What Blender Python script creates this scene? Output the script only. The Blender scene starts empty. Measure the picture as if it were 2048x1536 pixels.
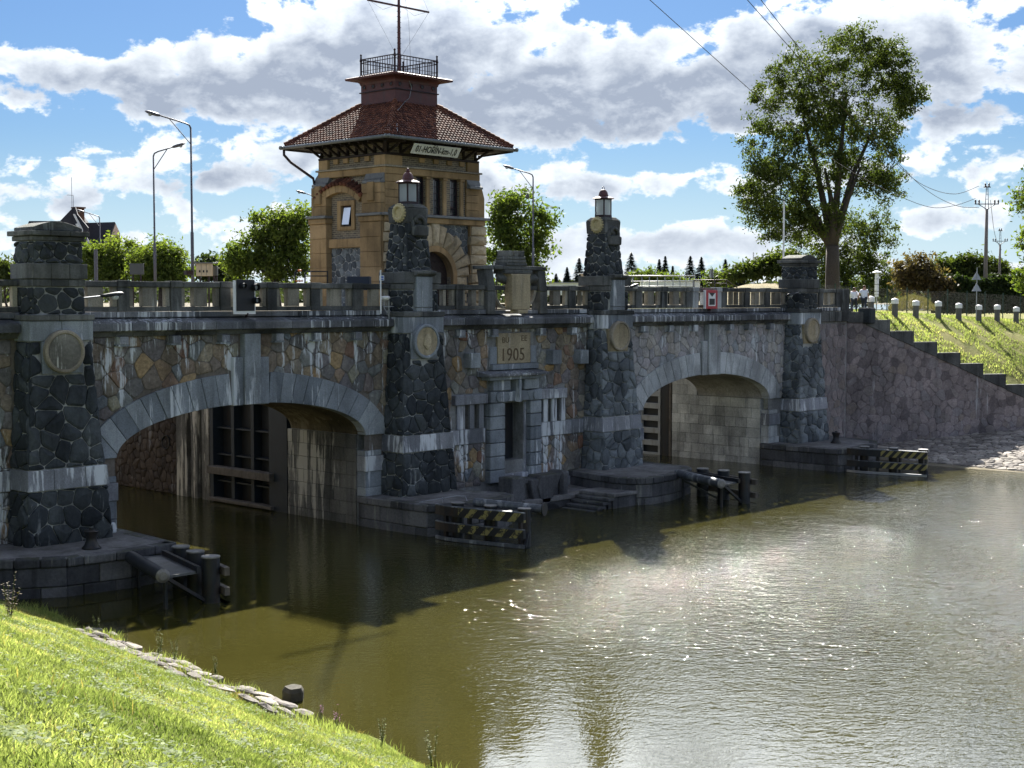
import bpy, math, random
import numpy as np
from mathutils import Vector, Matrix

C = bpy.context.scene
R = math.radians
random.seed(7)

# ------------------------------------------------------------------ camera
FPX, CXP, CYP = 2840.0, 1024.0, 768.0          # focal length and centre in photo pixels
PHI = math.atan((CYP - 602.0) / FPX)
TH = math.atan((3700.0 - CXP) / FPX * math.cos(PHI))
CAM = Vector((0.0, -43.0, 9.0))
FW = Vector((math.cos(TH) * math.cos(PHI), math.sin(TH) * math.cos(PHI), -math.sin(PHI)))
RT = Vector((math.sin(TH), -math.cos(TH), 0.0))
UP = RT.cross(FW)
cam_d = bpy.data.cameras.new('camera')
cam = bpy.data.objects.new('camera', cam_d)
C.collection.objects.link(cam)
cam.matrix_world = Matrix(((RT.x, UP.x, -FW.x, CAM.x), (RT.y, UP.y, -FW.y, CAM.y), (RT.z, UP.z, -FW.z, CAM.z), (0, 0, 0, 1)))
cam_d.sensor_fit = 'HORIZONTAL'
cam_d.sensor_width = 36.0
cam_d.lens = FPX / 2048.0 * 36.0
cam_d.clip_start = 0.5
cam_d.clip_end = 6000.0
C.camera = cam
C.view_settings.view_transform = 'Standard'
C.view_settings.look = 'None'
C.view_settings.gamma = 1.0
C.view_settings.use_curve_mapping = False
C.view_settings.exposure = 1.8
C.render.film_transparent = False
C.cycles.max_bounces = 7
C.cycles.diffuse_bounces = 3
C.cycles.glossy_bounces = 3
C.cycles.transmission_bounces = 4
C.cycles.transparent_max_bounces = 6
C.cycles.sample_clamp_indirect = 4.0
C.cycles.caustics_reflective = False
C.cycles.caustics_refractive = False

def at(px, py, d):
    """the point at depth d (metres along the view axis) seen at photo pixel px, py"""
    r = FW + RT * ((px - CXP) / FPX) - UP * ((py - CYP) / FPX)
    return CAM + r * d
def lat_of(px, d):
    return (px - CXP) / FPX * d

# ------------------------------------------------------------------ sky and sun
SUN_AZ = math.atan2(FW.y, FW.x) + R(1.5)      # almost straight ahead of the viewer
SUN_EL = R(36.5)
def build_sky():
    w = bpy.data.worlds.new('World'); C.world = w; w.use_nodes = True
    nt = w.node_tree; N = nt.nodes; L = nt.links
    N.clear()
    def nd(t, **k):
        n = N.new(t)
        for a, b in k.items():
            setattr(n, a, b)
        return n
    def mt(op, a, b=None, c=None, clamp=False):
        n = nd('ShaderNodeMath', operation=op, use_clamp=clamp)
        for i, v in enumerate((a, b, c)):
            if v is None: continue
            if isinstance(v, (int, float)): n.inputs[i].default_value = v
            else: L.new(v, n.inputs[i])
        return n.outputs[0]
    out = nd('ShaderNodeOutputWorld')
    sky = nd('ShaderNodeTexSky', sky_type='NISHITA')
    sky.sun_disc = False
    sky.sun_elevation = SUN_EL
    sky.sun_rotation = math.pi / 2 - SUN_AZ
    sky.altitude = 160.0
    sky.air_density = 1.15
    sky.dust_density = 0.35
    sky.ozone_density = 1.6
    tc = nd('ShaderNodeTexCoord')
    rot = nd('ShaderNodeVectorRotate', rotation_type='Z_AXIS')
    rot.inputs['Angle'].default_value = -math.atan2(FW.y, FW.x)
    L.new(tc.outputs['Generated'], rot.inputs['Vector'])
    sep = nd('ShaderNodeSeparateXYZ'); L.new(rot.outputs[0], sep.inputs[0])
    az = mt('MULTIPLY', mt('ARCTAN2', sep.outputs[1], sep.outputs[0]), -180 / math.pi)   # degrees, right positive
    el = mt('MULTIPLY', mt('ARCSINE', sep.outputs[2]), 180 / math.pi)
    def fbm(dx, dy, sx, sy, scale, detail, rough, dist=0.0, seed=0.0):
        cv = nd('ShaderNodeCombineXYZ')
        L.new(mt('MULTIPLY_ADD', az, sx, dx), cv.inputs[0]); L.new(mt('MULTIPLY_ADD', el, sy, dy), cv.inputs[1])
        cv.inputs[2].default_value = seed
        t = nd('ShaderNodeTexNoise', noise_dimensions='3D')
        t.inputs['Scale'].default_value = scale; t.inputs['Detail'].default_value = detail
        t.inputs['Roughness'].default_value = rough; t.inputs['Distortion'].default_value = dist
        L.new(cv.outputs[0], t.inputs['Vector'])
        return t.outputs[0]
    # cumulus bank: where the cloud masses lie (degrees right of view axis, degrees above horizon, radii, weight)
    banks = [(-10.8, 8.6, 4.6, 1.6, .56), (-5.0, 9.6, 4.0, 2.1, .54), (1.5, 8.6, 4.2, 2.1, .58), (8.3, 8.3, 4.2, 1.8, .52), (12.8, 10.0, 3.4, 1.4, .42), (17.5, 8.4, 3.8, 2.0, .44), (-17.5, 8.7, 3.0, .9, .44),
             (-12.3, 5.2, 3.0, .9, .38), (-7.0, 5.7, 2.8, 1.1, .40), (-17.5, 4.4, 3.5, .9, .36), (-3.0, 4.8, 2.6, 1.3, .32), (2.0, 4.6, 3.0, .8, .34), (7.6, 4.5, 2.2, .7, .36), (8.8, 2.7, 4.0, .7, .36), (15.0, 5.0, 2.4, .5, .36), (17.6, 3.4, 3.0, .7, .34),
             (-8.0, 2.6, 9.0, .8, .26), (2.5, 1.9, 6.0, .8, .28), (-18, 2.0, 4.0, .7, .26), (14, 1.4, 6, .5, .24), (5, 17.0, 24, 4.6, .50),
             (-17.4, 11.4, 4.0, 1.4, -.85), (5.6, 11.8, 3.0, .9, -.80), (-16.2, 6.5, 4.4, .50, -.60), (5.4, 5.7, 4.4, .55, -.46), (13.0, 6.4, 4.5, .6, -.46), (5.5, 3.5, 2.6, .5, -.30), (-9.5, 4.0, 4.5, .3, -.26), (13.0, 3.8, 3.4, .5, -.32)]
    def sstep(v, a, b):
        n = nd('ShaderNodeMapRange', interpolation_type='SMOOTHSTEP')
        n.inputs['From Min'].default_value = a; n.inputs['From Max'].default_value = b
        L.new(v, n.inputs['Value'])
        return n.outputs[0]
    bank = None; tops = None
    for (cx, cy, rx, ry, wt) in banks:
        u = mt('MULTIPLY', mt('SUBTRACT', az, cx), 1 / rx)
        v = mt('MULTIPLY_ADD', el, 1 / ry, -cy / ry)
        g = mt('POWER', .45, mt('MULTIPLY_ADD', v, v, mt('MULTIPLY', u, u)))
        bank = mt('MULTIPLY', g, wt) if bank is None else mt('MULTIPLY_ADD', g, wt, bank)
        if wt > .3:
            gv = mt('MULTIPLY', g, v)
            tops = gv if tops is None else mt('ADD', tops, gv)                   # height within each cloud mass
    big = fbm(3.1, 1.7, .13, .30, 1.0, 3.0, .5, .3, 1.3)
    puff = fbm(9.0, 4.0, .46, .70, 1.0, 10.0, .58, .12, 5.1)
    puff_up = fbm(9.0, 4.0 - .20, .46, .70, 1.0, 10.0, .58, .12, 5.1)
    core = mt('ADD', bank, mt('MULTIPLY', mt('SUBTRACT', big, .5), .95))        # where the cloud masses are
    pf = mt('SUBTRACT', puff, .5)
    dens = mt('MULTIPLY_ADD', pf, 2.5, core)
    mask = sstep(dens, .09, .30)
    thick = sstep(mt('MULTIPLY_ADD', pf, 1.9, mt('MULTIPLY_ADD', tops, -.42, core)), .12, .80)
    relief = mt('MULTIPLY', mt('SUBTRACT', puff, puff_up), 2.3)               # sunward side of each billow
    front = sstep(mt('ABSOLUTE', az), 35.0, 110.0)                              # clouds opposite the sun are lit full on
    thick = mt('MULTIPLY', thick, mt('MULTIPLY_ADD', front, -.85, 1.0))
    lit = mt('ADD', mt('SUBTRACT', 1.0, mt('MULTIPLY', thick, .95)), relief, clamp=True)
    low = mt('MULTIPLY', sstep(el, 5.5, 1.0), .45)
    lit = mt('ADD', mt('MULTIPLY', lit, mt('SUBTRACT', 1.0, low)), mt('MULTIPLY', low, .80), clamp=True)
    glow = mt('POWER', 2.718, mt('MULTIPLY', mt('ADD', mt('POWER', mt('MULTIPLY', az, 1 / 46), 2), mt('POWER', mt('MULTIPLY_ADD', el, 1 / 14.5, -36.5 / 14.5), 2)), -1.0))   # clouds brighten towards the sun
    mixc = nd('ShaderNodeMix', data_type='RGBA')
    mixc.inputs[6].default_value = (2.3, 2.65, 3.3, 1); fc = nd('ShaderNodeMix', data_type='RGBA'); L.new(front, fc.inputs[0]); fc.inputs[6].default_value = (6.1, 6.5, 6.9, 1); fc.inputs[7].default_value = (12.2, 12.6, 13.2, 1); L.new(fc.outputs[2], mixc.inputs[7])
    L.new(lit, mixc.inputs[0])
    tint = nd('ShaderNodeMix', data_type='RGBA', blend_type='MULTIPLY')
    tint.inputs[0].default_value = 1.0
    tint.inputs[7].default_value = (.225, .325, .485, 1)
    L.new(sky.outputs[0], tint.inputs[6])
    haze = nd('ShaderNodeMix', data_type='RGBA')                             # paler air towards the horizon
    L.new(mt('MULTIPLY', sstep(el, 7.0, -1.0), .75), haze.inputs[0]); L.new(tint.outputs[2], haze.inputs[6]); haze.inputs[7].default_value = (4.4, 5.5, 6.4, 1)
    mx = nd('ShaderNodeMix', data_type='RGBA')
    horiz = sstep(el, -1.0, 0.4)
    L.new(mt('MULTIPLY', mt('MULTIPLY', mask, .98), horiz), mx.inputs[0])
    L.new(haze.outputs[2], mx.inputs[6])
    cg = nd('ShaderNodeVectorMath', operation='SCALE'); L.new(mixc.outputs[2], cg.inputs[0]); L.new(mt('MULTIPLY_ADD', mt('MULTIPLY', glow, sstep(el, 9.5, 15.5)), 17.0, 1.0), cg.inputs['Scale']); L.new(cg.outputs[0], mx.inputs[7])
    bg = nd('ShaderNodeBackground'); bg.inputs['Strength'].default_value = 0.052
    L.new(mx.outputs[2], bg.inputs['Color']); L.new(bg.outputs[0], out.inputs[0])
build_sky()
C.world.cycles.sampling_method = 'MANUAL'
C.world.cycles.sample_map_resolution = 512
sun_d = bpy.data.lights.new('sun', 'SUN')
sun_d.energy = 5.0
sun_d.angle = R(0.53)
sun_d.color = (1.0, .95, .86)
sun = bpy.data.objects.new('sun', sun_d)
C.collection.objects.link(sun)
sdir = Vector((math.cos(SUN_AZ) * math.cos(SUN_EL), math.sin(SUN_AZ) * math.cos(SUN_EL), math.sin(SUN_EL)))
sun.rotation_euler = sdir.to_track_quat('Z', 'Y').to_euler()
sun.location = (40, 40, 60)

# ------------------------------------------------------------------ mesh helpers
class MB:
    """collects boxes, prisms, tubes ... and links them as one mesh object"""
    def __init__(s): s.v = []; s.f = []; s.t = []; s.tone = .5
    def add(s, vs, fs, tone=None):
        o = len(s.v); s.v += [tuple(q) for q in vs]; s.f += [tuple(i + o for i in f) for f in fs]
        s.t += [s.tone if tone is None else tone] * len(vs)
        return s
    def box(s, x0, x1, y0, y1, z0, z1, tone=None):
        v = [(x0, y0, z0), (x1, y0, z0), (x1, y1, z0), (x0, y1, z0), (x0, y0, z1), (x1, y0, z1), (x1, y1, z1), (x0, y1, z1)]
        return s.add(v, [(3, 2, 1, 0), (4, 5, 6, 7), (0, 1, 5, 4), (1, 2, 6, 5), (2, 3, 7, 6), (3, 0, 4, 7)], tone)
    def hexa(s, bot, top, tone=None):
        """bot, top: four points each, counter-clockwise from above"""
        return s.add(list(bot) + list(top), [(3, 2, 1, 0), (4, 5, 6, 7), (0, 1, 5, 4), (1, 2, 6, 5), (2, 3, 7, 6), (3, 0, 4, 7)], tone)
    def prism(s, poly, fn, a, b, tone=None):
        """poly: 2D outline; fn(u, v, w) -> point; extruded from w = a to w = b"""
        n = len(poly)
        v = [fn(u, w, a) for u, w in poly] + [fn(u, w, b) for u, w in poly]
        f = [tuple(range(n - 1, -1, -1)), tuple(range(n, 2 * n))] + [(i, (i + 1) % n, n + (i + 1) % n, n + i) for i in range(n)]
        return s.add(v, f, tone)
    def bar(s, p, q, w, h=None, up=(0, 0, 1), tone=None):
        p = Vector(p); q = Vector(q); d = (q - p).normalized(); u = Vector(up)
        if abs(d.dot(u)) > .98: u = Vector((1, 0, 0))
        a = d.cross(u).normalized() * (w / 2); b = a.cross(d).normalized() * ((h or w) / 2)
        v = [p - a - b, p + a - b, p + a + b, p - a + b, q - a - b, q + a - b, q + a + b, q - a + b]
        return s.add(v, [(3, 2, 1, 0), (4, 5, 6, 7), (0, 1, 5, 4), (1, 2, 6, 5), (2, 3, 7, 6), (3, 0, 4, 7)], tone)
    def tube(s, pts, r, n=8, caps=True, tone=None):
        pts = [Vector(p) for p in pts]; m = len(pts)
        rr = r if isinstance(r, (list, tuple)) else [r] * m
        v = []; prev = None
        for i, p in enumerate(pts):
            d = (pts[min(i + 1, m - 1)] - pts[max(i - 1, 0)]).normalized()
            if prev is None:
                a = d.cross(Vector((0, 0, 1)))
                if a.length < .05: a = d.cross(Vector((1, 0, 0)))
            else:
                a = prev - d * prev.dot(d)
            a.normalize(); prev = a; b = d.cross(a)
            for k in range(n):
                t = 2 * math.pi * k / n
                v.append(p + a * (math.cos(t) * rr[i]) + b * (math.sin(t) * rr[i]))
        f = [(i * n + k, i * n + (k + 1) % n, (i + 1) * n + (k + 1) % n, (i + 1) * n + k) for i in range(m - 1) for k in range(n)]
        if caps: f += [tuple(range(n - 1, -1, -1)), tuple((m - 1) * n + k for k in range(n))]
        return s.add(v, f, tone)
    def lathe(s, prof, c, n=16, axis='Z', tone=None, a0=0.0, caps=True):
        """prof: (radius, height) pairs from bottom to top about c"""
        c = Vector(c); v = []
        for r, h in prof:
            for k in range(n):
                t = 2 * math.pi * k / n + a0; x, y = r * math.cos(t), r * math.sin(t)
                v.append(c + (Vector((x, y, h)) if axis == 'Z' else Vector((x, -h, y)) if axis == 'Y' else Vector((-h, x, -y))))
        m = len(prof)
        f = [(i * n + k, i * n + (k + 1) % n, (i + 1) * n + (k + 1) % n, (i + 1) * n + k) for i in range(m - 1) for k in range(n)]
        if caps: f += [tuple(range(n - 1, -1, -1)), tuple((m - 1) * n + k for k in range(n))]
        return s.add(v, f, tone)
    def quad(s, a, b, c, d, tone=None): return s.add([a, b, c, d], [(0, 1, 2, 3)], tone)
    def build(s, name, mat, parent=None, smooth=False, bev=0.0, seg=1, kind=None, auto=None):
        me = bpy.data.meshes.new(name)
        o = bpy.data.objects.new(name, me)
        vs = s.v
        if parent is not None:
            w = root_loc(parent)
            if w.length > 0: vs = [(a - w.x, b - w.y, c - w.z) for a, b, c in vs]
        me.from_pydata(vs, [], s.f)
        at_ = me.attributes.new('tone', 'FLOAT', 'POINT')
        at_.data.foreach_set('value', s.t)
        if smooth or auto:
            me.polygons.foreach_set('use_smooth', [True] * len(me.polygons))
            if auto: me.set_sharp_from_angle(angle=R(auto))
        if mat is not None: me.materials.append(mat)
        C.collection.objects.link(o)
        if parent is not None: o.parent = parent
        if bev > 0:
            md = o.modifiers.new('bevel', 'BEVEL'); md.width = bev; md.segments = seg; md.limit_method = 'ANGLE'; md.angle_limit = R(40)
            md.harden_normals = False
        if kind: o['kind'] = kind
        return o
def root_loc(p):
    while p.parent is not None: p = p.parent
    return p.location
def tag(o, label=None, cat=None, group=None, kind=None):
    if label: o['label'] = label
    if cat: o['category'] = cat
    if group: o['group'] = group
    if kind: o['kind'] = kind
    return o
def thing(name, label, cat, loc=(0, 0, 0), group=None):
    o = bpy.data.objects.new(name, None); o.empty_display_size = .3
    C.collection.objects.link(o); o.location = loc
    return tag(o, label, cat, group)
def copy_tree(o, parent=None):
    c = o.copy(); C.collection.objects.link(c); c.parent = parent
    for ch in list(o.children): copy_tree(ch, c)
    return c
def bx(name, mat, parent, x0, x1, y0, y1, z0, z1, bev=0.0, tone=.5, label=None):
    o = MB().box(x0, x1, y0, y1, z0, z1, tone).build(name, mat, parent, bev=bev)
    if label: o['label'] = label
    return o
def np_mesh(name, verts, tris, mat, tone=None, parent=None, quads=False):
    """fast mesh from numpy arrays, for leaves and grass"""
    me = bpy.data.meshes.new(name); k = tris.shape[1]
    me.vertices.add(len(verts)); me.vertices.foreach_set('co', verts.astype(np.float32).ravel())
    me.loops.add(tris.size); me.loops.foreach_set('vertex_index', tris.astype(np.int32).ravel())
    me.polygons.add(len(tris))
    me.polygons.foreach_set('loop_start', np.arange(0, tris.size, k, dtype=np.int32))
    me.polygons.foreach_set('loop_total', np.full(len(tris), k, dtype=np.int32))
    if tone is not None:
        a = me.attributes.new('tone', 'FLOAT', 'POINT'); a.data.foreach_set('value', tone.astype(np.float32))
    me.update(calc_edges=True)
    if mat is not None: me.materials.append(mat)
    o = bpy.data.objects.new(name, me); C.collection.objects.link(o)
    if parent is not None: o.parent = parent
    return o
# ------------------------------------------------------------------ materials
class NT:
    def __init__(s, name):
        s.m = bpy.data.materials.new(name); s.m.use_nodes = True
        s.t = s.m.node_tree; s.N = s.t.nodes; s.L = s.t.links; s.N.clear()
        s.out = s.N.new('ShaderNodeOutputMaterial')
    def nd(s, t, **k):
        n = s.N.new(t)
        for a, b in k.items(): setattr(n, a, b)
        return n
    def put(s, sock, v):
        if isinstance(v, (int, float)): sock.default_value = v
        elif isinstance(v, tuple): sock.default_value = v if len(v) == len(sock.default_value) else (*v, 1)
        else: s.L.new(v, sock)
    def mt(s, op, a, b=None, c=None, clamp=False):
        n = s.nd('ShaderNodeMath', operation=op, use_clamp=clamp)
        for i, v in enumerate((a, b, c)):
            if v is not None: s.put(n.inputs[i], v)
        return n.outputs[0]
    def pos(s, sx=1, sy=1, sz=1, off=(0, 0, 0), obj=False):
        if obj: g = s.nd('ShaderNodeTexCoord').outputs['Object']
        else: g = s.nd('ShaderNodeNewGeometry').outputs['Position']
        m = s.nd('ShaderNodeMapping'); m.inputs['Scale'].default_value = (sx, sy, sz); m.inputs['Location'].default_value = off
        s.L.new(g, m.inputs[0]); return m.outputs[0]
    def noise(s, vec, scale=1, detail=4, rough=.55, dist=0.0):
        n = s.nd('ShaderNodeTexNoise'); s.L.new(vec, n.inputs['Vector'])
        n.inputs['Scale'].default_value = scale; n.inputs['Detail'].default_value = detail
        n.inputs['Roughness'].default_value = rough; n.inputs['Distortion'].default_value = dist
        return n.outputs[0]
    def rng(s, v, a, b, c=0.0, d=1.0, smooth=True):
        n = s.nd('ShaderNodeMapRange', interpolation_type='SMOOTHSTEP' if smooth else 'LINEAR')
        for i, q in ((1, a), (2, b), (3, c), (4, d)): n.inputs[i].default_value = q
        s.put(n.inputs[0], v); return n.outputs[0]
    def ramp(s, v, stops, const=False):
        n = s.nd('ShaderNodeValToRGB'); e = n.color_ramp.elements
        if const: n.color_ramp.interpolation = 'CONSTANT'
        while len(e) < len(stops): e.new(.5)
        for i, (p, c) in enumerate(stops): e[i].position = p; e[i].color = (*c, 1)
        s.put(n.inputs[0], v); return n.outputs[0]
    def mix(s, f, a, b, blend='MIX'):
        n = s.nd('ShaderNodeMix', data_type='RGBA', blend_type=blend)
        s.put(n.inputs[0], f); s.put(n.inputs[6], a); s.put(n.inputs[7], b); return n.outputs[2]
    def tone(s):
        n = s.nd('ShaderNodeAttribute', attribute_name='tone'); return n.outputs['Fac']
    def scale(s, col, f):
        n = s.nd('ShaderNodeVectorMath', operation='SCALE'); s.put(n.inputs[0], col); s.put(n.inputs['Scale'], f); return n.outputs[0]
    def bump(s, h, st, dist=.02):
        n = s.nd('ShaderNodeBump'); n.inputs['Strength'].default_value = st; n.inputs['Distance'].default_value = dist
        s.L.new(h, n.inputs['Height']); return n.outputs[0]
    def prin(s, col, rough=.8, metal=0.0, normal=None, spec=.4, **k):
        p = s.nd('ShaderNodeBsdfPrincipled'); s.put(p.inputs['Base Color'], col); s.put(p.inputs['Roughness'], rough)
        p.inputs['Metallic'].default_value = metal; p.inputs['Specular IOR Level'].default_value = spec
        if normal is not None: s.L.new(normal, p.inputs['Normal'])
        for a, b in k.items(): s.put(p.inputs[a.replace('_', ' ')], b)
        s.L.new(p.outputs[0], s.out.inputs[0]); return p

def stone_mat(name, stops, streak=.5, dark=.5, bump=.5, moss=0.0, rough=.9, grain=9.0, const=False, lime=(.62, .65, .68), fine=.28, sx=3.6, lo=.56, zfade=None):
    n = NT(name)
    col = n.ramp(n.tone(), stops, const)
    fine_n = n.noise(n.pos(), grain, 6, .62)
    col = n.scale(col, n.rng(fine_n, .25, .75, 1 - fine, 1 + fine, False))
    big = n.noise(n.pos(.55, .55, .42, (3, 1, 2)), 1.0, 4, .6)
    col = n.scale(col, n.rng(big, .32, .66, 1.0 - dark, 1.12))
    # soot and algae runs, then white lime runs, both hanging down the wall
    run = n.noise(n.pos(2.6, 2.6, .22, (7, 3, 0)), 1.0, 5, .62)
    col = n.scale(col, n.rng(run, .48, .70, 1.0, 1.0 - dark * .8))
    if streak > 0:
        a = n.noise(n.pos(sx, sx, .24, (1.3, 2.1, .7)), 1.0, 6, .66, .15)
        patch = n.noise(n.pos(.36, .36, .30, (11, 5, 3)), 1.0, 2, .5)
        brk = n.noise(n.pos(7, 7, 1.6), 1.0, 4, .7)
        m = n.rng(n.mt('ADD', n.mt('ADD', a, n.mt('MULTIPLY', n.mt('SUBTRACT', patch, .5), .55)), n.mt('MULTIPLY', n.mt('SUBTRACT', brk, .5), .22)), lo, lo + .10)
        if zfade:
            z = n.nd('ShaderNodeSeparateXYZ'); n.L.new(n.pos(), z.inputs[0])
            m = n.mt('MULTIPLY', m, n.rng(z.outputs[2], zfade[0], zfade[1]))
        col = n.mix(n.mt('MULTIPLY', m, streak), col, lime)
    if moss > 0:
        nz = n.nd('ShaderNodeSeparateXYZ'); n.L.new(n.nd('ShaderNodeNewGeometry').outputs['Normal'], nz.inputs[0])
        mm = n.mt('MULTIPLY', n.rng(nz.outputs[2], .2, .8), n.rng(n.noise(n.pos(), 2.3, 4, .65), .42, .62))
        col = n.mix(n.mt('MULTIPLY', mm, moss), col, (.055, .062, .028))
    h = n.mt('ADD', n.mt('MULTIPLY', n.noise(n.pos(), grain * .55, 5, .6), 1.0), n.mt('MULTIPLY', fine_n, .5))
    n.prin(col, rough, normal=n.bump(h, bump, .035), spec=.25)
    return n.m
def plain(name, col, rough=.6, metal=0.0, var=.15, grain=6.0, bump=.0, spec=.4, dirt=0.0, dcol=(.03, .025, .02)):
    n = NT(name)
    f = n.noise(n.pos(), grain, 5, .6)
    c = n.scale(n.mix(0.0, col, col), n.rng(f, .25, .75, 1 - var, 1 + var, False))
    if dirt > 0:
        g = n.noise(n.pos(1.7, 1.7, .5), 1.6, 5, .65)
        c = n.mix(n.mt('MULTIPLY', n.rng(g, .48, .66), dirt), c, dcol)
    n.prin(c, rough, metal, n.bump(f, bump, .02) if bump else None, spec)
    return n.m
M = {}
M['rubble'] = stone_mat('rubble_stone', [(0, (0.116, 0.116, 0.119)), (.13, (0.194, 0.179, 0.162)), (.26, (0.163, 0.153, 0.162)), (.38, (0.248, 0.196, 0.128)), (.50, (0.147, 0.136, 0.147)), (.60, (0.341, 0.230, 0.111)),
     (.68, (0.232, 0.213, 0.171)), (.78, (0.209, 0.116, 0.082)), (.86, (0.271, 0.239, 0.179)), (.93, (0.155, 0.179, 0.205)), (1, (0.310, 0.290, 0.213))], streak=.95, dark=.35, bump=1.0, fine=.42, lo=.545)
M['rubble_pale'] = stone_mat('pale_rubble_stone', [(0, (0.265, 0.259, 0.268)), (.3, (0.377, 0.353, 0.358)), (.55, (0.328, 0.330, 0.344)), (.8, (0.419, 0.384, 0.344)), (1, (0.321, 0.345, 0.367))], streak=.8, dark=.3, bump=.8, lo=.58)
M['basalt'] = stone_mat('basalt_stone', [(0, (0.027, 0.033, 0.039)), (.5, (0.050, 0.058, 0.065)), (1, (0.077, 0.087, 0.093))], streak=.5, dark=.45, bump=.9, lo=.66, lime=(.36, .38, .38))
M['basalt_grey'] = stone_mat('grey_basalt_stone', [(0, (0.071, 0.082, 0.092)), (.5, (0.132, 0.149, 0.163)), (1, (0.207, 0.230, 0.243))], streak=.55, dark=.4, bump=.9, lo=.64, lime=(.42, .45, .47))
M['wing'] = stone_mat('wing_wall_stone', [(0, (0.131, 0.113, 0.116)), (.25, (0.232, 0.201, 0.202)), (.6, (0.272, 0.232, 0.229)), (.85, (0.212, 0.196, 0.202)), (.97, (0.232, 0.192, 0.172)), (1, (0.242, 0.211, 0.197))], streak=.3, dark=.3, bump=.9, lo=.66)
M['mortar_dark'] = stone_mat('dark_mortar', [(0, (0.149, 0.130, 0.113)), (1, (0.161, 0.141, 0.121))], streak=.7, dark=.3, bump=.5, lo=.60)
M['mortar_light'] = stone_mat('light_mortar', [(0, (0.389, 0.394, 0.383)), (1, (0.389, 0.394, 0.383))], streak=.4, dark=.5, bump=.4, lo=.62)
M['mortar_mid'] = stone_mat('grey_mortar', [(0, (0.234, 0.237, 0.234)), (1, (0.234, 0.237, 0.234))], streak=.3, dark=.4, bump=.5, lo=.64)
M['granite'] = stone_mat('dressed_granite', [(0, (0.165, 0.187, 0.213)), (.5, (0.234, 0.259, 0.287)), (1, (0.317, 0.345, 0.367))], streak=.9, dark=.35, bump=.3, grain=22, lo=.57)
M['granite_band'] = stone_mat('granite_band_stone', [(0, (0.166, 0.175, 0.198)), (.5, (0.239, 0.248, 0.275)), (1, (0.313, 0.322, 0.348))], streak=.95, dark=.35, bump=.3, grain=20, lo=.52)
M['granite_pale'] = stone_mat('pale_granite', [(0, (0.367, 0.385, 0.396)), (.5, (0.443, 0.462, 0.473)), (1, (0.518, 0.539, 0.550))], streak=.45, dark=.4, bump=.25, grain=22, lo=.58)
M['granite_dark'] = stone_mat('weathered_granite', [(0, (0.070, 0.074, 0.076)), (.5, (0.108, 0.112, 0.111)), (1, (0.162, 0.165, 0.159))], streak=.35, dark=.6, bump=.4, moss=.55, grain=16, lo=.63, lime=(.30, .32, .32))
M['cornice'] = stone_mat('cornice_stone', [(0, (0.101, 0.108, 0.122)), (.5, (0.155, 0.162, 0.179)), (1, (0.216, 0.223, 0.241))], streak=.75, dark=.55, bump=.35, moss=.3, grain=16, lo=.56, sx=7)
M['baluster'] = stone_mat('baluster_stone', [(0, (0.189, 0.178, 0.155)), (.5, (0.277, 0.257, 0.213)), (1, (0.365, 0.338, 0.277))], streak=.25, dark=.5, bump=.25, grain=22, lo=.6)
M['sandstone'] = stone_mat('sandstone', [(0, (.26, .215, .14)), (.5, (.34, .285, .19)), (1, (.40, .34, .23))], streak=.15, dark=.35, bump=.45, grain=14, lo=.62)
M['ashlar'] = stone_mat('pale_ashlar', [(0, (0.352, 0.358, 0.341)), (.5, (0.462, 0.468, 0.451)), (1, (0.572, 0.578, 0.550))], streak=.35, dark=.45, bump=.25, grain=14, lo=.6)
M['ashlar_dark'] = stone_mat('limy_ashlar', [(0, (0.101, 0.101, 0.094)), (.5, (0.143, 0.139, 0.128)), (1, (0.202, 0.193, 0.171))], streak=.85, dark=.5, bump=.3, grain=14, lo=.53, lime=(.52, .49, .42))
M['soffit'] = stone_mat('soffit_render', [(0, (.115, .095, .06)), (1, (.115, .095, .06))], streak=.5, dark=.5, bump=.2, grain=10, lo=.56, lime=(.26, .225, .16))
M['soffit_grey'] = stone_mat('grey_soffit_render', [(0, (.30, .295, .275)), (1, (.30, .295, .275))], streak=.25, dark=.35, bump=.2, grain=10, lo=.6)
M['quay'] = stone_mat('quay_stone', [(0, (0.060, 0.062, 0.069)), (.5, (0.102, 0.103, 0.111)), (1, (0.156, 0.156, 0.161))], streak=.45, dark=.5, bump=.5, moss=.6, grain=12, lo=.62, lime=(.33, .33, .29))
M['quay_top'] = stone_mat('quay_paving', [(0, (0.150, 0.147, 0.150)), (1, (0.225, 0.220, 0.221))], streak=0, dark=.45, bump=.4, moss=.25, grain=10)
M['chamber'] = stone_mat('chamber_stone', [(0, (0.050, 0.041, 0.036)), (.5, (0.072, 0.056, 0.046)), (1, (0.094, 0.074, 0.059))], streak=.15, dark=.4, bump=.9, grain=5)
M['quoin'] = stone_mat('rock_faced_quoin', [(0, (.33, .265, .17)), (.5, (.42, .345, .23)), (1, (.48, .40, .275))], streak=.0, dark=.3, bump=1.0, grain=7)
M['ochre'] = stone_mat('ochre_render', [(0, (.30, .205, .105)), (.5, (.345, .235, .12)), (1, (.39, .27, .145))], streak=.0, dark=.42, bump=.15, grain=14, fine=.12)
M['ochre_grey'] = stone_mat('weathered_ochre_stone', [(0, (.28, .245, .19)), (1, (.33, .29, .225))], streak=.0, dark=.35, bump=.2, grain=14)
M['riprap'] = stone_mat('riprap_stone', [(0, (.15, .135, .125)), (.5, (.24, .215, .19)), (1, (.36, .33, .29))], streak=0, dark=.35, bump=.8, grain=9)

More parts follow.
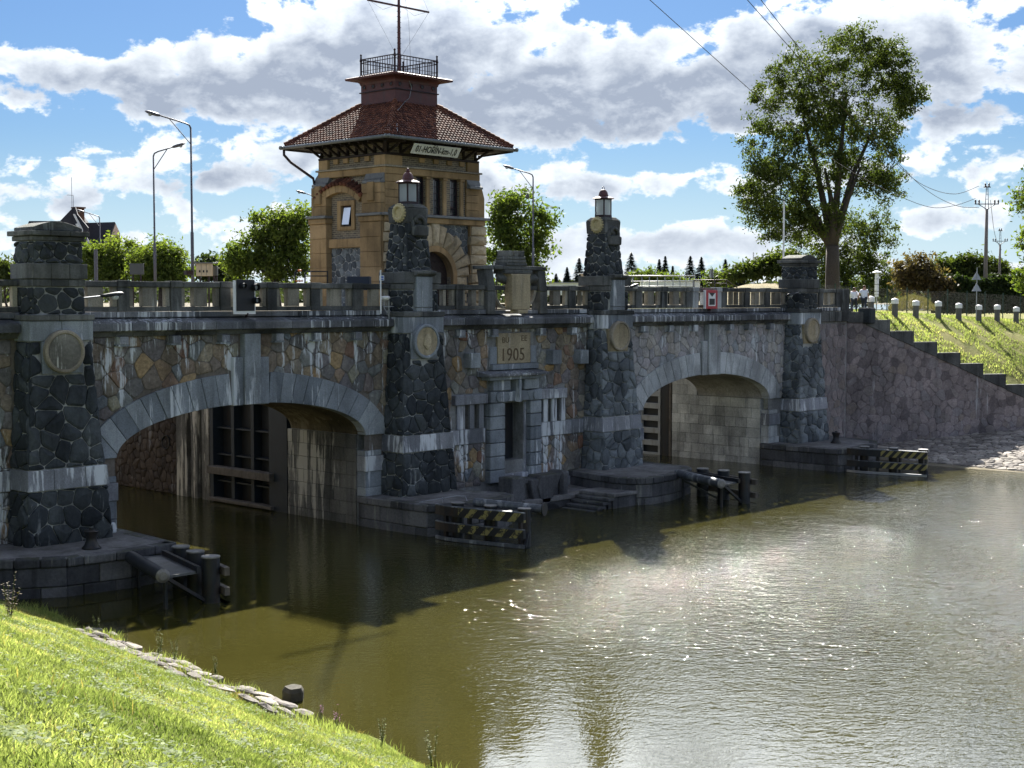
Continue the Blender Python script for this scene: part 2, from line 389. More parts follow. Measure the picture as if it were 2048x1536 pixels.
M['riprap_wet'] = stone_mat('wet_rock', [(0, (.05, .045, .035)), (1, (.09, .08, .06))], streak=0, dark=.4, bump=.8, grain=7)
def brick_mat():
    n = NT('clinker_brick')
    g = n.nd('ShaderNodeNewGeometry').outputs['Position']
    sp = n.nd('ShaderNodeSeparateXYZ'); n.L.new(g, sp.inputs[0])
    cb = n.nd('ShaderNodeCombineXYZ'); n.L.new(n.mt('ADD', sp.outputs[0], sp.outputs[1]), cb.inputs[0]); n.L.new(sp.outputs[2], cb.inputs[1])
    b = n.nd('ShaderNodeTexBrick'); n.L.new(cb.outputs[0], b.inputs[0])
    b.inputs['Color1'].default_value = (.095, .080, .068, 1); b.inputs['Color2'].default_value = (.20, .165, .115, 1); b.inputs['Mortar'].default_value = (.30, .25, .17, 1)
    b.inputs['Scale'].default_value = 1.0; b.inputs['Mortar Size'].default_value = .014; b.inputs['Brick Width'].default_value = .27; b.inputs['Row Height'].default_value = .092
    b.inputs['Bias'].default_value = -.1
    c = n.scale(b.outputs[0], n.rng(n.noise(n.pos(), 3, 4), .3, .7, .8, 1.2, False))
    n.prin(c, .75, normal=n.bump(n.mt('SUBTRACT', 1.0, b.outputs['Fac']), .7, .02))
    return n.m
M['brick'] = brick_mat()
def tile_mat():
    n = NT('roof_tile_clay')
    c = n.ramp(n.tone(), [(0, (.062, .028, .022)), (.45, (.115, .045, .031)), (.8, (.16, .062, .038)), (1, (.20, .088, .055))])
    c = n.scale(c, n.rng(n.noise(n.pos(), 1.4, 5, .6), .3, .7, .7, 1.2, False))
    n.prin(c, .75, normal=n.bump(n.noise(n.pos(), 30, 3), .15, .01), spec=.15)
    return n.m
M['tile'] = tile_mat()
M['oxblood'] = plain('oxblood_paint', (.085, .026, .026), .55, 0, .25, 3, .1, dirt=.45, dcol=(.05, .035, .04))
M['iron'] = plain('dark_iron', (.028, .016, .020), .5, .3, .2, 8)
M['timber_dark'] = plain('dark_timber', (.022, .014, .011), .7, 0, .3, 8, .3)
M['zinc'] = plain('zinc_gutter', (.16, .17, .175), .5, .5, .15, 5)
M['lead'] = plain('lead_flashing', (.17, .175, .175), .6, .3, .2, 5)
M['white'] = plain('white_paint', (.74, .75, .76), .5, 0, .06, 3, dirt=.15, dcol=(.4, .4, .38))
M['signwhite'] = plain('sign_white', (.66, .66, .58), .5, 0, .05, 3)
M['black'] = plain('black_paint', (.012, .013, .016), .5, 0, .2, 5)
M['red'] = plain('red_paint', (.40, .025, .035), .45, 0, .1, 4)
M['blue'] = plain('blue_paint', (.05, .12, .42), .5, 0, .1, 4)
M['orange'] = plain('orange_paint', (.60, .16, .02), .5, 0, .1, 4)
M['cream'] = plain('cream_cabinet', (.52, .43, .30), .6, 0, .08, 3, dirt=.2, dcol=(.2, .16, .1))
M['greybox'] = plain('grey_cabinet', (.085, .09, .088), .6, 0, .1, 3)
M['navy'] = plain('navy_skip_paint', (.018, .026, .045), .5, 0, .1, 3)
M['galv'] = plain('galvanised_steel', (.30, .31, .33), .45, .6, .12, 6)
M['lampgrey'] = plain('lamp_post_paint', (.105, .105, .125), .5, .3, .15, 6)
M['mirror_pane'] = plain('sky_reflecting_pane', (.88, .89, .90), .4, 1.0, 0)
M['wire'] = plain('fence_wire', (.025, .035, .03), .7, 0, .1, 6)
M['wing_mortar'] = stone_mat('wing_wall_mortar', [(0, (0.180, 0.150, 0.155)), (1, (0.180, 0.150, 0.155))], streak=.3, dark=.4, bump=.9, lo=.62)
M['greensteel'] = plain('green_fence_paint', (.020, .050, .038), .5, .1, .1, 6)
M['steel_dark'] = plain('tarred_steel', (.024, .027, .032), .45, .35, .35, 3, .25, dirt=.5, dcol=(.05, .032, .02))
M['steel_gate'] = plain('gate_steel', (.020, .024, .030), .5, .2, .25, 2, .1, dirt=.4, dcol=(.045, .03, .02))
M['gate_grey'] = plain('grey_gate_paint', (.30, .315, .32), .5, 0, .12, 3, dirt=.45, dcol=(.16, .14, .11))
M['gate_plate'] = plain('gate_plate', (.014, .022, .034), .5, 0, .15, 3)
M['timber'] = plain('weathered_timber', (.11, .095, .08), .8, 0, .3, 5, .5, dirt=.5, dcol=(.04, .035, .03))
M['pipe'] = plain('flaking_pipe_paint', (.09, .10, .115), .55, .3, .5, 5, .3, dirt=.75, dcol=(.34, .36, .38))
M['pipe_dark'] = plain('tarred_pipe', (.03, .034, .042), .5, .3, .4, 5, .3)
M['pole'] = plain('concrete_pole', (.19, .165, .16), .85, 0, .15, 4, .2)
M['concrete'] = plain('old_concrete', (.26, .255, .245), .85, 0, .2, 4, .3, dirt=.3, dcol=(.12, .115, .1))
M['bollardgrey'] = plain('bollard_concrete', (.11, .11, .105), .85, 0, .2, 6, .3)
M['asphalt'] = plain('asphalt', (.05, .05, .052), .9, 0, .2, 20, .3)
M['straw'] = plain('bleached_wreath_stone', (.45, .385, .22), .8, 0, .25, 10, .4)
M['slate'] = plain('slate_roofing', (.030, .030, .038), .75, 0, .2, 4, .2)
M['housebrick'] = plain('house_brick', (.14, .07, .045), .85, 0, .2, 9, .2)
M['plaster'] = plain('house_plaster', (.16, .15, .14), .85, 0, .08, 3)
M['bark'] = plain('tree_bark', (.060, .048, .040), .9, 0, .4, 7, .8)
M['skin'] = plain('skin', (.48, .27, .19), .5, 0, .05, 8)
M['hair'] = plain('brown_hair', (.05, .024, .014), .6, 0, .2, 20)
M['shirt'] = plain('white_cotton', (.76, .79, .86), .85, 0, .04, 8, .2)
M['denim'] = plain('dark_denim', (.035, .042, .065), .85, 0, .15, 20)
M['shoe'] = plain('dark_shoe', (.03, .03, .03), .7)
def stripe_mat(name, per, worn, axis_p, axis_d):
    """yellow and black hazard stripes along direction axis_d from point axis_p, painted and worn"""
    n = NT(name)
    g = n.nd('ShaderNodeNewGeometry').outputs['Position']
    d = n.nd('ShaderNodeVectorMath', operation='DOT_PRODUCT'); n.L.new(g, d.inputs[0]); d.inputs[1].default_value = axis_d
    k = n.mt('FRACT', n.mt('MULTIPLY', n.mt('SUBTRACT', d.outputs['Value'], axis_p), 1 / per))
    s = n.rng(k, .47, .50, 1.0, 0.0, False)
    w = n.rng(n.noise(n.pos(), 5, 5, .7), .62 - worn * .2, .66 - worn * .2)
    s = n.mt('MULTIPLY', s, n.mt('SUBTRACT', 1.0, n.mt('MULTIPLY', w, min(1, worn * 1.6))))
    c = n.mix(s, (.016, .017, .02), (.25, .215, .075))
    n.prin(c, .55)
    return n.m
def leaf_mat(name, dark, light, trans=.45, tint=(1.25, 1.35, .55), dry=None):
    n = NT(name)
    t = n.tone()
    c = n.ramp(t, [(0, dark), (.6, tuple((a + b) / 2 for a, b in zip(dark, light))), (.86 if dry else 1, light)] + ([(1, dry)] if dry else []))
    d = n.nd('ShaderNodeBsdfPrincipled'); n.L.new(c, d.inputs['Base Color']); d.inputs['Roughness'].default_value = .65; d.inputs['Specular IOR Level'].default_value = .18
    tr = n.nd('ShaderNodeBsdfTranslucent')
    n.L.new(n.mix(1.0, c, tint, 'MULTIPLY'), tr.inputs[0])
    m = n.nd('ShaderNodeMixShader'); m.inputs[0].default_value = trans
    n.L.new(d.outputs[0], m.inputs[1]); n.L.new(tr.outputs[0], m.inputs[2]); n.L.new(m.outputs[0], n.out.inputs[0])
    return n.m
def glass_mat(name, col, rough=.06, trans=0.0):
    n = NT(name); p = n.prin(col, rough, spec=.6)
    if trans: p.inputs['Transmission Weight'].default_value = trans
    return n.m
M['glass'] = glass_mat('window_glass', (.012, .016, .022))
M['lamp_glass'] = leaf_mat('frosted_lantern_glass', (.72, .76, .78), (.72, .76, .78), .75, (1, 1, 1))
M['lens'] = leaf_mat('lamp_bowl', (.55, .58, .58), (.55, .58, .58), .5, (1, 1, 1))

M['leaf'] = leaf_mat('tree_leaf', (.035, .052, .016), (.11, .135, .036), .45)
M['leaf_light'] = leaf_mat('walnut_leaf', (.055, .085, .020), (.17, .205, .05), .52)
M['leaf_dark'] = leaf_mat('hedge_leaf', (.020, .034, .014), (.055, .075, .025), .35)
M['leaf_far'] = leaf_mat('far_leaf', (.028, .040, .026), (.075, .090, .045), .3)
M['needle'] = leaf_mat('conifer_needle', (.014, .024, .017), (.035, .052, .030), .2)
M['drybush'] = leaf_mat('dry_bramble', (.05, .042, .022), (.17, .12, .07), .4)
M['grass'] = leaf_mat('grass_blade', (.060, .095, .020), (.40, .43, .16), .5, (1.15, 1.25, .75), (.50, .42, .22))
M['clover'] = leaf_mat('clover_leaf', (.06, .10, .025), (.26, .33, .09), .45, (1.1, 1.2, .6))
M['weed'] = leaf_mat('weed_leaf', (.045, .07, .02), (.17, .19, .06), .5)
M['mound_grass'] = leaf_mat('mound_grass', (.09, .08, .04), (.24, .20, .12), .35)
M['strawgrass'] = leaf_mat('dry_grass', (.20, .15, .07), (.42, .33, .17), .4)
M['purple'] = leaf_mat('purple_flower', (.30, .08, .30), (.45, .15, .42), .4)

def turf_mat(name, c0, c1, c2, sc=1.0):
    n = NT(name)
    a = n.noise(n.pos(sc, sc, sc), .35, 5, .6); b = n.noise(n.pos(sc, sc, sc), 6.0, 5, .7)
    c = n.mix(n.rng(a, .36, .64), c0, c1)
    c = n.mix(n.mt('MULTIPLY', n.rng(b, .50, .70), .6), c, c2)
    n.prin(c, .95, normal=n.bump(b, .9, .08), spec=.1)
    return n.m
M['turf'] = turf_mat('turf', (.085, .115, .022), (.16, .175, .04), (.23, .20, .075))
M['turf_far'] = turf_mat('dry_turf', (.14, .155, .035), (.21, .195, .065), (.30, .25, .11), .8)
M['soil'] = turf_mat('trodden_ground', (.13, .115, .085), (.19, .165, .12), (.10, .10, .05), .5)
def water_mat():
    n = NT('canal_water')
    # ripples: short crests, stronger out in the open channel than in the lee of the left bank
    g = n.nd('ShaderNodeNewGeometry').outputs['Position']
    sp = n.nd('ShaderNodeSeparateXYZ'); n.L.new(g, sp.inputs[0])
    def rot(a, sx, sy):
        r = n.nd('ShaderNodeMapping'); r.inputs['Rotation'].default_value = (0, 0, R(a)); r.inputs['Scale'].default_value = (1, 1, 1)
        n.L.new(g, r.inputs[0]); s_ = n.nd('ShaderNodeMapping'); s_.inputs['Scale'].default_value = (sx, sy, 1); n.L.new(r.outputs[0], s_.inputs[0]); return s_.outputs[0]
    w1 = n.noise(rot(40, 3.0, 5.6), 1.0, 2, .5, .5)
    w2 = n.noise(rot(-15, 7.0, 12.5), 1.0, 2, .5, .4)
    w3 = n.noise(rot(62, .7, 1.5), 1.0, 2, .5, .4)
    patch = n.noise(rot(12, .085, .035), 1.0, 3, .5, .6)
    lee = n.rng(n.mt('ADD', sp.outputs[0], n.mt('MULTIPLY', sp.outputs[1], .10)), 17.0, 46.0, .05, 3.3)
    shade = n.rng(sp.outputs[1], -24.0, -7.0, 1.0, .16)
    amp = n.mt('MULTIPLY', n.mt('MULTIPLY', lee, shade), n.rng(patch, .30, .60, .55, 1.25))
    h = n.mt('ADD', n.mt('ADD', n.mt('MULTIPLY', w1, 1.0), n.mt('MULTIPLY', w2, .55)), n.mt('MULTIPLY', w3, .9))
    bp = n.nd('ShaderNodeBump'); bp.inputs['Distance'].default_value = .034
    n.L.new(h, bp.inputs['Height']); n.L.new(amp, bp.inputs['Strength'])
    silt = n.noise(n.pos(.10, .10, 1), 1.0, 3, .5)
    c = n.mix(n.rng(silt, .35, .65), (.034, .0315, .0074), (.041, .0375, .0092))
    p = n.prin(c, .045, normal=bp.outputs[0], spec=.5)
    p.inputs['IOR'].default_value = 1.333
    return n.m
M['water'] = water_mat()
# ------------------------------------------------------------------ masonry: irregular stones cut as cells of a jittered lattice
def clip(poly, a, b, c):
    """keep the side a*u + b*v <= c"""
    out = []; n = len(poly)
    for i in range(n):
        p, q = poly[i], poly[(i + 1) % n]
        dp = a * p[0] + b * p[1] - c; dq = a * q[0] + b * q[1] - c
        if dp <= 0: out.append(p)
        if (dp < 0 < dq) or (dq < 0 < dp):
            t = dp / (dp - dq); out.append((p[0] + (q[0] - p[0]) * t, p[1] + (q[1] - p[1]) * t))
    return out
def area(p): return .5 * abs(sum(p[i][0] * p[(i + 1) % len(p)][1] - p[(i + 1) % len(p)][0] * p[i][1] for i in range(len(p))))
def cells(region, size, seed, arcs=(), holes=(), jit=.42, aspect=1.0):
    """region: convex outline (u, v); arcs: (uc, vc, a, b) ellipses cut away; holes: rectangles (u0, u1, v0, v1) cut away"""
    rnd = random.Random(seed)
    us = [p[0] for p in region]; vs = [p[1] for p in region]
    u0, u1, v0, v1 = min(us), max(us), min(vs), max(vs)
    seeds = []; row = 0; v = v0 - size; sv = size * .87 * aspect
    while v < v1 + size:
        u = u0 - size + (size / 2 if row % 2 else 0)
        while u < u1 + size:
            seeds.append((u + rnd.uniform(-jit, jit) * size, v + rnd.uniform(-jit, jit) * size * aspect)); u += size
        v += sv; row += 1
    n = len(region); ccw = sum(region[i][0] * region[(i + 1) % n][1] - region[(i + 1) % n][0] * region[i][1] for i in range(n)) > 0
    reg = region if ccw else region[::-1]
    res = []
    for s in seeds:
        if not (u0 - size < s[0] < u1 + size and v0 - size < s[1] < v1 + size): continue
        p = [(s[0] - 2 * size, s[1] - 2 * size), (s[0] + 2 * size, s[1] - 2 * size), (s[0] + 2 * size, s[1] + 2 * size), (s[0] - 2 * size, s[1] + 2 * size)]
        for q in seeds:
            if q is s: continue
            a, b = q[0] - s[0], q[1] - s[1]; d2 = a * a + b * b
            if d2 > 9 * size * size: continue
            p = clip(p, a, b, (a * (q[0] + s[0]) + b * (q[1] + s[1])) / 2)
            if len(p) < 3: break
        if len(p) < 3: continue
        for i in range(n):
            e0, e1 = reg[i], reg[(i + 1) % n]
            a, b = e1[1] - e0[1], e0[0] - e1[0]
            p = clip(p, a, b, a * e0[0] + b * e0[1])
            if len(p) < 3: break
        if len(p) < 3: continue
        cu = sum(q[0] for q in p) / len(p); cv = sum(q[1] for q in p) / len(p); dead = False
        for (uc, vc, ea, eb) in arcs:
            if vc - .01 > cv: continue
            k = ((cu - uc) / ea) ** 2 + ((cv - vc) / eb) ** 2
            if k < 1: dead = True; break
            if k < 3:
                k = math.sqrt(k); pu, pv = uc + (cu - uc) / k, vc + (cv - vc) / k
                a, b = (pu - uc) / ea ** 2, (pv - vc) / eb ** 2
                p = clip(p, -a, -b, -(a * pu + b * pv))
                if len(p) < 3: dead = True; break
        if dead: continue
        for (h0, h1, k0, k1) in holes:
            if max(q[0] for q in p) <= h0 or min(q[0] for q in p) >= h1 or max(q[1] for q in p) <= k0 or min(q[1] for q in p) >= k1: continue
            gaps = [(h0 - cu, (1, 0, h0)), (cu - h1, (-1, 0, -h1)), (k0 - cv, (0, 1, k0)), (cv - k1, (0, -1, -k1))]
            g = max(gaps)
            if g[0] < -.12 * size: dead = True; break
            p = clip(p, *g[1])
            if len(p) < 3: dead = True; break
        if dead or len(p) < 3 or area(p) < size * size * .05: continue
        res.append(p)
    return res
def stone_shape(mb, p, mapf, rnd, joint=.022, proud=.05, base=-.05, rounding=.2, bevel=.05, tone=None, flat=False):
    """one stone: outline drawn in by half a joint, corners knocked off, arrised and slightly bulging"""
    cu = sum(q[0] for q in p) / len(p); cv = sum(q[1] for q in p) / len(p)
    size = math.sqrt(area(p)); k = max(.5, 1 - 2 * joint / size)
    p = [(cu + (u - cu) * k, cv + (v - cv) * k) for u, v in p]
    pts = []
    n = len(p)
    for i in range(n):
        a, b = p[i], p[(i + 1) % n]
        L_ = math.hypot(b[0] - a[0], b[1] - a[1])
        if L_ < .06 * size:
            pts.append(((a[0] + b[0]) / 2, (a[1] + b[1]) / 2)); continue
        for t in (rounding, 1 - rounding):
            pts.append((a[0] + (b[0] - a[0]) * t, a[1] + (b[1] - a[1]) * t))
    m = len(pts); kb = max(.4, 1 - 2 * bevel / size)
    h = proud * rnd.uniform(.6, 1.35); tu, tv = rnd.uniform(-.06, .06), rnd.uniform(-.06, .06)
    if flat: tu = tv = 0; h = proud * rnd.uniform(.85, 1.1)
    v = [mapf(u, w, base) for u, w in pts]
    v += [mapf(u, w, h * .55) for u, w in pts]
    v += [mapf(cu + (u - cu) * kb, cv + (w - cv) * kb, h + (u - cu) * tu + (w - cv) * tv) for u, w in pts]
    v.append(mapf(cu + rnd.uniform(-.1, .1) * size, cv + rnd.uniform(-.1, .1) * size, h + (0 if flat else proud * rnd.uniform(.1, .8))))
    f = [(i, (i + 1) % m, m + (i + 1) % m, m + i) for i in range(m)] + [(m + i, m + (i + 1) % m, 2 * m + (i + 1) % m, 2 * m + i) for i in range(m)]
    f += [(2 * m + i, 2 * m + (i + 1) % m, 3 * m) for i in range(m)]
    mb.add(v, f, rnd.random() if tone is None else tone)
def stones(region, size, seed, mapf, mat, parent, name='stone', arcs=(), holes=(), limit=None, jit=.42, aspect=1.0, stuff=False, **k):
    rnd = random.Random(seed + 1)
    cs = cells(region, size, seed, arcs, holes, jit, aspect)
    cs.sort(key=area, reverse=True)
    rest = MB()
    for i, p in enumerate(cs):
        if stuff or (limit is not None and i >= limit):
            stone_shape(rest, p, mapf, rnd, **k); continue
        mb = MB(); stone_shape(mb, p, mapf, rnd, **k); mb.build(name, mat, parent)
    if rest.v: rest.build('small_stones', mat, parent, kind='stuff')
    return len(cs)
def facade(u, v, h): return (u, -h, v)
def wall_grid(mb, x0, x1, z0, z1, holes, y0, y1):
    """wall panel with rectangular openings, as boxes"""
    xs = sorted({x0, x1, *[h[0] for h in holes], *[h[1] for h in holes]}); zs = sorted({z0, z1, *[h[2] for h in holes], *[h[3] for h in holes]})
    for a, b in zip(xs, xs[1:]):
        for c, d in zip(zs, zs[1:]):
            if any(h[0] - 1e-6 <= a and b <= h[1] + 1e-6 and h[2] - 1e-6 <= c and d <= h[3] + 1e-6 for h in holes): continue
            mb.box(a, b, y0, y1, c, d)
rt_ = random.Random(3)
def tone_(): return rt_.random()

# ------------------------------------------------------------------ setting: water, ground, banks
tag(MB().quad((-300, -400, 0), (500, -400, 0), (500, 160, 0), (-300, 160, 0)).build('water', M['water']), kind='structure')
BW = 4.7                                         # width of the bridge across the road
g = MB()
for x0, x1, y0, y1 in ((-500, 25.9, BW, 150), (37.9, 54.8, BW, 150), (66.9, 74.0, BW, 150), (74.0, 700, 62, 150), (-2500, 3500, 150, 4500)):
    g.quad((x0, y0, 8.5), (x1, y0, 8.5), (x1, y1, 8.5), (x0, y1, 8.5))
for x, y0, y1 in ((25.9, BW, 150), (37.9, 13.4, 150), (54.8, BW, 150), (66.9, 10.2, 150)):      # lock chamber sides below ground
    g.quad((x, y0, -3), (x, y1, -3), (x, y1, 8.5), (x, y0, 8.5))
g.quad((25.9, 150, -3), (37.9, 150, -3), (37.9, 150, 8.5), (25.9, 150, 8.5)); g.quad((54.8, 150, -3), (66.9, 150, -3), (66.9, 150, 8.5), (54.8, 150, 8.5))
tag(g.build('ground', M['soil']), kind='structure')
tag(MB().box(16.0, 76.0, .45, BW, 8.3, 8.56).build('road', M['asphalt']), kind='structure')

WA, WD = Vector((74.5, 0)), Vector((.866, -.5))                 # right wing wall: start and direction
WN = Vector((.5, .866))                                         # pointing behind it
def cope(s): return 7.95 - max(0, s - 1.2) * .412
def right_ground(x, y):
    p = Vector((x, y)) - WA; s = p.dot(WD); d = p.dot(WN)
    plat = 8.42 - max(0, x - 77) * .034
    plat = max(plat, 7.3) + max(0, min(1, (y - 18) / 30)) * .9
    if s < 0: return plat
    base = max(cope(min(s, 17)) - .12, 1.0); db = max(.6, (1.6 + .5 * s) / .866)
    t = max(0, min(1, (d - .25) / db)); t = t * (1.35 - .35 * t)
    return base + (plat - base) * min(1, t) + .04 * math.sin(x * 1.3) * math.sin(y * 1.1)
def grid(fn, us, vs, name, mat, kind='structure'):
    mb = MB(); nu, nv = len(us), len(vs)
    mb.v = [fn(u, v) for v in vs for u in us]; mb.t = [.5] * len(mb.v)
    mb.f = [(j * nu + i, j * nu + i + 1, (j + 1) * nu + i + 1, (j + 1) * nu + i) for j in range(nv - 1) for i in range(nu - 1)]
    return tag(mb.build(name, mat, smooth=True), kind=kind)
def lin(a, b, n): return [a + (b - a) * i / (n - 1) for i in range(n)]
# u runs along the wing wall, v behind it
def rg(s, d):
    q = WA + WD * s + WN * d
    return (q.x, q.y, right_ground(q.x, q.y))
grid(rg, [-12, -8, -5, -3, -1.5, -.5, 0] + lin(.4, 24, 60) + [28, 34, 44, 60, 90, 140, 220, 320], [.3] + lin(.6, 14, 44) + lin(15, 40, 26) + [46, 54, 64, 76], 'grass_slope', M['turf_far'])
# the left bank the viewer stands on, and the paved foot of the right bank
def bank_edge(y): return 20.45 + (y + 6.0) * .095 if y < -6 else 20.45
def left_ground(x, y):
    e = bank_edge(y); d = e - x
    z = -.04 + (d * .30 if d < 1.5 else .45 + (d - 1.5) * .50) + .08 * math.sin(x * 2.1 + y) * min(1, max(0, d - .8)) + .06 * math.sin(y * 1.7 - x)
    if d > 16: z = min(z, 7.4)
    return z
def lg(d, y):
    x = bank_edge(y) + .9 - d
    return (x, y, min(left_ground(x, y), 7.5))
grid(lg, lin(0, 14, 70) + [15, 16, 17, 18, 20, 25, 40, 80, 200], lin(-80, -42, 14) + lin(-40, .4, 120) + [2, 4.7], 'grass_bank', M['turf'])
def rr(s, d):
    q = WA + WD * s - WN * d
    z0 = .35 + .062 * s
    ex = 69.6; t = min(1.3, max(0, (WA + WD * s).x - q.x) / max(.5, (WA + WD * s).x - ex)) if s > .5 else min(1.3, d / 4.5)
    z = z0 * (1 - t) - .3 * t
    return (q.x, q.y, z)
grid(rr, lin(-1.5, 40, 60), lin(-.1, 24, 50), 'river_bank', M['soil'])

# ------------------------------------------------------------------ the two arches
XL, XR = 31.5, 60.6
IA, IB, EA, EB, SP = 5.6, 1.58, 6.75, 2.72, 3.65              # intrados and extrados half axes, springing height
def arch_bridge(xc, xa, xb, label, smat, mmat, vmat, sofmat, seed, size):
    root = thing('arch_bridge', label, 'bridge', (xc, 0, 0), 'arched bridge spans')
    mb = MB(); n = 56; ts = [math.pi * i / n for i in range(n + 1)]
    P = [(xc - IA * math.cos(t), SP + IB * math.sin(t)) for t in ts]
    for (x0, z0), (x1, z1) in zip(P, P[1:]):
        mb.quad((x0, 0, z0), (x1, 0, z1), (x1, 0, 7.9), (x0, 0, 7.9)); mb.quad((x0, BW, z0), (x0, BW, 7.9), (x1, BW, 7.9), (x1, BW, z1))
    for x0, x1 in ((xa, xc - IA), (xc + IA, xb)):
        mb.quad((x0, 0, -1), (x1, 0, -1), (x1, 0, 7.9), (x0, 0, 7.9))
    mb.quad((xa, 0, 7.9), (xb, 0, 7.9), (xb, BW, 7.9), (xa, BW, 7.9))
    mb.build('facade_wall', mmat, root)
    mb = MB()
    for (x0, z0), (x1, z1) in zip(P, P[1:]):
        mb.quad((x0, .02, z0), (x0, BW, z0), (x1, BW, z1), (x1, .02, z1))
    mb.build('arch_soffit', sofmat, root, smooth=True)
    kw = 1.05
    stones([(xa, SP), (xb, SP), (xb, 7.80), (xa, 7.80)], size, seed, facade, smat, root, arcs=[(xc, SP - .02, EA - .06, EB - .06)], holes=[(xc - .45, xc + .45, 6, 8)], limit=290, proud=.045, joint=.011, rounding=.13, bevel=.04)
    # ring: joints radial to a centre well below the water, a big springer block at each end
    ZC = -2.5; rnd = random.Random(seed)
    def hit(a, b, f):
        lo, hi = 5.0, 13.0
        for _ in range(40):
            m_ = (lo + hi) / 2
            if (m_ * math.sin(f) / a) ** 2 + ((ZC + m_ * math.cos(f) - SP) / b) ** 2 < 1 or ZC + m_ * math.cos(f) < SP: lo = m_
            else: hi = m_
        return (xc + lo * math.sin(f), ZC + lo * math.cos(f))
    fm = math.atan(5.58 / (SP - ZC + .12)); f0 = math.atan(.81 / 7.75); nv = 9
    for sgn in (-1, 1):
        for k in range(nv):
            fa, fb = sorted((sgn * (f0 + (fm - f0) * k / nv), sgn * (f0 + (fm - f0) * (k + 1) / nv))); fa += .0011; fb -= .0011
            ff = lin(fa, fb, 4); yo = -.10 - rnd.uniform(0, .025)
            poly = [hit(IA * .999, IB * .996, f) for f in ff] + [hit(EA, EB, f) for f in reversed(ff)]
            MB().prism(poly, lambda u, w, y: (u, y, w), .40, yo, rnd.random()).build('voussoir', vmat, root, bev=.014)
        e1 = hit(EA, EB, sgn * fm); i1 = hit(IA * .999, IB * .996, sgn * fm); xe = xc + sgn * 6.62
        poly = [(xc + sgn * IA, SP + .0), i1, (e1[0], e1[1] - .012), (xe, e1[1] - .30), (xe, SP)]
        if sgn < 0: poly.reverse()
        MB().prism(poly, lambda u, w, y: (u, y, w), .40, -.105, rnd.random()).build('springer_block', vmat, root, bev=.014)
    z0 = SP + IB - .03
    bx('keystone', vmat, root, xc - .36, xc + .36, -.30, .35, z0, 7.80, .02, .75)
    bx('keystone_cheek', vmat, root, xc - .80, xc - .365, -.20, .35, z0 - .02, 6.95, .02, .3); bx('keystone_cheek', vmat, root, xc + .365, xc + .80, -.20, .35, z0 - .02, 6.93, .02, .45)
    # jambs below the springing: long and short blocks, a proud impost block
    for sgn, xj in ((-1, xc - IA), (1, xc + IA)):
        z = -.6
        for i, hgt in enumerate((.85, .68, .62, .64, .62, .22)):
            w = .85 if i % 2 else 1.05
            z1 = z + hgt - .012
            pr = .135 if i == 4 else .07
            xin = xj + (-.03 * sgn if i == 4 else .0)
            bx('impost_block' if i == 4 else 'jamb_block', M['granite_band'] if i == 4 else vmat, root, min(xin, xj + sgn * w), max(xin, xj + sgn * w), -pr, .45, z, min(z1, SP - .005), .015, rnd.random())
            z += hgt
    return root
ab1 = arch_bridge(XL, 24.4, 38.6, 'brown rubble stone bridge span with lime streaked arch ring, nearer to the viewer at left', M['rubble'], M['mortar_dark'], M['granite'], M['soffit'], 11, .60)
ab2 = arch_bridge(XR, 53.2, 67.9, 'pale grey rubble bridge span with smooth arch ring beyond the second lantern pillar', M['rubble_pale'], M['mortar_mid'], M['granite_pale'], M['soffit_grey'], 23, .56)

# solid masonry behind and between the arches
lw = thing('abutment', 'rough stone abutment wall at the left edge beside the first pier', 'wall', (20, 0, 0))
mb = MB().box(14, 25.86, .45, BW, -2, 7.88).box(14, 24.4, 0.0, .45, -2, 7.88); mb.build('backing', M['mortar_dark'], lw)
stones([(17, 3.55), (22.2, 3.55), (22.2, 7.8), (17, 7.8)], .60, 31, facade, M['rubble'], lw, proud=.045, joint=.011, rounding=.13, bevel=.04)
stones([(17, .3), (22.2, .3), (22.2, 2.85), (17, 2.85)], .60, 32, facade, M['rubble'], lw, proud=.045, joint=.011, rounding=.13, bevel=.04)
for i, x in enumerate((17.0, 18.3, 19.6, 20.9)): bx('band_block', M['granite_band'], lw, x + .008, x + 1.292, -.12, .3, 2.88, 3.53, .015, tone_())

# ------------------------------------------------------------------ central wall with door, slit windows and date stone
cw = thing('lock_house_wall', 'central stone wall between the arches with dark doorway, slit windows and 1905 date stone', 'wall', (45.7, 0, 0))
XC = 45.72
SL = [(42.70, 42.97), (43.27, 43.54), (43.84, 44.05), (47.48, 47.70), (48.02, 48.29), (48.62, 48.89)]
holes = [(45.02, 46.42, 1.95, 4.52)] + [(a, b, 3.52, 4.55) for a, b in SL]
mb = MB(); wall_grid(mb, 38.6, 53.2, -2, 7.88, holes, 0.0, .8)
mb.box(37.12, 54.78, 2.2, BW, -2, 7.88); mb.box(37.12, 44.9, 1.5, 2.2, -2, 7.88); mb.box(46.5, 54.78, 1.5, 2.2, -2, 7.88)
mb.box(37.12, 38.6, .45, 1.5, -2, 7.88); mb.box(53.2, 54.78, .45, 1.5, -2, 7.88); mb.box(44.9, 46.5, .8, 2.2, 4.6, 7.88)
mb.build('backing', M['mortar_mid'], cw)
EX = [(43.95, 47.45, .0, 5.0), (44.1, 47.3, 4.9, 6.32), (44.2, 47.22, 6.1, 7.62), (41.95, 44.1, 3.45, 5.03), (47.3, 49.25, 3.45, 5.03),
      (42.72, 43.32, 6.12, 6.82), (47.98, 48.6, 6.12, 6.82), (49.9, 50.5, 6.08, 6.76)]
n1 = stones([(40.2, 3.55), (51.2, 3.55), (51.2, 7.8), (40.2, 7.8)], .56, 41, facade, M['rubble'], cw, holes=EX, proud=.05, joint=.011, rounding=.13, bevel=.04)
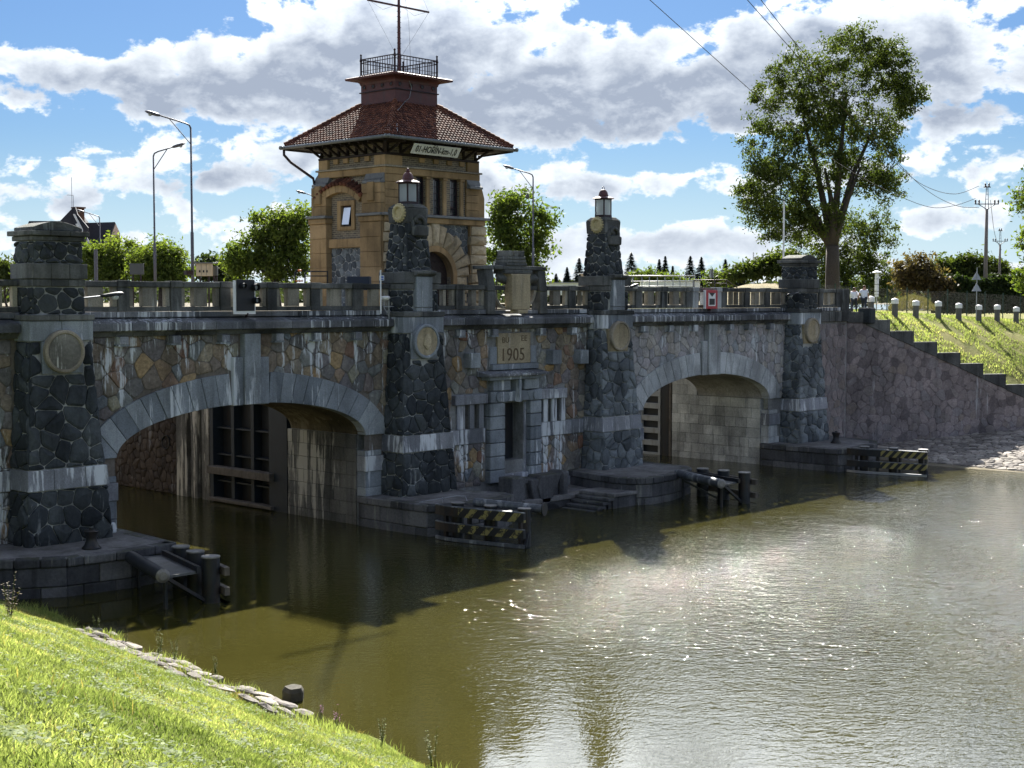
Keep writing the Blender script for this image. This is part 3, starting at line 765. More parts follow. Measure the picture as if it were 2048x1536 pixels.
n2 = stones([(40.6, 1.0), (51.2, 1.0), (51.2, 2.86), (40.6, 2.86)], .54, 42, facade, M['rubble'], cw, holes=EX, proud=.05, joint=.011, rounding=.13, bevel=.04)
for i, (a, b) in enumerate(((41.0, 42.35), (42.35, 43.95), (47.47, 48.45), (48.45, 49.65), (49.65, 51.2))):
    bx('band_block', M['granite_band'], cw, a + .007, b - .007, -.11, .25, 2.88, 3.50, .015, tone_())
for a, b in ((48.3, 49.4), (49.4, 50.5), (50.5, 51.3)): bx('plinth_block', M['granite_band'], cw, a + .007, b - .007, -.14, .25, .5, 1.13, .02, tone_())
# slit windows: mullions and lintels
for a, b in ((42.22, 42.69), (42.98, 43.26), (43.55, 43.83), (47.71, 48.01), (48.30, 48.61), (48.9, 49.2)):
    bx('mullion', M['granite_band'], cw, a, b, -.10, .5, 3.52, 4.56, .012, tone_())
bx('lintel', M['granite_band'], cw, 41.98, 43.98, -.24, .3, 4.57, 5.0, .03, .3); bx('lintel', M['granite_band'], cw, 47.43, 49.2, -.24, .3, 4.57, 5.02, .03, .8)
for a, b in SL: bx('window_pane', M['black'], cw, a - .02, b + .02, .55, .6, 3.5, 4.6)
# door portal
for i in range(6):
    z0 = 1.05 + i * .585
    bx('quoin_block', M['granite'], cw, 44.03, 44.98, -.30, .45, z0 + .012, z0 + .573, .035, tone_())
    bx('quoin_block', M['granite'], cw, 46.62, 47.36, -.30, .45, z0 + .012, z0 + .573, .035, tone_())
bx('door_reveal', M['granite_band'], cw, 46.43, 46.60, -.06, .62, 1.0, 4.5, .02, .4)
bx('door_leaf', M['steel_gate'], cw, 45.0, 46.44, .62, .70, 1.9, 4.5, .01)
for z in (2.2, 3.1, 4.0): bx('hinge', M['iron'], cw, 45.05, 45.32, .56, .62, z, z + .07)
for i in range(4): bx('door_step', M['granite_band'], cw, 44.99, 46.6, -.45 + i * .26, .55, .85 + i * .27, 1.11 + i * .27, .02, tone_())
mb = MB().prism([(44.03, 4.585), (45.05, 4.585), (45.38, 5.02), (44.03, 5.08)], lambda u, w, y: (u, y, w), .4, -.33, .4); mb.build('portal_lintel', M['granite'], cw, bev=.02)
mb = MB().prism([(45.07, 4.60), (45.63, 4.60), (45.63, 5.05), (45.41, 5.05)], lambda u, w, y: (u, y, w), .4, -.33, .5); mb.build('portal_lintel', M['granite'], cw, bev=.02)
mb = MB().prism([(45.82, 4.60), (46.55, 4.60), (46.32, 5.05), (45.82, 5.05)], lambda u, w, y: (u, y, w), .4, -.33, .35); mb.build('portal_lintel', M['granite'], cw, bev=.02)
mb = MB().prism([(46.57, 4.585), (47.36, 4.585), (47.36, 5.08), (46.34, 5.02)], lambda u, w, y: (u, y, w), .4, -.33, .6); mb.build('portal_lintel', M['granite'], cw, bev=.02)
bx('portal_key', M['granite'], cw, 45.64, 45.81, -.52, .3, 4.56, 5.56, .02, .55)
for xc in (44.55, 46.92): MB().lathe([(.21, -.36), (.21, .06), (.17, .075)], (xc, -.33, 4.82), 20, 'Y').build('roundel', M['granite'], cw)
for x0, x1, y in ((44.22, 45.33, -.30), (46.12, 46.45, -.40), (46.5, 47.2, -.30)): bx('console', M['granite'], cw, x0, x1, y, .2, 5.09, 5.56, .03, tone_())
bx('ledge_bed', M['granite'], cw, 43.75, 47.1, -.55, .2, 5.57, 5.72, .02, .5)
mb = MB().prism([(.2, 5.73), (-.78, 5.73), (-.80, 5.84), (.2, 6.02)], lambda u, w, x: (x, u, w), 43.45, 47.3, .6); mb.build('ledge', M['cornice'], cw, bev=.015)
for a, b in ((44.22, 45.2), (45.2, 46.2), (46.2, 47.2)): bx('sill_block', M['granite'], cw, a + .006, b - .006, -.26, .2, 6.0, 6.24, .015, tone_())
bx('side_block', M['granite'], cw, 44.22, 44.66, -.10, .2, 6.25, 7.0, .015, .3); bx('side_block', M['granite'], cw, 46.82, 47.22, -.10, .2, 6.25, 7.0, .015, .5)
bx('date_stone', M['sandstone'], cw, 44.68, 46.80, -.13, .2, 6.25, 7.60, .02, .5)
for a, z in ((42.72, 6.14), (47.98, 6.14), (49.9, 6.10)): bx('boss_stone', M['granite'], cw, a, a + .6, -.42, .2, z, z + .64, .02, tone_())
FONT_SH = .0
def text(body, name, mat, parent, loc, rot, size, ext=.01, sx=1.0, shear=0.0, align='CENTER', bold=0.0):
    cu = bpy.data.curves.new(name, 'FONT'); cu.body = body; cu.size = size; cu.extrude = ext; cu.shear = shear; cu.align_x = align; cu.align_y = 'CENTER'
    cu.resolution_u = 4
    o = bpy.data.objects.new(name, cu); C.collection.objects.link(o); cu.materials.append(mat)
    cu.offset = bold; cu.space_character = 1.06
    o.scale = (sx, 1, 1); bpy.context.view_layer.update()
    me = bpy.data.meshes.new_from_object(o.evaluated_get(bpy.context.evaluated_depsgraph_get())); me.name = name
    bpy.data.objects.remove(o); q = bpy.data.objects.new(name, me); C.collection.objects.link(q)
    q.parent = parent; q.location = Vector(loc) - (root_loc(parent) if parent else Vector()); q.rotation_euler = rot; q.scale = (sx, 1, 1)
    return q
M['carved'] = plain('carved_recess', (.12, .085, .05), .9, 0, .4, 9)
text('1905', 'date_numerals', M['carved'], cw, (45.62, -.135, 6.62), (R(90), 0, 0), .80, .012, .95)
text('BU', 'carved_letters', M['carved'], cw, (45.17, -.135, 7.28), (R(90), 0, 0), .36, .008, 1.0)
text('EE', 'carved_letters', M['carved'], cw, (46.36, -.135, 7.34), (R(90), 0, 0), .36, .008, 1.1)

# ------------------------------------------------------------------ piers
def pier(xc, label, kind, smat, seed, size, medal, grp='stone piers of the bridge'):
    r = thing('bridge_pier', label, 'pier', (xc, -.9, 0), grp)
    def hw(z): return 1.05 + .47 * (8.0 - z) / 6.8
    def yf(z): return -.9 - .47 * (8.0 - z) / 6.8
    mort = M['mortar_light']
    b = 1.0 if kind == 'obelisk' else 1.1
    mb = MB()
    def fr(z0, z1, e=0.0):
        mb.hexa([(xc - hw(z0) + e, yf(z0) + e, z0), (xc + hw(z0) - e, yf(z0) + e, z0), (xc + hw(z0) - e, .3, z0), (xc - hw(z0) + e, .3, z0)],
                [(xc - hw(z1) + e, yf(z1) + e, z1), (xc + hw(z1) - e, yf(z1) + e, z1), (xc + hw(z1) - e, .3, z1), (xc - hw(z1) + e, .3, z1)])
    fr(-1.5, 8.36, .045)
    mb.build('core', mort, r)
    def front(u, v, h): return (xc + u, yf(v) + .045 - h, v)
    def left(u, v, h): return (xc - hw(v) + .045 - h, u, v)
    def right(u, v, h): return (xc + hw(v) - .045 + h, u, v)
    def reg(z0, z1, e=.0): return [(-hw(z0) + e, z0), (hw(z0) - e, z0), (hw(z1) - e, z1), (-hw(z1) + e, z1)]
    kw = dict(proud=.085, joint=.016, rounding=.13, bevel=.07)
    lowz = .95
    stones(reg(lowz, 2.93), size, seed, front, smat, r, **kw); stones(reg(3.62, 7.70), size, seed + 1, front, smat, r, holes=[(-.73, .73, 6.62, 7.9)], **kw)
    for fn, sd in ((left, 2), (right, 3)):
        stones([(yf(2) + .0, lowz), (-.02, lowz), (-.02, 2.93), (yf(2.9) + .0, 2.93)], size, seed + sd, fn, smat, r, **kw)
        stones([(yf(3.6) + .02, 3.62), (-.02, 3.62), (-.02, 7.70), (yf(7.7) + .02, 7.70)], size, seed + sd + 4, fn, smat, r, **kw)
    # dressed band, wrapping round the pier
    h0, h1 = hw(3.0) + .06, hw(3.6) + .05; y0, y1 = yf(3.0) - .06, yf(3.6) - .05
    us = [-1, -.36, .42, 1]
    for a, c in zip(us, us[1:]):
        ga = .006 if a > -1 else 0; gc = .006 if c < 1 else 0
        MB().hexa([(xc + a * h0 + ga, y0, 2.95), (xc + c * h0 - gc, y0, 2.95), (xc + c * h0 - gc, y0 + .5, 2.95), (xc + a * h0 + ga, y0 + .5, 2.95)],
                  [(xc + a * h1 + ga, y1, 3.60), (xc + c * h1 - gc, y1, 3.60), (xc + c * h1 - gc, y0 + .5, 3.60), (xc + a * h1 + ga, y0 + .5, 3.60)], tone_()).build('band_block', M['granite_band'], r, bev=.015)
    for s in (-1, 1):
        a0, a1 = xc + s * h0, xc + s * h1
        pb = [(a0, y0 + .51, 2.95), (xc + s * .5, y0 + .51, 2.95), (xc + s * .5, -.0, 2.95), (a0, -.0, 2.95)]; pt = [(a1, y0 + .51, 3.6), (xc + s * .5, y0 + .51, 3.6), (xc + s * .5, -.0, 3.6), (a1, -.0, 3.6)]
        if s > 0: pb.reverse(); pt.reverse()
        MB().hexa(pb, pt, tone_()).build('band_block', M['granite_band'], r, bev=.015)
    # head of the pier: two shoulder blocks round a medallion on its square plate
    gm = M['granite'] if kind == 'obelisk' or medal != 'dish' else M['granite']
    for s in (-1, 1):
        x0, x1 = sorted((xc + s * .006, xc + s * 1.12))
        bx('shoulder_block', gm, r, x0, x1, -1.0, -.2, 7.71, 8.36, .02, tone_()); bx('flank_block', gm, r, *sorted((xc + s * .55, xc + s * 1.12)), -.19, .3, 7.71, 8.36, .02, tone_())
    dm = {'dish': M['granite'], 'tan': M['granite'], 'tan2': M['sandstone']}[medal]
    bx('medallion_plate', dm, r, xc - .72, xc + .72, -1.03, -.6, 6.66, 7.70, .015, .4)
    ring = M['ochre_grey'] if medal != 'tan' else M['granite']
    MB().lathe([(.70, -.1), (.70, .16), (.66, .19), (.60, .19), (.57, .14)], (xc, -1.03, 7.37), 40, 'Y', caps=False).build('medallion_ring', ring, r, auto=35)
    if medal == 'dish':
        MB().lathe([(.57, .0), (.57, .15), (.30, .175), (.05, .18)], (xc, -1.03, 7.37), 40, 'Y').build('medallion_disc', M['ochre_grey_streak'], r, auto=35)
    else:
        MB().lathe([(.57, .0), (.57, .15), (.50, .155), (.46, .135), (.2, .14), (.05, .145)], (xc, -1.03, 7.37), 40, 'Y').build('medallion_disc', M['sandstone'], r, auto=35)
        if medal == 'tan':
            rr_ = random.Random(5); mb = MB()
            pts = [(-.10 + rr_.uniform(-.03, .03) + .21 * math.cos(t) * (1.0 if math.sin(t) > -.3 else .7), -.02 + .33 * math.sin(t)) for t in [2 * math.pi * k / 11 for k in range(11)]]
            stone_shape(mb, pts, lambda u, v, h: (xc + .12 + u, -1.175 - h, 7.37 + v), rr_, joint=0, proud=.07, bevel=.07, tone=.9)
            mb.build('carved_relief', M['sandstone'], r)
    # coping and die above the cornice line
    for a, c in ((-1.16, -.1), (-.1, 1.16)): bx('coping_block', M['granite_dark'], r, xc + a + .005, xc + c - .005, -1.06, .3, 8.37, 8.56, .02, tone_())
    bx('die_core', mort, r, xc - .86, xc + .86, -.85, .42, 8.56, 9.46)
    f2 = lambda u, v, h: (xc + u, -.85 - h, v); l2 = lambda u, v, h: (xc - .86 - h, u, v); r2 = lambda u, v, h: (xc + .86 + h, u, v)
    bm = M['basalt']; kk = dict(proud=.06, joint=.016, rounding=.2, bevel=.05)
    hol = [(-.47, .47, 8, 10)] if kind == 'obelisk' else []
    stones([(-.9, 8.57), (.9, 8.57), (.9, 9.44), (-.9, 9.44)], .52, seed + 20, f2, bm, r, holes=hol, **kk)
    for fn in (l2, r2): stones([(-.88, 8.57), (.4, 8.57), (.4, 9.44), (-.88, 9.44)], .52, seed + 21, fn, bm, r, **kk)
    gd = M['granite_dark']
    def course(z0, z1, h, y0, y1, n, bev=.02):
        w = 2 * h / n
        for i in range(n): bx('course_block', gd, r, xc - h + i * w + .004, xc - h + (i + 1) * w - .004, y0, y1, z0, z1, bev, tone_())
    course(9.465, 9.70, .93, -.94, .44, 3)
    if kind == 'end':
        course(9.71, 10.20, .97, -.98, .5, 3)
        bx('upper_core', mort, r, xc - .82, xc + .82, -.83, .36, 10.2, 10.92)
        f3 = lambda u, v, h: (xc + u, -.83 - h, v); l3 = lambda u, v, h: (xc - .82 - h, u, v); r3 = lambda u, v, h: (xc + .82 + h, u, v)
        k3 = dict(proud=.09, joint=.014, rounding=.22, bevel=.09)
        stones([(-.86, 10.21), (.86, 10.21), (.86, 10.91), (-.86, 10.91)], .44, seed + 30, f3, bm, r, **k3)
        for fn in (l3, r3): stones([(-.85, 10.21), (.36, 10.21), (.36, 10.91), (-.85, 10.91)], .44, seed + 31, fn, bm, r, **k3)
        course(10.93, 11.08, .92, -.93, .45, 2); course(11.09, 11.25, 1.03, -1.04, .56, 3)
        pol = [(-.86, 11.255)] + [(-.86 + 1.72 * t, 11.36 + .20 * math.sin(math.pi * t)) for t in lin(0, 1, 12)] + [(.86, 11.255)]
        MB().prism(pol[::-1], lambda u, w, y: (xc + u, y, w), -.88, .40).build('segmental_top', gd, r, bev=.02)
    else:
        # pilaster block on the front, its cap, the broad course under the shaft
        bx('pilaster', M['granite'], r, xc - .44, xc + .44, -1.06, -.8, 8.74, 9.98, .02, .55); bx('pilaster_base', M['granite'], r, xc - .44, xc + .44, -1.05, -.8, 8.57, 8.725, .015, .4)
        MB().prism([(-.8, 10.0), (-1.06, 10.0), (-1.22, 10.10), (-1.22, 10.2), (-.8, 10.27)], lambda u, w, x: (x, u, w), xc - .53, xc + .53).build('pilaster_cap', gd, r, bev=.015)
        course(9.71, 10.16, 1.0, -.98, .62, 3)
        q0, q1 = .68, .53; za, zb = 10.17, 12.15; yc = -.08
        def w_(z): return q0 + (q1 - q0) * (z - za) / (zb - za)
        mb = MB(); e = .04
        mb.hexa([(xc - q0 + e, yc - q0 + e, za), (xc + q0 - e, yc - q0 + e, za), (xc + q0 - e, yc + q0 - e, za), (xc - q0 + e, yc + q0 - e, za)], [(xc - q1 + e, yc - q1 + e, zb), (xc + q1 - e, yc - q1 + e, zb), (xc + q1 - e, yc + q1 - e, zb), (xc - q1 + e, yc + q1 - e, zb)])
        mb.build('shaft_core', mort, r)
        fs = [lambda u, v, h: (xc + u, yc - w_(v) + e - h, v), lambda u, v, h: (xc - w_(v) + e - h, yc + u, v), lambda u, v, h: (xc + w_(v) - e + h, yc + u, v)]
        for i, fn in enumerate(fs): stones([(-q0, za), (q0, za), (q1, zb), (-q1, zb)], .42, seed + 40 + i, fn, bm, r, proud=.07, joint=.017, rounding=.2, bevel=.06)
        # carved head block with wreath and lion-like mask boss
        mb = MB(); s0, s1 = .56, .60; zt = 12.93
        mb.hexa([(xc - s0, yc - s0, zb), (xc + s0, yc - s0, zb), (xc + s0, yc + s0, zb), (xc - s0, yc + s0, zb)], [(xc - s0 - .03, yc - s0 - .03, zt - .18), (xc + s0 + .03, yc - s0 - .03, zt - .18), (xc + s0 + .03, yc + s0 + .03, zt - .18), (xc - s0 - .03, yc + s0 + .03, zt - .18)])
        mb.build('head_block', gd, r, bev=.04, seg=2)
        mb = MB().hexa([(xc - s1, yc - s1, zt - .175), (xc + s1, yc - s1, zt - .175), (xc + s1, yc + s1, zt - .175), (xc - s1, yc + s1, zt - .175)], [(xc - .42, yc - .42, zt), (xc + .42, yc - .42, zt), (xc + .42, yc + .42, zt), (xc - .42, yc + .42, zt)])
        mb.build('head_cap', gd, r, bev=.03)
        for s in (-1, 1):
            wm = MB(); cx_ = xc + s * (s0 + .06)
            wm.lathe([(.20, -.0), (.22, .06), (.27, .09), (.33, .06), (.34, 0), (.30, -.03), (.23, -.03)], (cx_, yc - .12, 12.55), 24, 'X')
            for k in range(18):
                t = 2 * math.pi * k / 18; wm.lathe([(.0, -.05), (.05, -.02), (.05, .03), (.0, .06)], (cx_ - .02 * s, yc - .12 + .35 * math.cos(t), 12.55 + .35 * math.sin(t)), 6, 'X')
            wm.build('wreath', M['straw'], r, auto=40)
        MB().lathe([(.44, -.2), (.44, .04), (.40, .10), (.30, .12), (.26, .04), (.1, .02)], (xc + .06, yc - s0 + .02, 12.02), 24, 'Y').build('carved_boss', gd, r, auto=40)
        mb = MB(); mb.tube([(xc + .06 + .26 * math.cos(t), yc - s0 - .10, 12.12 + .20 * math.sin(t) + .05 * t) for t in lin(-.6, 4.4, 12)], [.05] + [.085] * 10 + [.04], 7); mb.build('carved_scroll', gd, r, smooth=True)
        mb = MB().prism([(-.40, 11.62), (.40, 11.62), (.42, 12.0), (.2, 12.06), (-.2, 12.06), (-.42, 12.0)], lambda u, w, y: (xc + .04 + u, y, w), yc - .5, yc - .78); mb.build('carved_plinth', gd, r, bev=.04)
    return r
M['ochre_grey_streak'] = stone_mat('weathered_medallion', [(0, (.20, .19, .165)), (1, (.22, .21, .185))], streak=.9, dark=.45, bump=.2, grain=12, lo=.50, lime=(.50, .50, .46), sx=5.5)
p1_ = pier(23.45, 'dark basalt pier with dished round medallion and arched cap stone, at the left edge', 'end', M['basalt'], 100, .66, 'dish')
p2_ = pier(39.45, 'dark basalt pier with damaged tan medallion and lantern pillar, before the tower', 'obelisk', M['basalt'], 200, .58, 'tan')
p3_ = pier(51.90, 'grey stone pier with plain tan medallion under the lantern pillar standing clear against the sky', 'obelisk', M['basalt_grey'], 300, .56, 'tan2')
p4_ = pier(68.85, 'grey stone pier with arched cap stone at the far right end of the bridge', 'end', M['basalt_grey'], 400, .54, 'tan2')

# ------------------------------------------------------------------ cornice, corbels
def cornice(parent, xs, corb):
    for a, b in zip(xs, xs[1:]):
        t = tone_()
        MB().prism([(.30, 8.43), (.10, 8.43), (-.50, 8.27), (-.52, 8.22), (-.52, 7.99), (-.40, 7.95), (.30, 7.95)], lambda u, w, x: (x, u, w), a + .006, b - .006, t).build('cornice_stone', M['cornice'], parent, bev=.012)
        MB().prism([(.28, 7.945), (-.30, 7.945), (-.20, 7.79), (.28, 7.79)], lambda u, w, x: (x, u, w), a + .20, b + .19, tone_()).build('moulding_stone', M['granite_dark'], parent)
    for x in corb:
        bx('corbel', M['granite_band'], parent, x - .17, x + .17, -.36, .2, 7.52, 7.785, .012, tone_()); bx('corbel_slab', M['granite'], parent, x - .22, x + .22, -.33, .2, 7.455, 7.515, .0, tone_())
cornice(ab1, lin(24.62, 38.28, 9), (26.12, 28.20, 30.28, 32.70, 34.50, 36.55))
cornice(cw, lin(40.62, 50.72, 7), (42.3, 44.32, 47.42, 49.55))
cornice(ab2, lin(53.08, 67.68, 10), (54.85, 56.95, 59.0, 62.2, 63.95, 66.0))
cornice(lw, [17.0, 19.6, 22.27], (18.2, 20.6))
# ------------------------------------------------------------------ balustrades
def balustrade(x0, x1, posts, label, pale=(), open_=True):
    """posts: left edges; bays of flat slab balusters between them"""
    r = thing('balustrade', label, 'balustrade', ((x0 + x1) / 2, 0, 8.43), 'stone balustrades of the bridge')
    gd = M['granite_dark']; PW = .44
    xs = [x0] + sorted(posts) + [x1]
    n = max(1, round((x1 - x0) / 1.6))
    for a, b in zip(lin(x0, x1, n + 1), lin(x0, x1, n + 1)[1:]): bx('plinth_block', M['cornice'], r, a + .005, b - .005, -.10, .32, 8.435, 8.63, .015, tone_())
    for p in posts:
        m = M['granite_pale'] if p in pale else gd
        bx('post', m, r, p, p + PW, -.07, .29, 8.64, 9.47, .015, tone_()); bx('post_head', m, r, p - .02, p + PW + .02, -.12, .33, 9.475, 9.71, .02, tone_())
    edges = [x0] + [v for p in posts for v in (p, p + PW)] + [x1]
    for a, b in zip(edges[::2], edges[1::2]):
        w = b - a
        if w < .15: continue
        bx('bottom_rail', gd, r, a + .005, b - .005, -.03, .25, 8.64, 8.80, .01, tone_())
        bx('top_rail', gd, r, a + .025, b - .025, -.08, .30, 9.475, 9.685, .03, tone_())
        m = M['granite_pale'] if any(abs(a - p) < .5 or abs(b - p) < .1 for p in pale) else M['baluster']
        if w < .6: bx('baluster', m, r, a + .08, b - .08, .0, .22, 8.805, 9.47, .01, tone_()); continue
        k = max(1, round((w - .4) / .85)); gap = .36
        slab = (w - .36 - gap * (k + 1)) / k
        bx('half_baluster', m, r, a + .005, a + .18, .02, .22, 8.805, 9.47, .01, tone_()); bx('half_baluster', m, r, b - .18, b - .005, .02, .22, 8.805, 9.47, .01, tone_())
        for i in range(k):
            q = a + .18 + gap + i * (slab + gap)
            bx('baluster', m, r, q, q + slab, -.01, .24, 8.805, 9.47, .012, tone_())
    return r
balustrade(17.0, 22.48, [18.0, 20.1], 'stone balustrade cut off by the left edge of the photo')
balustrade(24.42, 38.46, [26.09, 28.18, 30.27, 32.36, 34.43, 36.52], 'long stone balustrade above the left arch, with slab balusters')
balustrade(40.42, 44.0, [42.20], 'short stone balustrade between second pier and the shield stone')
balustrade(47.9, 50.92, [49.48], 'short stone balustrade between the shield stone and third pier')
balustrade(52.88, 67.88, [54.45, 56.5, 58.57, 59.12, 61.18, 61.66, 63.8, 65.77], 'stone balustrade above the right arch with two patched pale posts', pale=(59.12, 61.18))
balustrade(69.82, 73.62, [71.3, 73.15], 'short stone balustrade right of the last pier')
bx_e = thing('gate_post', 'single stone end post beside the couple on the road', 'post', (74.4, 0, 8.43))
bx('shaft', M['granite_dark'], bx_e, 74.0, 74.62, -.1, .3, 8.45, 9.72, .03); bx('base', M['granite_dark'], bx_e, 73.92, 74.7, -.15, .35, 8.2, 8.45, .02)

# shield stone: heraldic slab with side scrolls over the date stone
sh = thing('shield_monument', 'carved stone shield with crown block and scroll brackets above the 1905 date stone', 'monument', (45.9, 0, 8.4))
gd = M['granite_dark']
SX = 45.88
for a in (43.98, 47.35):
    bx('side_post', gd, sh, a, a + .5, -.2, .35, 8.435, 9.42, .02, tone_())
    MB().prism([(0, 9.43), (.5, 9.43), (.42, 9.9), (.34, 10.36), (-.16, 10.36), (-.08, 9.9)], lambda u, w, y: (a + u, y, w), .35, -.2, tone_()).build('bracket', gd, sh, bev=.03)
    bx('bracket_top', gd, sh, a - .35, a + .38, -.24, .4, 10.37, 10.52, .02, tone_())
bx('crown_slab', gd, sh, SX - 1.55, SX + 1.5, -.30, .45, 10.37, 10.55, .03, .4)
bx('lower_slab', gd, sh, SX - .95, SX + .85, -.32, .42, 10.2, 10.365, .03, .4)
for i, (w, z) in enumerate(((.66, 10.55), (.60, 10.68), (.56, 10.82))): bx('crown_step', gd, sh, SX - .2 - w, SX - .2 + w, -.34, .4, z + .003, z + .13, .02, tone_())
for k in range(3): bx('merlon', gd, sh, SX - .72 + k * .38, SX - .46 + k * .38, -.33, .38, 10.955, 11.2, .02, tone_())
mb = MB().prism([(-.58, 8.62), (.56, 8.62), (.60, 9.3), (.58, 10.1), (.66, 10.19), (-.68, 10.19), (-.60, 10.1), (-.62, 9.3)], lambda u, w, y: (SX + u, y, w), .05, -.42)
mb.build('shield', M['sandstone'], sh, bev=.04, seg=2)
MB().prism([(-.32, 8.46), (.36, 8.46), (.34, 8.61), (-.30, 8.61)], lambda u, w, y: (SX + u, y, w), .0, -.50).build('shield_foot', M['sandstone'], sh, bev=.02)
for s in (-1, 1):
    n = 10; t = lin(0, math.pi / 2, n)
    out = [(s * (.62 + .80 * math.cos(q)), 9.68 - 1.0 * math.sin(q)) for q in t] + [(s * (.62 + .62 * math.cos(q)), 9.62 - .86 * math.sin(q)) for q in reversed(t)]
    if s > 0: out.reverse()
    MB().prism(out, lambda u, w, y: (SX + u, y, w), .2, -.05).build('scroll_stone', M['baluster'], sh, bev=.01)
    x0, x1 = sorted((SX + s * .66, SX + s * 1.44))
    bx('top_rail', gd, sh, x0, x1, -.08, .3, 9.475, 9.685, .03, tone_()); bx('plinth_block', M['cornice'], sh, x0 - .1, x1, -.1, .32, 8.435, 8.6, .015, tone_())
    mb = MB(); rnd = random.Random(8 + s)
    for k in range(7): mb.tube([(SX + s * (.7 + .09 * k), -.1, 9.75 + .02 * k), (SX + s * (.8 + .075 * k), -.22, 10.0), (SX + s * (.95 + .04 * k), -.12, 10.19)], [.05, .06, .04], 6)
    mb.build('carved_foliage', gd, sh, smooth=True)

# ------------------------------------------------------------------ lanterns
def lantern(xc, label, ring):
    z0 = 12.935; yc = -.08
    r = thing('lantern', label, 'lantern', (xc, yc, z0), 'lanterns on the pillars')
    m = M['oxblood']; h = .28; zt = z0 + .86
    for sx in (-1, 1):
        for sy in (-1, 1): bx('corner_bar', M['iron'], r, *sorted((xc + sx * h, xc + sx * (h - .055))), *sorted((yc + sy * h, yc + sy * (h - .055))), z0 + .10, zt - .05, .004)
    for (a, b) in ((z0, z0 + .10), (zt - .05, zt)): bx('frame_ring', M['iron'], r, xc - h - .01, xc + h + .01, yc - h - .01, yc + h + .01, a, b, .01)
    for s in (-1, 1):
        bx('glass_pane', M['lamp_glass'], r, xc - h + .057, xc + h - .057, *sorted((yc + s * (h - .02), yc + s * (h - .032))), z0 + .102, zt - .052)
        bx('glass_pane', M['lamp_glass'], r, *sorted((xc + s * (h - .02), xc + s * (h - .032))), yc - h + .057, yc + h - .057, z0 + .102, zt - .052)
    MB().lathe([(.03, z0 + .10), (.12, z0 + .16), (.14, z0 + .4), (.08, z0 + .6), (.03, z0 + .62)], (xc, yc, 0), 12).build('lamp_body', M['lens'], r, smooth=True)
    MB().lathe([(.50, zt + .0), (.52, zt + .015), (.40, zt + .075), (.27, zt + .11), (.24, zt + .12)], (xc, yc, 0), 24).build('brim', m, r, auto=30)
    MB().lathe([(.245, zt + .11), (.235, zt + .16), (.20, zt + .30), (.14, zt + .40), (.07, zt + .44)], (xc, yc, 0), 20).build('bell', m, r, smooth=True)
    if ring: MB().tube([(xc + .08 * math.cos(t), yc, zt + .48 + .09 * math.sin(t)) for t in lin(-.5, math.pi + .5, 12)], .015, 6).build('lifting_ring', M['iron'], r)
    else: MB().lathe([(.06, zt + .43), (.09, zt + .46), (.09, zt + .49), (.05, zt + .52), (.065, zt + .56), (.02, zt + .60)], (xc, yc, 0), 12).build('finial', m, r, smooth=True)
    return r
lantern(39.45, 'glazed lantern with oxblood bell roof and knob finial, in front of the tower', False)
lantern(51.90, 'glazed lantern with dark bell roof and ring on top, against the sky', True)

# ------------------------------------------------------------------ lock tower
tw = thing('lock_tower', 'ochre and brick lock keeper tower with red tiled roof, iron cupola and railed platform', 'tower', (45.7, 7.3, 8.5))
TX, TY = 45.7, 7.3; HX, HY = 2.95, 2.3
YF, XS = TY - HY, TX - HX                                        # planes of the front and the left side
oc = M['ochre']
bx('core', M['brick'], tw, XS + .10, TX + HX - .10, YF + .45, TY + HY - .10, 8.5, 16.2)
mb = MB()
DH = [(44.55, 46.87, 8.5, 11.3), (44.66, 45.25, 12.95, 14.70), (45.75, 46.32, 12.95, 14.70), (46.85, 47.44, 12.95, 14.70)]
wall_grid(mb, XS + .05, TX + HX - .05, 8.5, 16.2, DH, YF + .06, YF + .45); mb.build('wall', M['brick'], tw)
mb = MB(); n = 18                                               # spandrels left above the round door head
for i in range(n):
    t0, t1 = math.pi * i / n, math.pi * (i + 1) / n
    q = [(45.71 - 1.16 * math.cos(t), 10.13 + 1.16 * math.sin(t)) for t in (t0, t1)]
    mb.prism([(q[0][0], q[0][1]), (q[1][0], q[1][1]), (q[1][0], 11.31), (q[0][0], 11.31)], lambda u, w, y: (u, y, w), YF + .44, YF + .07)
mb.build('door_spandrel', oc, tw)
# storey bands
for z0, z1, e, m, nm in ((15.56, 15.66, .06, M['timber_dark'], 'wall_plate'), (15.02, 15.10, .16, M['ochre_grey'], 'cornice_moulding'), (14.72, 15.015, .07, oc, 'frieze_band'), (12.83, 12.95, .42, M['lead'], 'sill_course'), (12.58, 12.825, .26, oc, 'apron_band')):
    for (x0, x1, y0, y1) in ((XS - e, TX + HX + e, YF - e, YF + .1), *([] if nm in ('sill_course', 'apron_band') else [(XS - e, XS + .11, YF + .101, TY + HY + e)]), (TX + HX - .11, TX + HX + e, YF + .101, TY + HY + e)): bx(nm, m, tw, x0, x1, y0, y1, z0, z1, .015)
# brick frieze with ochre blocks
for x in (44.85, 45.75, 46.62, 47.45): bx('frieze_block', oc, tw, x, x + .32, YF - .01, YF + .2, 15.34, 15.555, .01, tone_())
for y in (6.1, 6.85, 7.6, 8.3): bx('frieze_block', oc, tw, XS - .01, XS + .2, y, y + .32, 15.34, 15.555, .01, tone_())
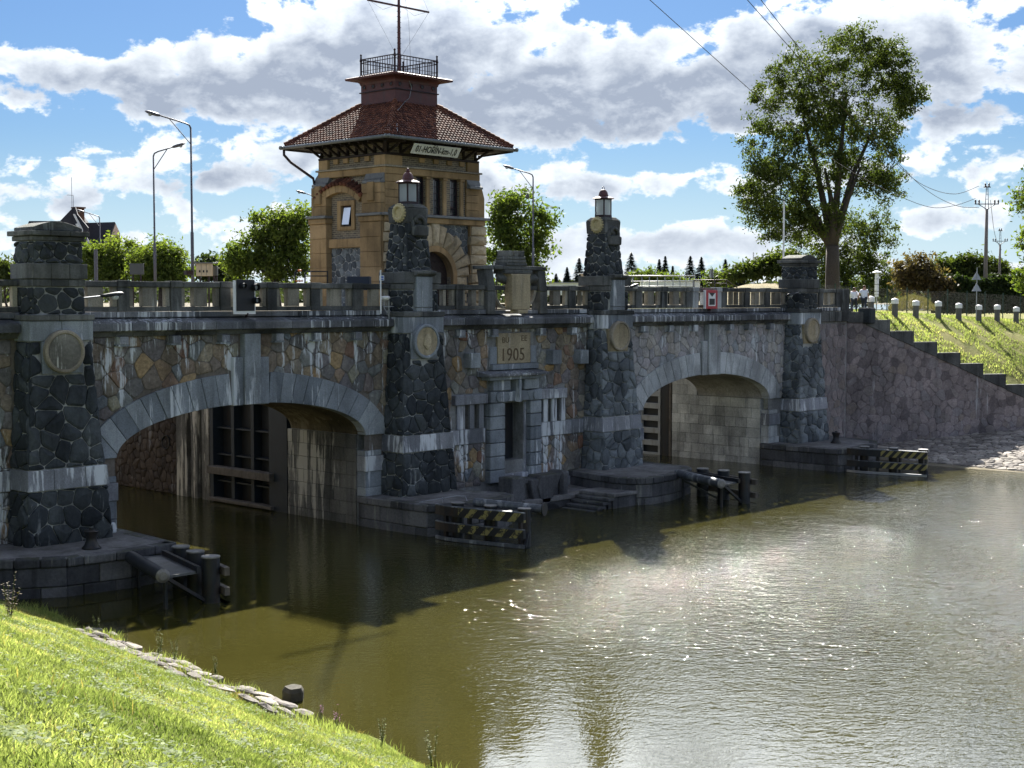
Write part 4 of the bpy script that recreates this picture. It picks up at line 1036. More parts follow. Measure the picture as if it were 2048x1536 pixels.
# corner piers, upper storey: coursed ochre blocks
def pierblocks(x0, x1, y0, y1, z0, z1, n, mat=oc, nm='pier_block', bev=.015):
    h = (z1 - z0) / n
    for i in range(n): bx(nm, mat, tw, x0, x1, y0, y1, z0 + i * h + .006, z0 + (i + 1) * h - .006, bev, tone_())
e = .05
pierblocks(XS - e, XS + 1.25, YF - e, YF + .5, 12.955, 14.715, 5); pierblocks(XS - e, XS + .55, YF + .51, YF + 1.25, 12.955, 14.715, 5)
pierblocks(TX + HX - .82, TX + HX + e, YF - e, YF + .8, 12.955, 14.715, 5); pierblocks(XS - e, XS + .5, TY + HY - .75, TY + HY + e, 12.955, 14.715, 5)
for x0, x1 in ((XS - e, XS + 1.0), (TX + HX - .75, TX + HX + e)): bx('frieze_corner', oc, tw, x0, x1, YF - e, YF + .7, 15.105, 15.555, .015, tone_())
bx('frieze_corner', oc, tw, XS - e, XS + .4, TY + HY - .6, TY + HY + e, 15.105, 15.555, .015, tone_())
# windows of the front with leaded lights
for i, (a, b) in enumerate(((44.68, 45.23), (45.77, 46.30), (46.87, 47.42))):
    w = MB(); y = YF + .20
    for x0, x1, z0, z1 in ((a - .02, a + .06, 12.96, 14.70), (b - .06, b + .02, 12.96, 14.70), (a + .06, b - .06, 12.96, 13.05), (a + .06, b - .06, 14.62, 14.70)): w.box(x0, x1, y, y + .07, z0, z1)
    wo = w.build('window', M['iron'], tw)
    g = MB().box(a + .055, b - .055, y + .03, y + .045, 13.04, 14.63).build('pane', M['glass_lead'] if 'glass_lead' in M else M['glass'], wo)
    k = MB()
    for z in lin(13.05, 14.62, 6)[1:-1]: k.box(a + .06, b - .06, y + .012, y + .026, z - .012, z + .012)
    k.box((a + b) / 2 - .011, (a + b) / 2 + .011, y + .010, y + .024, 13.05, 14.62); k.build('glazing_bar', M['iron'], wo)
    bx('mullion_pier', oc, tw, b + .03, b + .25, YF - .03, YF + .30, 12.955, 14.60, .02, tone_()); bx('mullion_cap', oc, tw, b + .0, b + .30, YF - .07, YF + .3, 14.605, 14.715, .015)
bx('mullion_pier', oc, tw, 44.42, 44.65, YF - .03, YF + .30, 12.955, 14.60, .02)
# front ground storey: basalt panel, rock-faced arch, quoins, studded door
pan = lambda u, v, h: (u, YF + .06 - h, v)
mb = MB(); wall_grid(mb, XS + .8, TX + HX - .6, 8.5, 12.57, [(44.5, 46.92, 8.5, 11.34)], YF + .03, YF + .058); mb.build('basalt_panel', M['mortar_light'], tw)
stones([(XS + .85, 8.6), (TX + HX - .65, 8.6), (TX + HX - .65, 12.56), (XS + .85, 12.56)], .36, 61, lambda u, v, h: (u, YF + .03 - h, v), M['basalt_grey'], tw, arcs=[(45.71, 10.1, 1.95, 2.0)], holes=[(43.7, 47.7, 8, 10.2)], proud=.03, joint=.015, bevel=.02)
nv = 13
for k in range(nv):
    t0, t1 = math.pi * k / nv + .012, math.pi * (k + 1) / nv - .012; ro = 2.22 + (.18 if k % 2 else .0) + (.30 if k == 6 else 0)
    rnd = random.Random(k); tt = [t0, (t0 + t1) / 2, t1]
    pts = [(45.71 - 1.44 * math.cos(t), 10.13 + 1.44 * math.sin(t)) for t in tt] + [(45.71 - ro * math.cos(t), 10.13 + ro * math.sin(t)) for t in reversed(tt)]
    mb = MB(); stone_shape(mb, pts, lambda u, v, h: (u, YF - h, v), rnd, joint=.0, proud=.20, base=-.06, rounding=.06, bevel=.10, tone=rnd.random()); mb.build('arch_voussoir', M['quoin'], tw)
ringp = [(45.71 - 1.17 * math.cos(t), 10.13 + 1.17 * math.sin(t)) for t in lin(0, math.pi, 25)] + [(45.71 - 1.43 * math.cos(t), 10.13 + 1.43 * math.sin(t)) for t in lin(math.pi, 0, 25)]
mb = MB()
for i in range(24): mb.prism([ringp[i], ringp[i + 1], ringp[48 - i], ringp[49 - i]], lambda u, w, y: (u, y, w), YF + .40, YF - .12)
mb.box(44.28, 44.54, YF - .12, YF + .4, 8.5, 10.13).box(46.88, 47.14, YF - .12, YF + .4, 8.5, 10.13); mb.build('door_surround', oc, tw)
for s, x0, x1 in ((-1, 43.6, 44.27), (1, 47.15, 47.82)):
    for i in range(4):
        z = 8.55 + i * .40; mb = MB(); stone_shape(mb, [(x0, z), (x1, z), (x1, z + .38), (x0, z + .38)], lambda u, v, h: (u, YF - h, v), random.Random(i), joint=.004, proud=.18, base=-.06, rounding=.06, bevel=.08, tone=tone_()); mb.build('rusticated_block', M['quoin'], tw)
dr = MB().box(44.5, 46.9, YF + .30, YF + .38, 8.5, 11.35).build('door', M['door_wood'] if 'door_wood' in M else M['timber_dark'], tw)
mb = MB()
for i in range(9):
    for j in range(10):
        u, v = 44.68 + i * .26 + (.13 if j % 2 else 0), 8.7 + j * .26
        if (u - 45.71) ** 2 + max(0, v - 10.13) ** 2 < 1.2: mb.bar((u - .10, YF + .29, v), (u, YF + .29, v + .13), .02); mb.bar((u, YF + .29, v + .13), (u + .10, YF + .29, v), .02)
mb.build('door_lattice', M['iron'], dr); bx('notice', M['greybox'], dr, 46.2, 46.36, YF + .285, YF + .299, 9.75, 10.0)
for x0, x1, sd in ((47.95, 49.0, 1), (XS - .3, 43.4, 2)):
    n = 9; h = (12.56 - 8.5) / n
    for i in range(n):
        w = .0 if i % 2 else .06; z = 8.5 + i * h; mb = MB()
        stone_shape(mb, [(x0 + w, z), (x1, z), (x1, z + h - .03), (x0 + w, z + h - .03)], lambda u, v, h_: (u, YF - .16 - h_, v), random.Random(i * 7 + sd), joint=.003, proud=.16, base=-.2, rounding=.05, bevel=.085, tone=tone_()); mb.build('quoin_block', M['quoin'], tw)
bx('corner_core', oc, tw, 47.96, TX + HX + .3, YF - .15, YF + .9, 8.5, 12.57); bx('corner_core', oc, tw, XS - .31, 43.41, YF - .15, YF + .2, 8.5, 12.57)
# left side: corner pilasters with scrolled shoulders, brick panel under a tiled arch, basalt panel below
for y0, y1 in ((YF - .10, YF + 1.35), (TY + HY - .85, TY + HY + .35)):
    pierblocks(XS - .36, XS + .35, y0, y1, 8.5, 12.57, 6)
    pierblocks(XS - .30, XS + .3, y0 + .08, y1 - .05, 12.955, 14.30, 3, M['ochre'])
    MB().prism([(XS - .30, 14.31), (XS - .30, 14.42), (XS - .16, 14.52), (XS - .07, 14.75), (XS + .1, 14.95), (XS + .1, 14.31)], lambda u, w, y: (u, y, w), y0 + .09, y1 - .09).build('scrolled_shoulder', M['lead'], tw, bev=.01)
    bx('pilaster_cap', M['lead'], tw, XS - .52, XS + .3, y0 - .12, y1 + .12, 12.832, 12.952, .02); bx('pilaster_neck', oc, tw, XS - .42, XS + .3, y0 - .06, y1 + .06, 12.575, 12.828, .03)
    bx('corbel_drop', oc, tw, XS - .40, XS - .2, (y0 + y1) / 2 - .22, (y0 + y1) / 2 + .22, 13.5, 14.35, .03)
MB().prism([(YF - .3, 14.31), (YF - .3, 14.4), (YF - .14, 14.52), (YF - .05, 14.75), (YF + .1, 14.9), (YF + .1, 14.31)], lambda u, w, x: (x, u, w), TX + HX - .8, TX + HX + .05).build('scrolled_shoulder', M['lead'], tw, bev=.01)
MB().prism([(TX + HX - .1, 12.96), (TX + HX + .42, 12.96), (TX + HX + .42, 13.9), (TX + HX + .28, 14.3), (TX + HX + .06, 14.5), (TX + HX - .1, 14.5)], lambda u, w, y: (u, y, w), YF - .04, YF + 1.2).build('scrolled_buttress', oc, tw, bev=.02)
bx('band', oc, tw, XS - .22, XS + .2, YF + 1.36, TY + HY - .86, 11.45, 11.86, .015)
bx('side_panel', M['mortar_light'], tw, XS - .03, XS + .2, YF + 1.36, TY + HY - .86, 8.5, 11.44)
stones([(YF + 1.37, 8.5), (TY + HY - .87, 8.5), (TY + HY - .87, 11.43), (YF + 1.37, 11.43)], .36, 63, lambda u, v, h: (XS - .03 - h, u, v), M['basalt_grey'], tw, proud=.03, joint=.014, bevel=.02)
mb = MB(); wall_grid(mb, YF + 1.36, TY + HY - .86, 11.87, 14.6, [(7.25, 8.02, 12.42, 13.40)], XS - .02, XS + .25)
for i in range(len(mb.v)): u, w, z = mb.v[i]; mb.v[i] = (w, u, z)
mb.f = [f[::-1] for f in mb.f]
mb.build('side_brick_panel', M['brick'], tw)
AY, AZ, AR = 7.92, 12.35, 2.0                                     # hood arch over the side window
th0 = math.asin(min(1, 1.42 / AR))
for k in range(7):
    t0, t1 = -th0 + 2 * th0 * k / 7, -th0 + 2 * th0 * (k + 1) / 7 - .006
    tt = lin(t0, t1, 4); pts = [(AY + AR * math.sin(t) * .95, AZ + AR * math.cos(t) * .82) for t in tt] + [(AY + (AR + .36) * math.sin(t) * .95, AZ + (AR + .42) * math.cos(t) * .82) for t in reversed(tt)]
    MB().prism(pts[::-1], lambda u, w, x: (x, u, w), XS + .2, XS - .28, tone_()).build('hood_voussoir', oc, tw, bev=.012)
mb = MB(); nt = 15
for i in range(nt):
    t = -th0 * 1.06 + 2.12 * th0 * (i + .5) / nt; y, z = AY + (AR + .40) * math.sin(t) * .95, AZ + (AR + .46) * math.cos(t) * .82
    mb.tone = tone_(); mb.tube([(XS - .40, y, z), (XS - .12, y, z + .13), (XS + .12, y, z + .28)], .10, 6)
mb.build('hood_tiles', M['tile'], tw)
fr = MB()
for y0, y1, z0, z1 in ((7.03, 7.26, 12.26, 13.62), (8.01, 8.26, 12.26, 13.62), (7.26, 8.01, 12.26, 12.43), (7.26, 8.01, 13.39, 13.62)): fr.box(XS - .10, XS + .1, y0, y1, z0, z1)
sw = fr.build('side_window', oc, tw, bev=.01)
bx('window_recess', M['black'], sw, XS + .22, XS + .24, 7.2, 8.05, 12.4, 13.42)
mb = MB()
for y0, y1, z0, z1 in ((7.28, 7.34, 12.44, 13.38), (7.93, 7.99, 12.44, 13.38), (7.34, 7.93, 12.44, 12.50), (7.34, 7.93, 13.32, 13.38)): mb.box(XS + .06, XS + .11, y0, y1, z0, z1)
mb.build('window_frame', M['iron'], sw)
bx('pane', M['glass'], sw, XS + .08, XS + .09, 7.34, 7.93, 12.5, 13.32)
mb = MB().quad((XS - .12, 7.42, 12.52), (XS - .12, 7.90, 12.52), (XS + .02, 7.90, 13.30), (XS + .02, 7.42, 13.30)); mb.quad((XS - .11, 7.42, 12.52), (XS + .03, 7.42, 13.30), (XS + .03, 7.90, 13.30), (XS - .11, 7.90, 12.52)); mb.build('tilted_pane', M['mirror_pane'], sw)
# roof: timber brackets, soffit, tiles, gutters
EXH, EYH, ZE, ZR = 4.0, 3.62, 16.22, 18.12; CXH, CYH = 1.35, 1.2
for x in lin(XS + .15, TX + HX - .15, 8):
    if 43.6 < x < 46.55 and False: continue
    mb = MB(); mb.bar((x, YF + .02, 15.66), (x, YF + .02, 16.1), .10); mb.bar((x, YF - 1.15, 16.08), (x, YF + .1, 16.12), .09, .10); mb.bar((x, YF - .03, 15.70), (x, YF - .85, 16.06), .08, .10); mb.build('eave_bracket', M['timber_dark'], tw)
for y in lin(YF + .1, TY + HY - .1, 8):
    mb = MB(); mb.bar((XS + .02, y, 15.66), (XS + .02, y, 16.1), .10); mb.bar((XS - .95, y, 16.08), (XS + .1, y, 16.12), .09, .10); mb.bar((XS - .03, y, 15.70), (XS - .70, y, 16.06), .08, .10); mb.build('eave_bracket', M['timber_dark'], tw)
mb = MB(); mb.bar((XS, YF, 15.7), (XS - .85, YF - .95, 16.08), .14, .16); mb.build('hip_bracket', M['timber_dark'], tw)
mb = MB(); mb.quad((TX - EXH, TY - EYH, ZE - .06), (TX - EXH, TY + EYH, ZE - .06), (TX + EXH, TY + EYH, ZE - .06), (TX + EXH, TY - EYH, ZE - .06))
b4 = [(TX - EXH, TY - EYH, ZE), (TX + EXH, TY - EYH, ZE), (TX + EXH, TY + EYH, ZE), (TX - EXH, TY + EYH, ZE)]; t4 = [(TX - CXH, TY - CYH, ZR), (TX + CXH, TY - CYH, ZR), (TX + CXH, TY + CYH, ZR), (TX - CXH, TY + CYH, ZR)]
for i in range(4): mb.quad(b4[i], b4[(i + 1) % 4], t4[(i + 1) % 4], t4[i])
mb.build('roof', M['timber_dark'], tw)
def roof_tiles(b0, b1, t0, t1, name):
    """overlapping rolled tiles laid in courses up one hip face; each course sags slightly like old work"""
    b0, b1, t0, t1 = map(Vector, (b0, b1, t0, t1)); mb = MB(); rows = 15
    nrm = (b1 - b0).cross(t0 - b0).normalized(); L0 = (b1 - b0).length; w = .215
    along = (b1 - b0).normalized(); rise = ((t0 + t1) / 2 - (b0 + b1) / 2); mid0 = (b0 + b1) / 2
    for r_ in range(rows):
        f0, f1 = r_ / rows, min(1, (r_ + 1.22) / rows)
        half = ((1 - f0) * L0 + f0 * (t1 - t0).length) / 2 - .02
        k = int(half // w) + 1
        for i in range(-k, k + 1):
            c = i * w + (0 if r_ % 2 else w / 2 * 0)
            if abs(c) > half - .03: continue
            hi = min(half, 99); p = mid0 + along * c + rise * f0 + nrm * (.055 + rt_.uniform(-.006, .006)); q = mid0 + along * c + rise * f1 + nrm * .018
            if abs(c) > ((1 - f1) * L0 + f1 * (t1 - t0).length) / 2 + .03: q = p + (q - p) * .5
            mb.tone = rt_.random(); v = []
            for e_, o in ((p, 1), (q, .92)):
                for a in (-1, -.6, 0, .6, 1): v.append(e_ + along * (a * w * .49 * o) + nrm * (.075 * math.sqrt(max(0, 1 - a * a))))
            v += [p + along * (a * w * .40) + nrm * (.045 * math.sqrt(max(0, 1 - a * a)) - .01) for a in (-1, 0, 1)]
            mb.add(v, [(0, 1, 6, 5), (1, 2, 7, 6), (2, 3, 8, 7), (3, 4, 9, 8), (0, 10, 11, 2, 1), (4, 3, 2, 11, 12)])
    return mb.build(name, M['tile'], tw, kind='stuff')
for i in range(4): roof_tiles(b4[i], b4[(i + 1) % 4], t4[i], t4[(i + 1) % 4], 'roof_tiles')
for i in range(4):
    a, b = Vector(b4[i]), Vector(t4[i]); n = 16; up = Vector((0, 0, .10))
    for k in range(n):
        p, q = a.lerp(b, k / n) + up, a.lerp(b, (k + 1.15) / n) + up * .8
        MB().tube([p, q], [.135, .11], 8, tone=tone_()).build('ridge_tile', M['tile'], tw, smooth=False)
for a, b in ((b4[0], b4[1]), (b4[0], b4[3]), (b4[1], b4[2]), (b4[3], b4[2])):
    d = (Vector(b) - Vector(a)).normalized() * .22; o = Vector((0, 0, -.04)); c = (Vector(a) + Vector(b)) / 2 - Vector((TX, TY, ZE)); c = c.normalized() * .07; c.z = 0
    MB().tube([Vector(a) - d + o + c, Vector(b) + d + o + c], .085, 8).build('gutter', M['zinc'], tw, smooth=True)
MB().tube([(TX - EXH + .05, TY + EYH + .1, ZE - .05), (TX - EXH + .05, TY + EYH + .1, ZE - .35), (TX - EXH + .25, TY + EYH - .15, ZE - .7), (XS - .2, TY + HY + .25, 14.75), (XS - .15, TY + HY + .2, 14.3)], .065, 8).build('downpipe', M['iron_purple'] if 'iron_purple' in M else M['iron'], tw, smooth=True)
MB().bar((TX - EXH, TY + EYH, ZE - .12), (XS, TY + HY, ZE - .30), .07, .09).build('hip_tie', M['timber_dark'], tw); MB().bar((TX + EXH, TY - EYH, ZE - .12), (TX + HX, YF, ZE - .35), .07, .09).build('hip_tie', M['timber_dark'], tw)
# cupola
ox = M['oxblood']; z1, z2, z3 = ZR - .1, 18.74, 19.28
bx('cupola_wall', ox, tw, TX - CXH, TX + CXH, TY - CYH, TY + CYH, z1, z3, .02)
for z, e, h in ((z2, .06, .05), (18.32, .0, .0)):
    if h: bx('cupola_band', M['iron'], tw, TX - CXH - e, TX + CXH + e, TY - CYH - e, TY + CYH + e, z, z + h, .01)
for x in lin(TX - CXH + .28, TX + CXH - .28, 4): MB().lathe([(.085, -.02), (.085, .02), (.06, .03)], (x, TY - CYH - .0, 19.0), 14, 'Y').build('vent_hole', M['black'], tw); MB().tube([(x + .10 * math.cos(t), TY - CYH - .02, 19.0 + .10 * math.sin(t)) for t in lin(0, 2 * math.pi, 15)], .016, 5).build('vent_ring', ox, tw)
for y in lin(TY - CYH + .26, TY + CYH - .26, 4): MB().lathe([(.085, -.02), (.085, .02), (.06, .03)], (TX - CXH, y, 19.0), 14, 'X').build('vent_hole', M['black'], tw); MB().tube([(TX - CXH - .02, y + .10 * math.cos(t), 19.0 + .10 * math.sin(t)) for t in lin(0, 2 * math.pi, 15)], .016, 5).build('vent_ring', ox, tw)
def ringq(mb, h0, k0, za, h1, k1, zb):
    a = [(TX - h0, TY - k0, za), (TX + h0, TY - k0, za), (TX + h0, TY + k0, za), (TX - h0, TY + k0, za)]; b = [(TX - h1, TY - k1, zb), (TX + h1, TY - k1, zb), (TX + h1, TY + k1, zb), (TX - h1, TY + k1, zb)]
    for i in range(4): mb.quad(a[i], a[(i + 1) % 4], b[(i + 1) % 4], b[i])
mb = MB(); prof = [(0, 19.10), (.03, 19.2), (.10, 19.27), (.22, 19.31), (.50, 19.33), (.52, 19.42), (.44, 19.46), (-.6, 19.47)]
for (e0, za), (e1, zb) in zip(prof, prof[1:]): ringq(mb, CXH + .012 + e0, CYH + .012 + e0, za, CXH + .012 + e1, CYH + .012 + e1, zb)
mb.build('platform', ox, tw)
bx('platform_floor', M['iron'], tw, TX - 1.2, TX + 1.2, TY - 1.1, TY + 1.1, 19.44, 19.475)
rx, ry, zr0, zr1 = 1.34, 1.18, 19.47, 20.32
rl = thing_part = None
for sx in (-1, 1):
    for sy in (-1, 1): MB().lathe([(.05, zr0), (.05, zr1 - .1), (.075, zr1 - .06), (.045, zr1 + .06), (.035, zr1 + .17), (.05, zr1 + .19), (.05, zr1 + .23), (.02, zr1 + .26)], (TX + sx * rx, TY + sy * ry, 0), 8).build('railing_post', M['iron'], tw)
for a, b in (((-rx, -ry), (rx, -ry)), ((rx, -ry), (rx, ry)), ((rx, ry), (-rx, ry)), ((-rx, ry), (-rx, -ry))):
    p, q = Vector((TX + a[0], TY + a[1], 0)), Vector((TX + b[0], TY + b[1], 0))
    for z, t in ((zr1, .045), (zr1 - .16, .03), (zr0 + .12, .03), (zr0 + .30, .02)): MB().bar(p + Vector((0, 0, z)), q + Vector((0, 0, z)), t).build('rail', M['iron'], tw)
    n = 14
    for k in range(1, n):
        c = p.lerp(q, k / n); MB().bar(c + Vector((0, 0, zr0 + .02)), c + Vector((0, 0, zr1)), .024).build('railing_bar', M['iron'], tw)
MB().tube([(TX - .55, TY - CYH - .03, 19.3), (TX - .35, TY - CYH - .04, 18.9), (TX - .5, TY - CYH - .04, 18.4), (TX - .95, TY - CYH - .2, 18.15), (TX - 1.75, TY - CYH - .75, 17.75), (TX - 2.3, TY - 2.0, 17.35), (TX - 2.8, TY - 2.9, 16.9), (TX - 3.3, TY - 3.5, 16.45)], .014, 5).build('lightning_cable', M['galv'], tw)

ms = thing('flag_mast', 'tall oxblood mast with cross yard and stay wires on the tower platform', 'mast', (TX, TY, 19.47))
MB().tube([(TX, TY, 19.47), (TX, TY, 21.5), (TX, TY, 23.4), (TX, TY, 26.5)], [.085, .075, .06, .03], 8).build('pole', M['iron_red'] if 'iron_red' in M else M['oxblood'], ms)
MB().bar((TX - 1.95, TY, 22.85), (TX + 1.95, TY, 22.85), .06, .08).build('yard', M['oxblood'], ms)
for s in (-1, 1):
    MB().tube([(TX + s * 1.92, TY, 22.82), (TX + s * .9, TY, 21.5), (TX + s * .09, TY, 20.45)], .006, 4).build('stay_wire', M['iron'], ms)
    MB().tube([(TX + s * 1.92, TY, 22.88), (TX + s * 1.0, TY, 22.55), (TX, TY, 22.95)], .006, 4).build('stay_wire', M['iron'], ms); MB().tube([(TX + s * 1.92, TY, 22.88), (TX, TY, 25.9)], .006, 4).build('stay_wire', M['iron'], ms)
MB().tube([(TX + .25, TY + .2, 24.9), (TX + 1.0, TY + .4, 22.3), (TX + 1.3, TY + .6, 20.3)], .006, 4).build('stay_wire', M['iron'], ms)
mb = MB()
for z in lin(19.9, 22.6, 12): mb.bar((TX - .13, TY, z), (TX + .13, TY, z), .02)
mb.build('climbing_rungs', M['iron'], ms)

sg = thing('name_sign', 'tilted white name board lettered 01-HOŘÍN-km-1,0 under the tower eaves', 'sign', (45.05, 3.9, 15.6))
A0, A1 = Vector((43.40, 4.06, 15.60)), Vector((46.33, 4.06, 15.60)); upv = Vector((0, -.26, .42))
B0, B1 = A0 + upv, A1 + upv; nn = (A1 - A0).cross(upv).normalized() * .03
MB().hexa([A0, A1, A1 - nn * -1, A0 - nn * -1], [B0, B1, B1 + nn, B0 + nn]).build('board', M['signwhite'], sg)
sgn_rot = math.atan2(upv.z, upv.y)
tx = text('01-HOŘÍN-km-1,0', 'lettering', M['black'], sg, (A0 + A1) / 2 + upv * .48 - Vector((0, .012, .0)), (sgn_rot, 0, 0), .45, .004, .70, .0, bold=.004)
tx.location = Vector(tx.location) + nn * 1.25
for x in (43.7, 45.0, 46.1): MB().bar((x, 4.06 - .26 + .05, 16.0), (x, 4.2, 16.13), .03).build('hanger', M['iron'], sg)

# ------------------------------------------------------------------ lock gates, seen through the arches
gt = thing('lock_gate', 'dark steel lock gate leaf folded open against the wall, seen through the left arch', 'gate', (37.3, 7.7, 0))
X0 = 37.12
bx('skin_plate', M['steel_gate'], gt, X0 + .55, X0 + .62, 4.95, 10.55, -1, 7.6)
for i, z in enumerate(lin(.9, 6.9, 6)): bx('stiffener', M['gate_plate'], gt, X0 + .20, X0 + .54, 6.25, 10.5, z, z + .07, tone=tone_())
for y in (7.5, 8.95): bx('upright', M['gate_plate'], gt, X0 + .12, X0 + .54, y, y + .22, -1, 7.5)
bx('heel_post', M['gate_plate'], gt, X0 - .02, X0 + .54, 5.0, 6.24, -1, 7.5); bx('mitre_post', M['gate_plate'], gt, X0 - .02, X0 + .54, 10.35, 10.6, -1, 7.5)
bx('walkway_beam', M['timber'], gt, X0 - .28, X0 + .2, 5.9, 10.5, 1.28, 1.62, .02); bx('walkway_beam', M['timber'], gt, X0 - .22, X0 + .2, 5.9, 10.5, .05, .20, .02)
cl = thing('lock_chamber_wall', 'brown rubble lock chamber wall with grooved pilasters behind the left arch', 'wall', (37.3, 16, 0))
bx('pilaster', M['ashlar_dark'], cl, X0 - .02, X0 + 1.2, 10.7, 11.25, -1, 8.4, .02, .7); bx('pilaster', M['ashlar_dark'], cl, X0 - .02, X0 + 1.2, 11.6, 12.1, -1, 8.4, .02, .4); bx('pilaster', M['ashlar_dark'], cl, X0 - .02, X0 + 1.2, 12.45, 13.3, -1, 8.4, .02, .6)
bx('groove_back', M['black'], cl, X0 + .4, X0 + 1.2, 11.2, 12.5, -1, 8.4)
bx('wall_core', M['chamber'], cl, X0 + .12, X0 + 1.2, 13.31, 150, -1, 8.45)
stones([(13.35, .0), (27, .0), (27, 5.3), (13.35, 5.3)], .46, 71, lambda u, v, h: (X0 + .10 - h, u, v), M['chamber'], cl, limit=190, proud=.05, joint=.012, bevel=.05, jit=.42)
MB().lathe([(.33, -.1), (.33, .06), (.30, .06), (.28, -.02), (.05, -.05)], (X0 + .05, 14.2, 2.4), 20, 'X').build('culvert_mouth', M['black'], cl)
bx('gauge_board', M['ashlar_dark'], cl, X0 - .03, X0 + .2, 3.0, 3.05, 3.0, 3.1)
gr = thing('lock_gate', 'pale grey barred lock gate leaf standing open behind the right arch', 'gate', (66.4, 8.5, 0))
X1 = 66.22
for i, z in enumerate(lin(-.2, 5.6, 9)): bx('cross_beam', M['gate_grey'], gr, X1 + .0, X1 + .22, 7.4, 10.2, z, z + .32, .015)
for y in (7.42, 8.75, 10.0): bx('upright', M['gate_grey'], gr, X1 + .04, X1 + .20, y, y + .16, -.5, 6.2)
bx('skin_plate', M['gate_plate'], gr, X1 + .30, X1 + .34, 7.3, 10.2, -.5, 6.2)
bx('heel_post', M['steel_gate'], gr, X1 - .05, X1 + .4, 6.75, 7.28, -1, 6.6, .02); bx('seal_strip', M['timber'], gr, X1 - .08, X1 + .1, 6.55, 6.72, -1, 6.6, .01)
# ashlar lining of the channels (right walls, the ones in view)
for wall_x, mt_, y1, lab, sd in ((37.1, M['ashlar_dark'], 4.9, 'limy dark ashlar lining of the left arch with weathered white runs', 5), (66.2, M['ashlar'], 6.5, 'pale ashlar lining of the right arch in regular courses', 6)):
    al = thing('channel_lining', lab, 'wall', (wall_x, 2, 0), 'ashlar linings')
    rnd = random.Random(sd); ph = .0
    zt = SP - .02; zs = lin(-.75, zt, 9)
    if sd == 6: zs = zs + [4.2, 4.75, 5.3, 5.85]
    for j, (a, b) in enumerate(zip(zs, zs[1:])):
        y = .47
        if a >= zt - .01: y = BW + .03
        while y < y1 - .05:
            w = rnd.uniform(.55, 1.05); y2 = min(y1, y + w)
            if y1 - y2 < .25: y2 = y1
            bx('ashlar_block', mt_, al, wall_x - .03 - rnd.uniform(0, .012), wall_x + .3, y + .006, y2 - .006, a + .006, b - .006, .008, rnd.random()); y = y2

# ------------------------------------------------------------------ quays, steps, spout block
def quay(name, label, poly, z1, parts_n, seed, coping=.28, z0=-.8, mat=None):
    """poly: outline from above; walled with coursed blocks under a coping"""
    r = thing('stone_quay', label, 'quay', (sum(p[0] for p in poly) / len(poly), sum(p[1] for p in poly) / len(poly), 0), 'stone quays at the pier feet')
    rnd = random.Random(seed); mat = mat or M['quay']
    cx_, cy_ = sum(p[0] for p in poly) / len(poly), sum(p[1] for p in poly) / len(poly)
    inn = [(cx_ + (x - cx_) * .9, cy_ + (y - cy_) * .9) for x, y in poly]
    MB().prism(inn, lambda u, w, z: (u, w, z), z0, z1 - .05).build('core', M['mortar_dark'], r)
    MB().prism(poly, lambda u, w, z: (u, w, z), z1 - .07, z1 - .004).build('paving', M['quay_top'], r)
    n = len(poly)
    for i in range(n):
        a, b = Vector(poly[i]), Vector(poly[(i + 1) % n]); L_ = (b - a).length; d = (b - a) / L_; nr = Vector((d.y, -d.x))
        k = max(1, round(L_ / 1.25))
        for lv, (za, zb) in enumerate(((z1 - coping, z1), ((z0 + z1) / 2 + .12, z1 - coping), (z0, (z0 + z1) / 2 + .12))):
            sh_ = 0 if lv % 2 else .5
            cuts = [0] + [L_ * (q + sh_) / k for q in range(k) if 0 < (q + sh_) / k < 1] + [L_]
            for c0, c1 in zip(cuts, cuts[1:]):
                if c1 - c0 < .05: continue
                o = .07 if lv == 0 else rnd.uniform(-.02, .02); o0 = o
                p, q = a + d * (c0 + .008), a + d * (c1 - .008); iw = .42
                bot = [p + nr * o, q + nr * o, q - nr * iw, p - nr * iw]
                bot = [(v.x, v.y, za + .008) for v in bot]; top = [(v[0], v[1], zb - (.008 if lv else 0)) for v in bot]
                MB().hexa(bot, top, rnd.random()).build('coping_stone' if lv == 0 else 'quay_block', mat, r, bev=.04 if lv == 0 else .025, seg=2 if lv == 0 else 1)
    return r
quay('quay', 'dark mossy stone quay at the foot of the leftmost pier', [(19.6, -2.2), (20.6, -3.0), (21.9, -3.8), (24.0, -4.05), (25.75, -3.8), (25.98, -.4), (25.98, .4), (19.6, .4)], 1.2, 0, 1)
quay('quay', 'dark stone quay with blunt nose between left arch and striped fender', [(36.98, .3), (36.98, -2.4), (37.05, -3.7), (37.9, -4.2), (40.7, -4.35), (41.6, -3.9), (41.75, -3.2), (41.2, -2.0), (41.2, .3)], 1.2, 0, 2)
quay('quay', 'pale rounded stone quay at the foot of the third pier, beside the landing steps', [(48.9, -2.5), (48.75, -3.6), (49.1, -4.35), (49.8, -4.7), (51.5, -4.6), (53.95, -3.75), (54.4, -3.2), (54.6, .3), (49.6, .3)], 1.2, 0, 3)
quay('quay', 'low stone quay under the last pier with an iron bollard on it', [(65.95, .3), (65.85, -1.4), (66.0, -4.5), (67.0, -4.75), (70.2, -4.4), (71.6, -3.6), (72.0, -2.2), (72.6, .3)], 1.2, 0, 4)
ld = thing('landing_stage', 'low paved landing with stone steps down to the water before the doorway', 'landing', (46.5, -2.5, 0))
bx('landing_slab', M['quay_top'], ld, 44.0, 49.55, -2.35, -.1, .30, .52, .03); bx('landing_face', M['quay'], ld, 44.1, 49.4, -2.25, -.2, -.8, .29)
bx('upper_slab', M['quay_top'], ld, 47.5, 49.2, -4.4, -2.36, .50, .66, .03, .6); bx('slab_core', M['quay'], ld, 47.55, 49.1, -4.3, -2.4, -.8, .49)
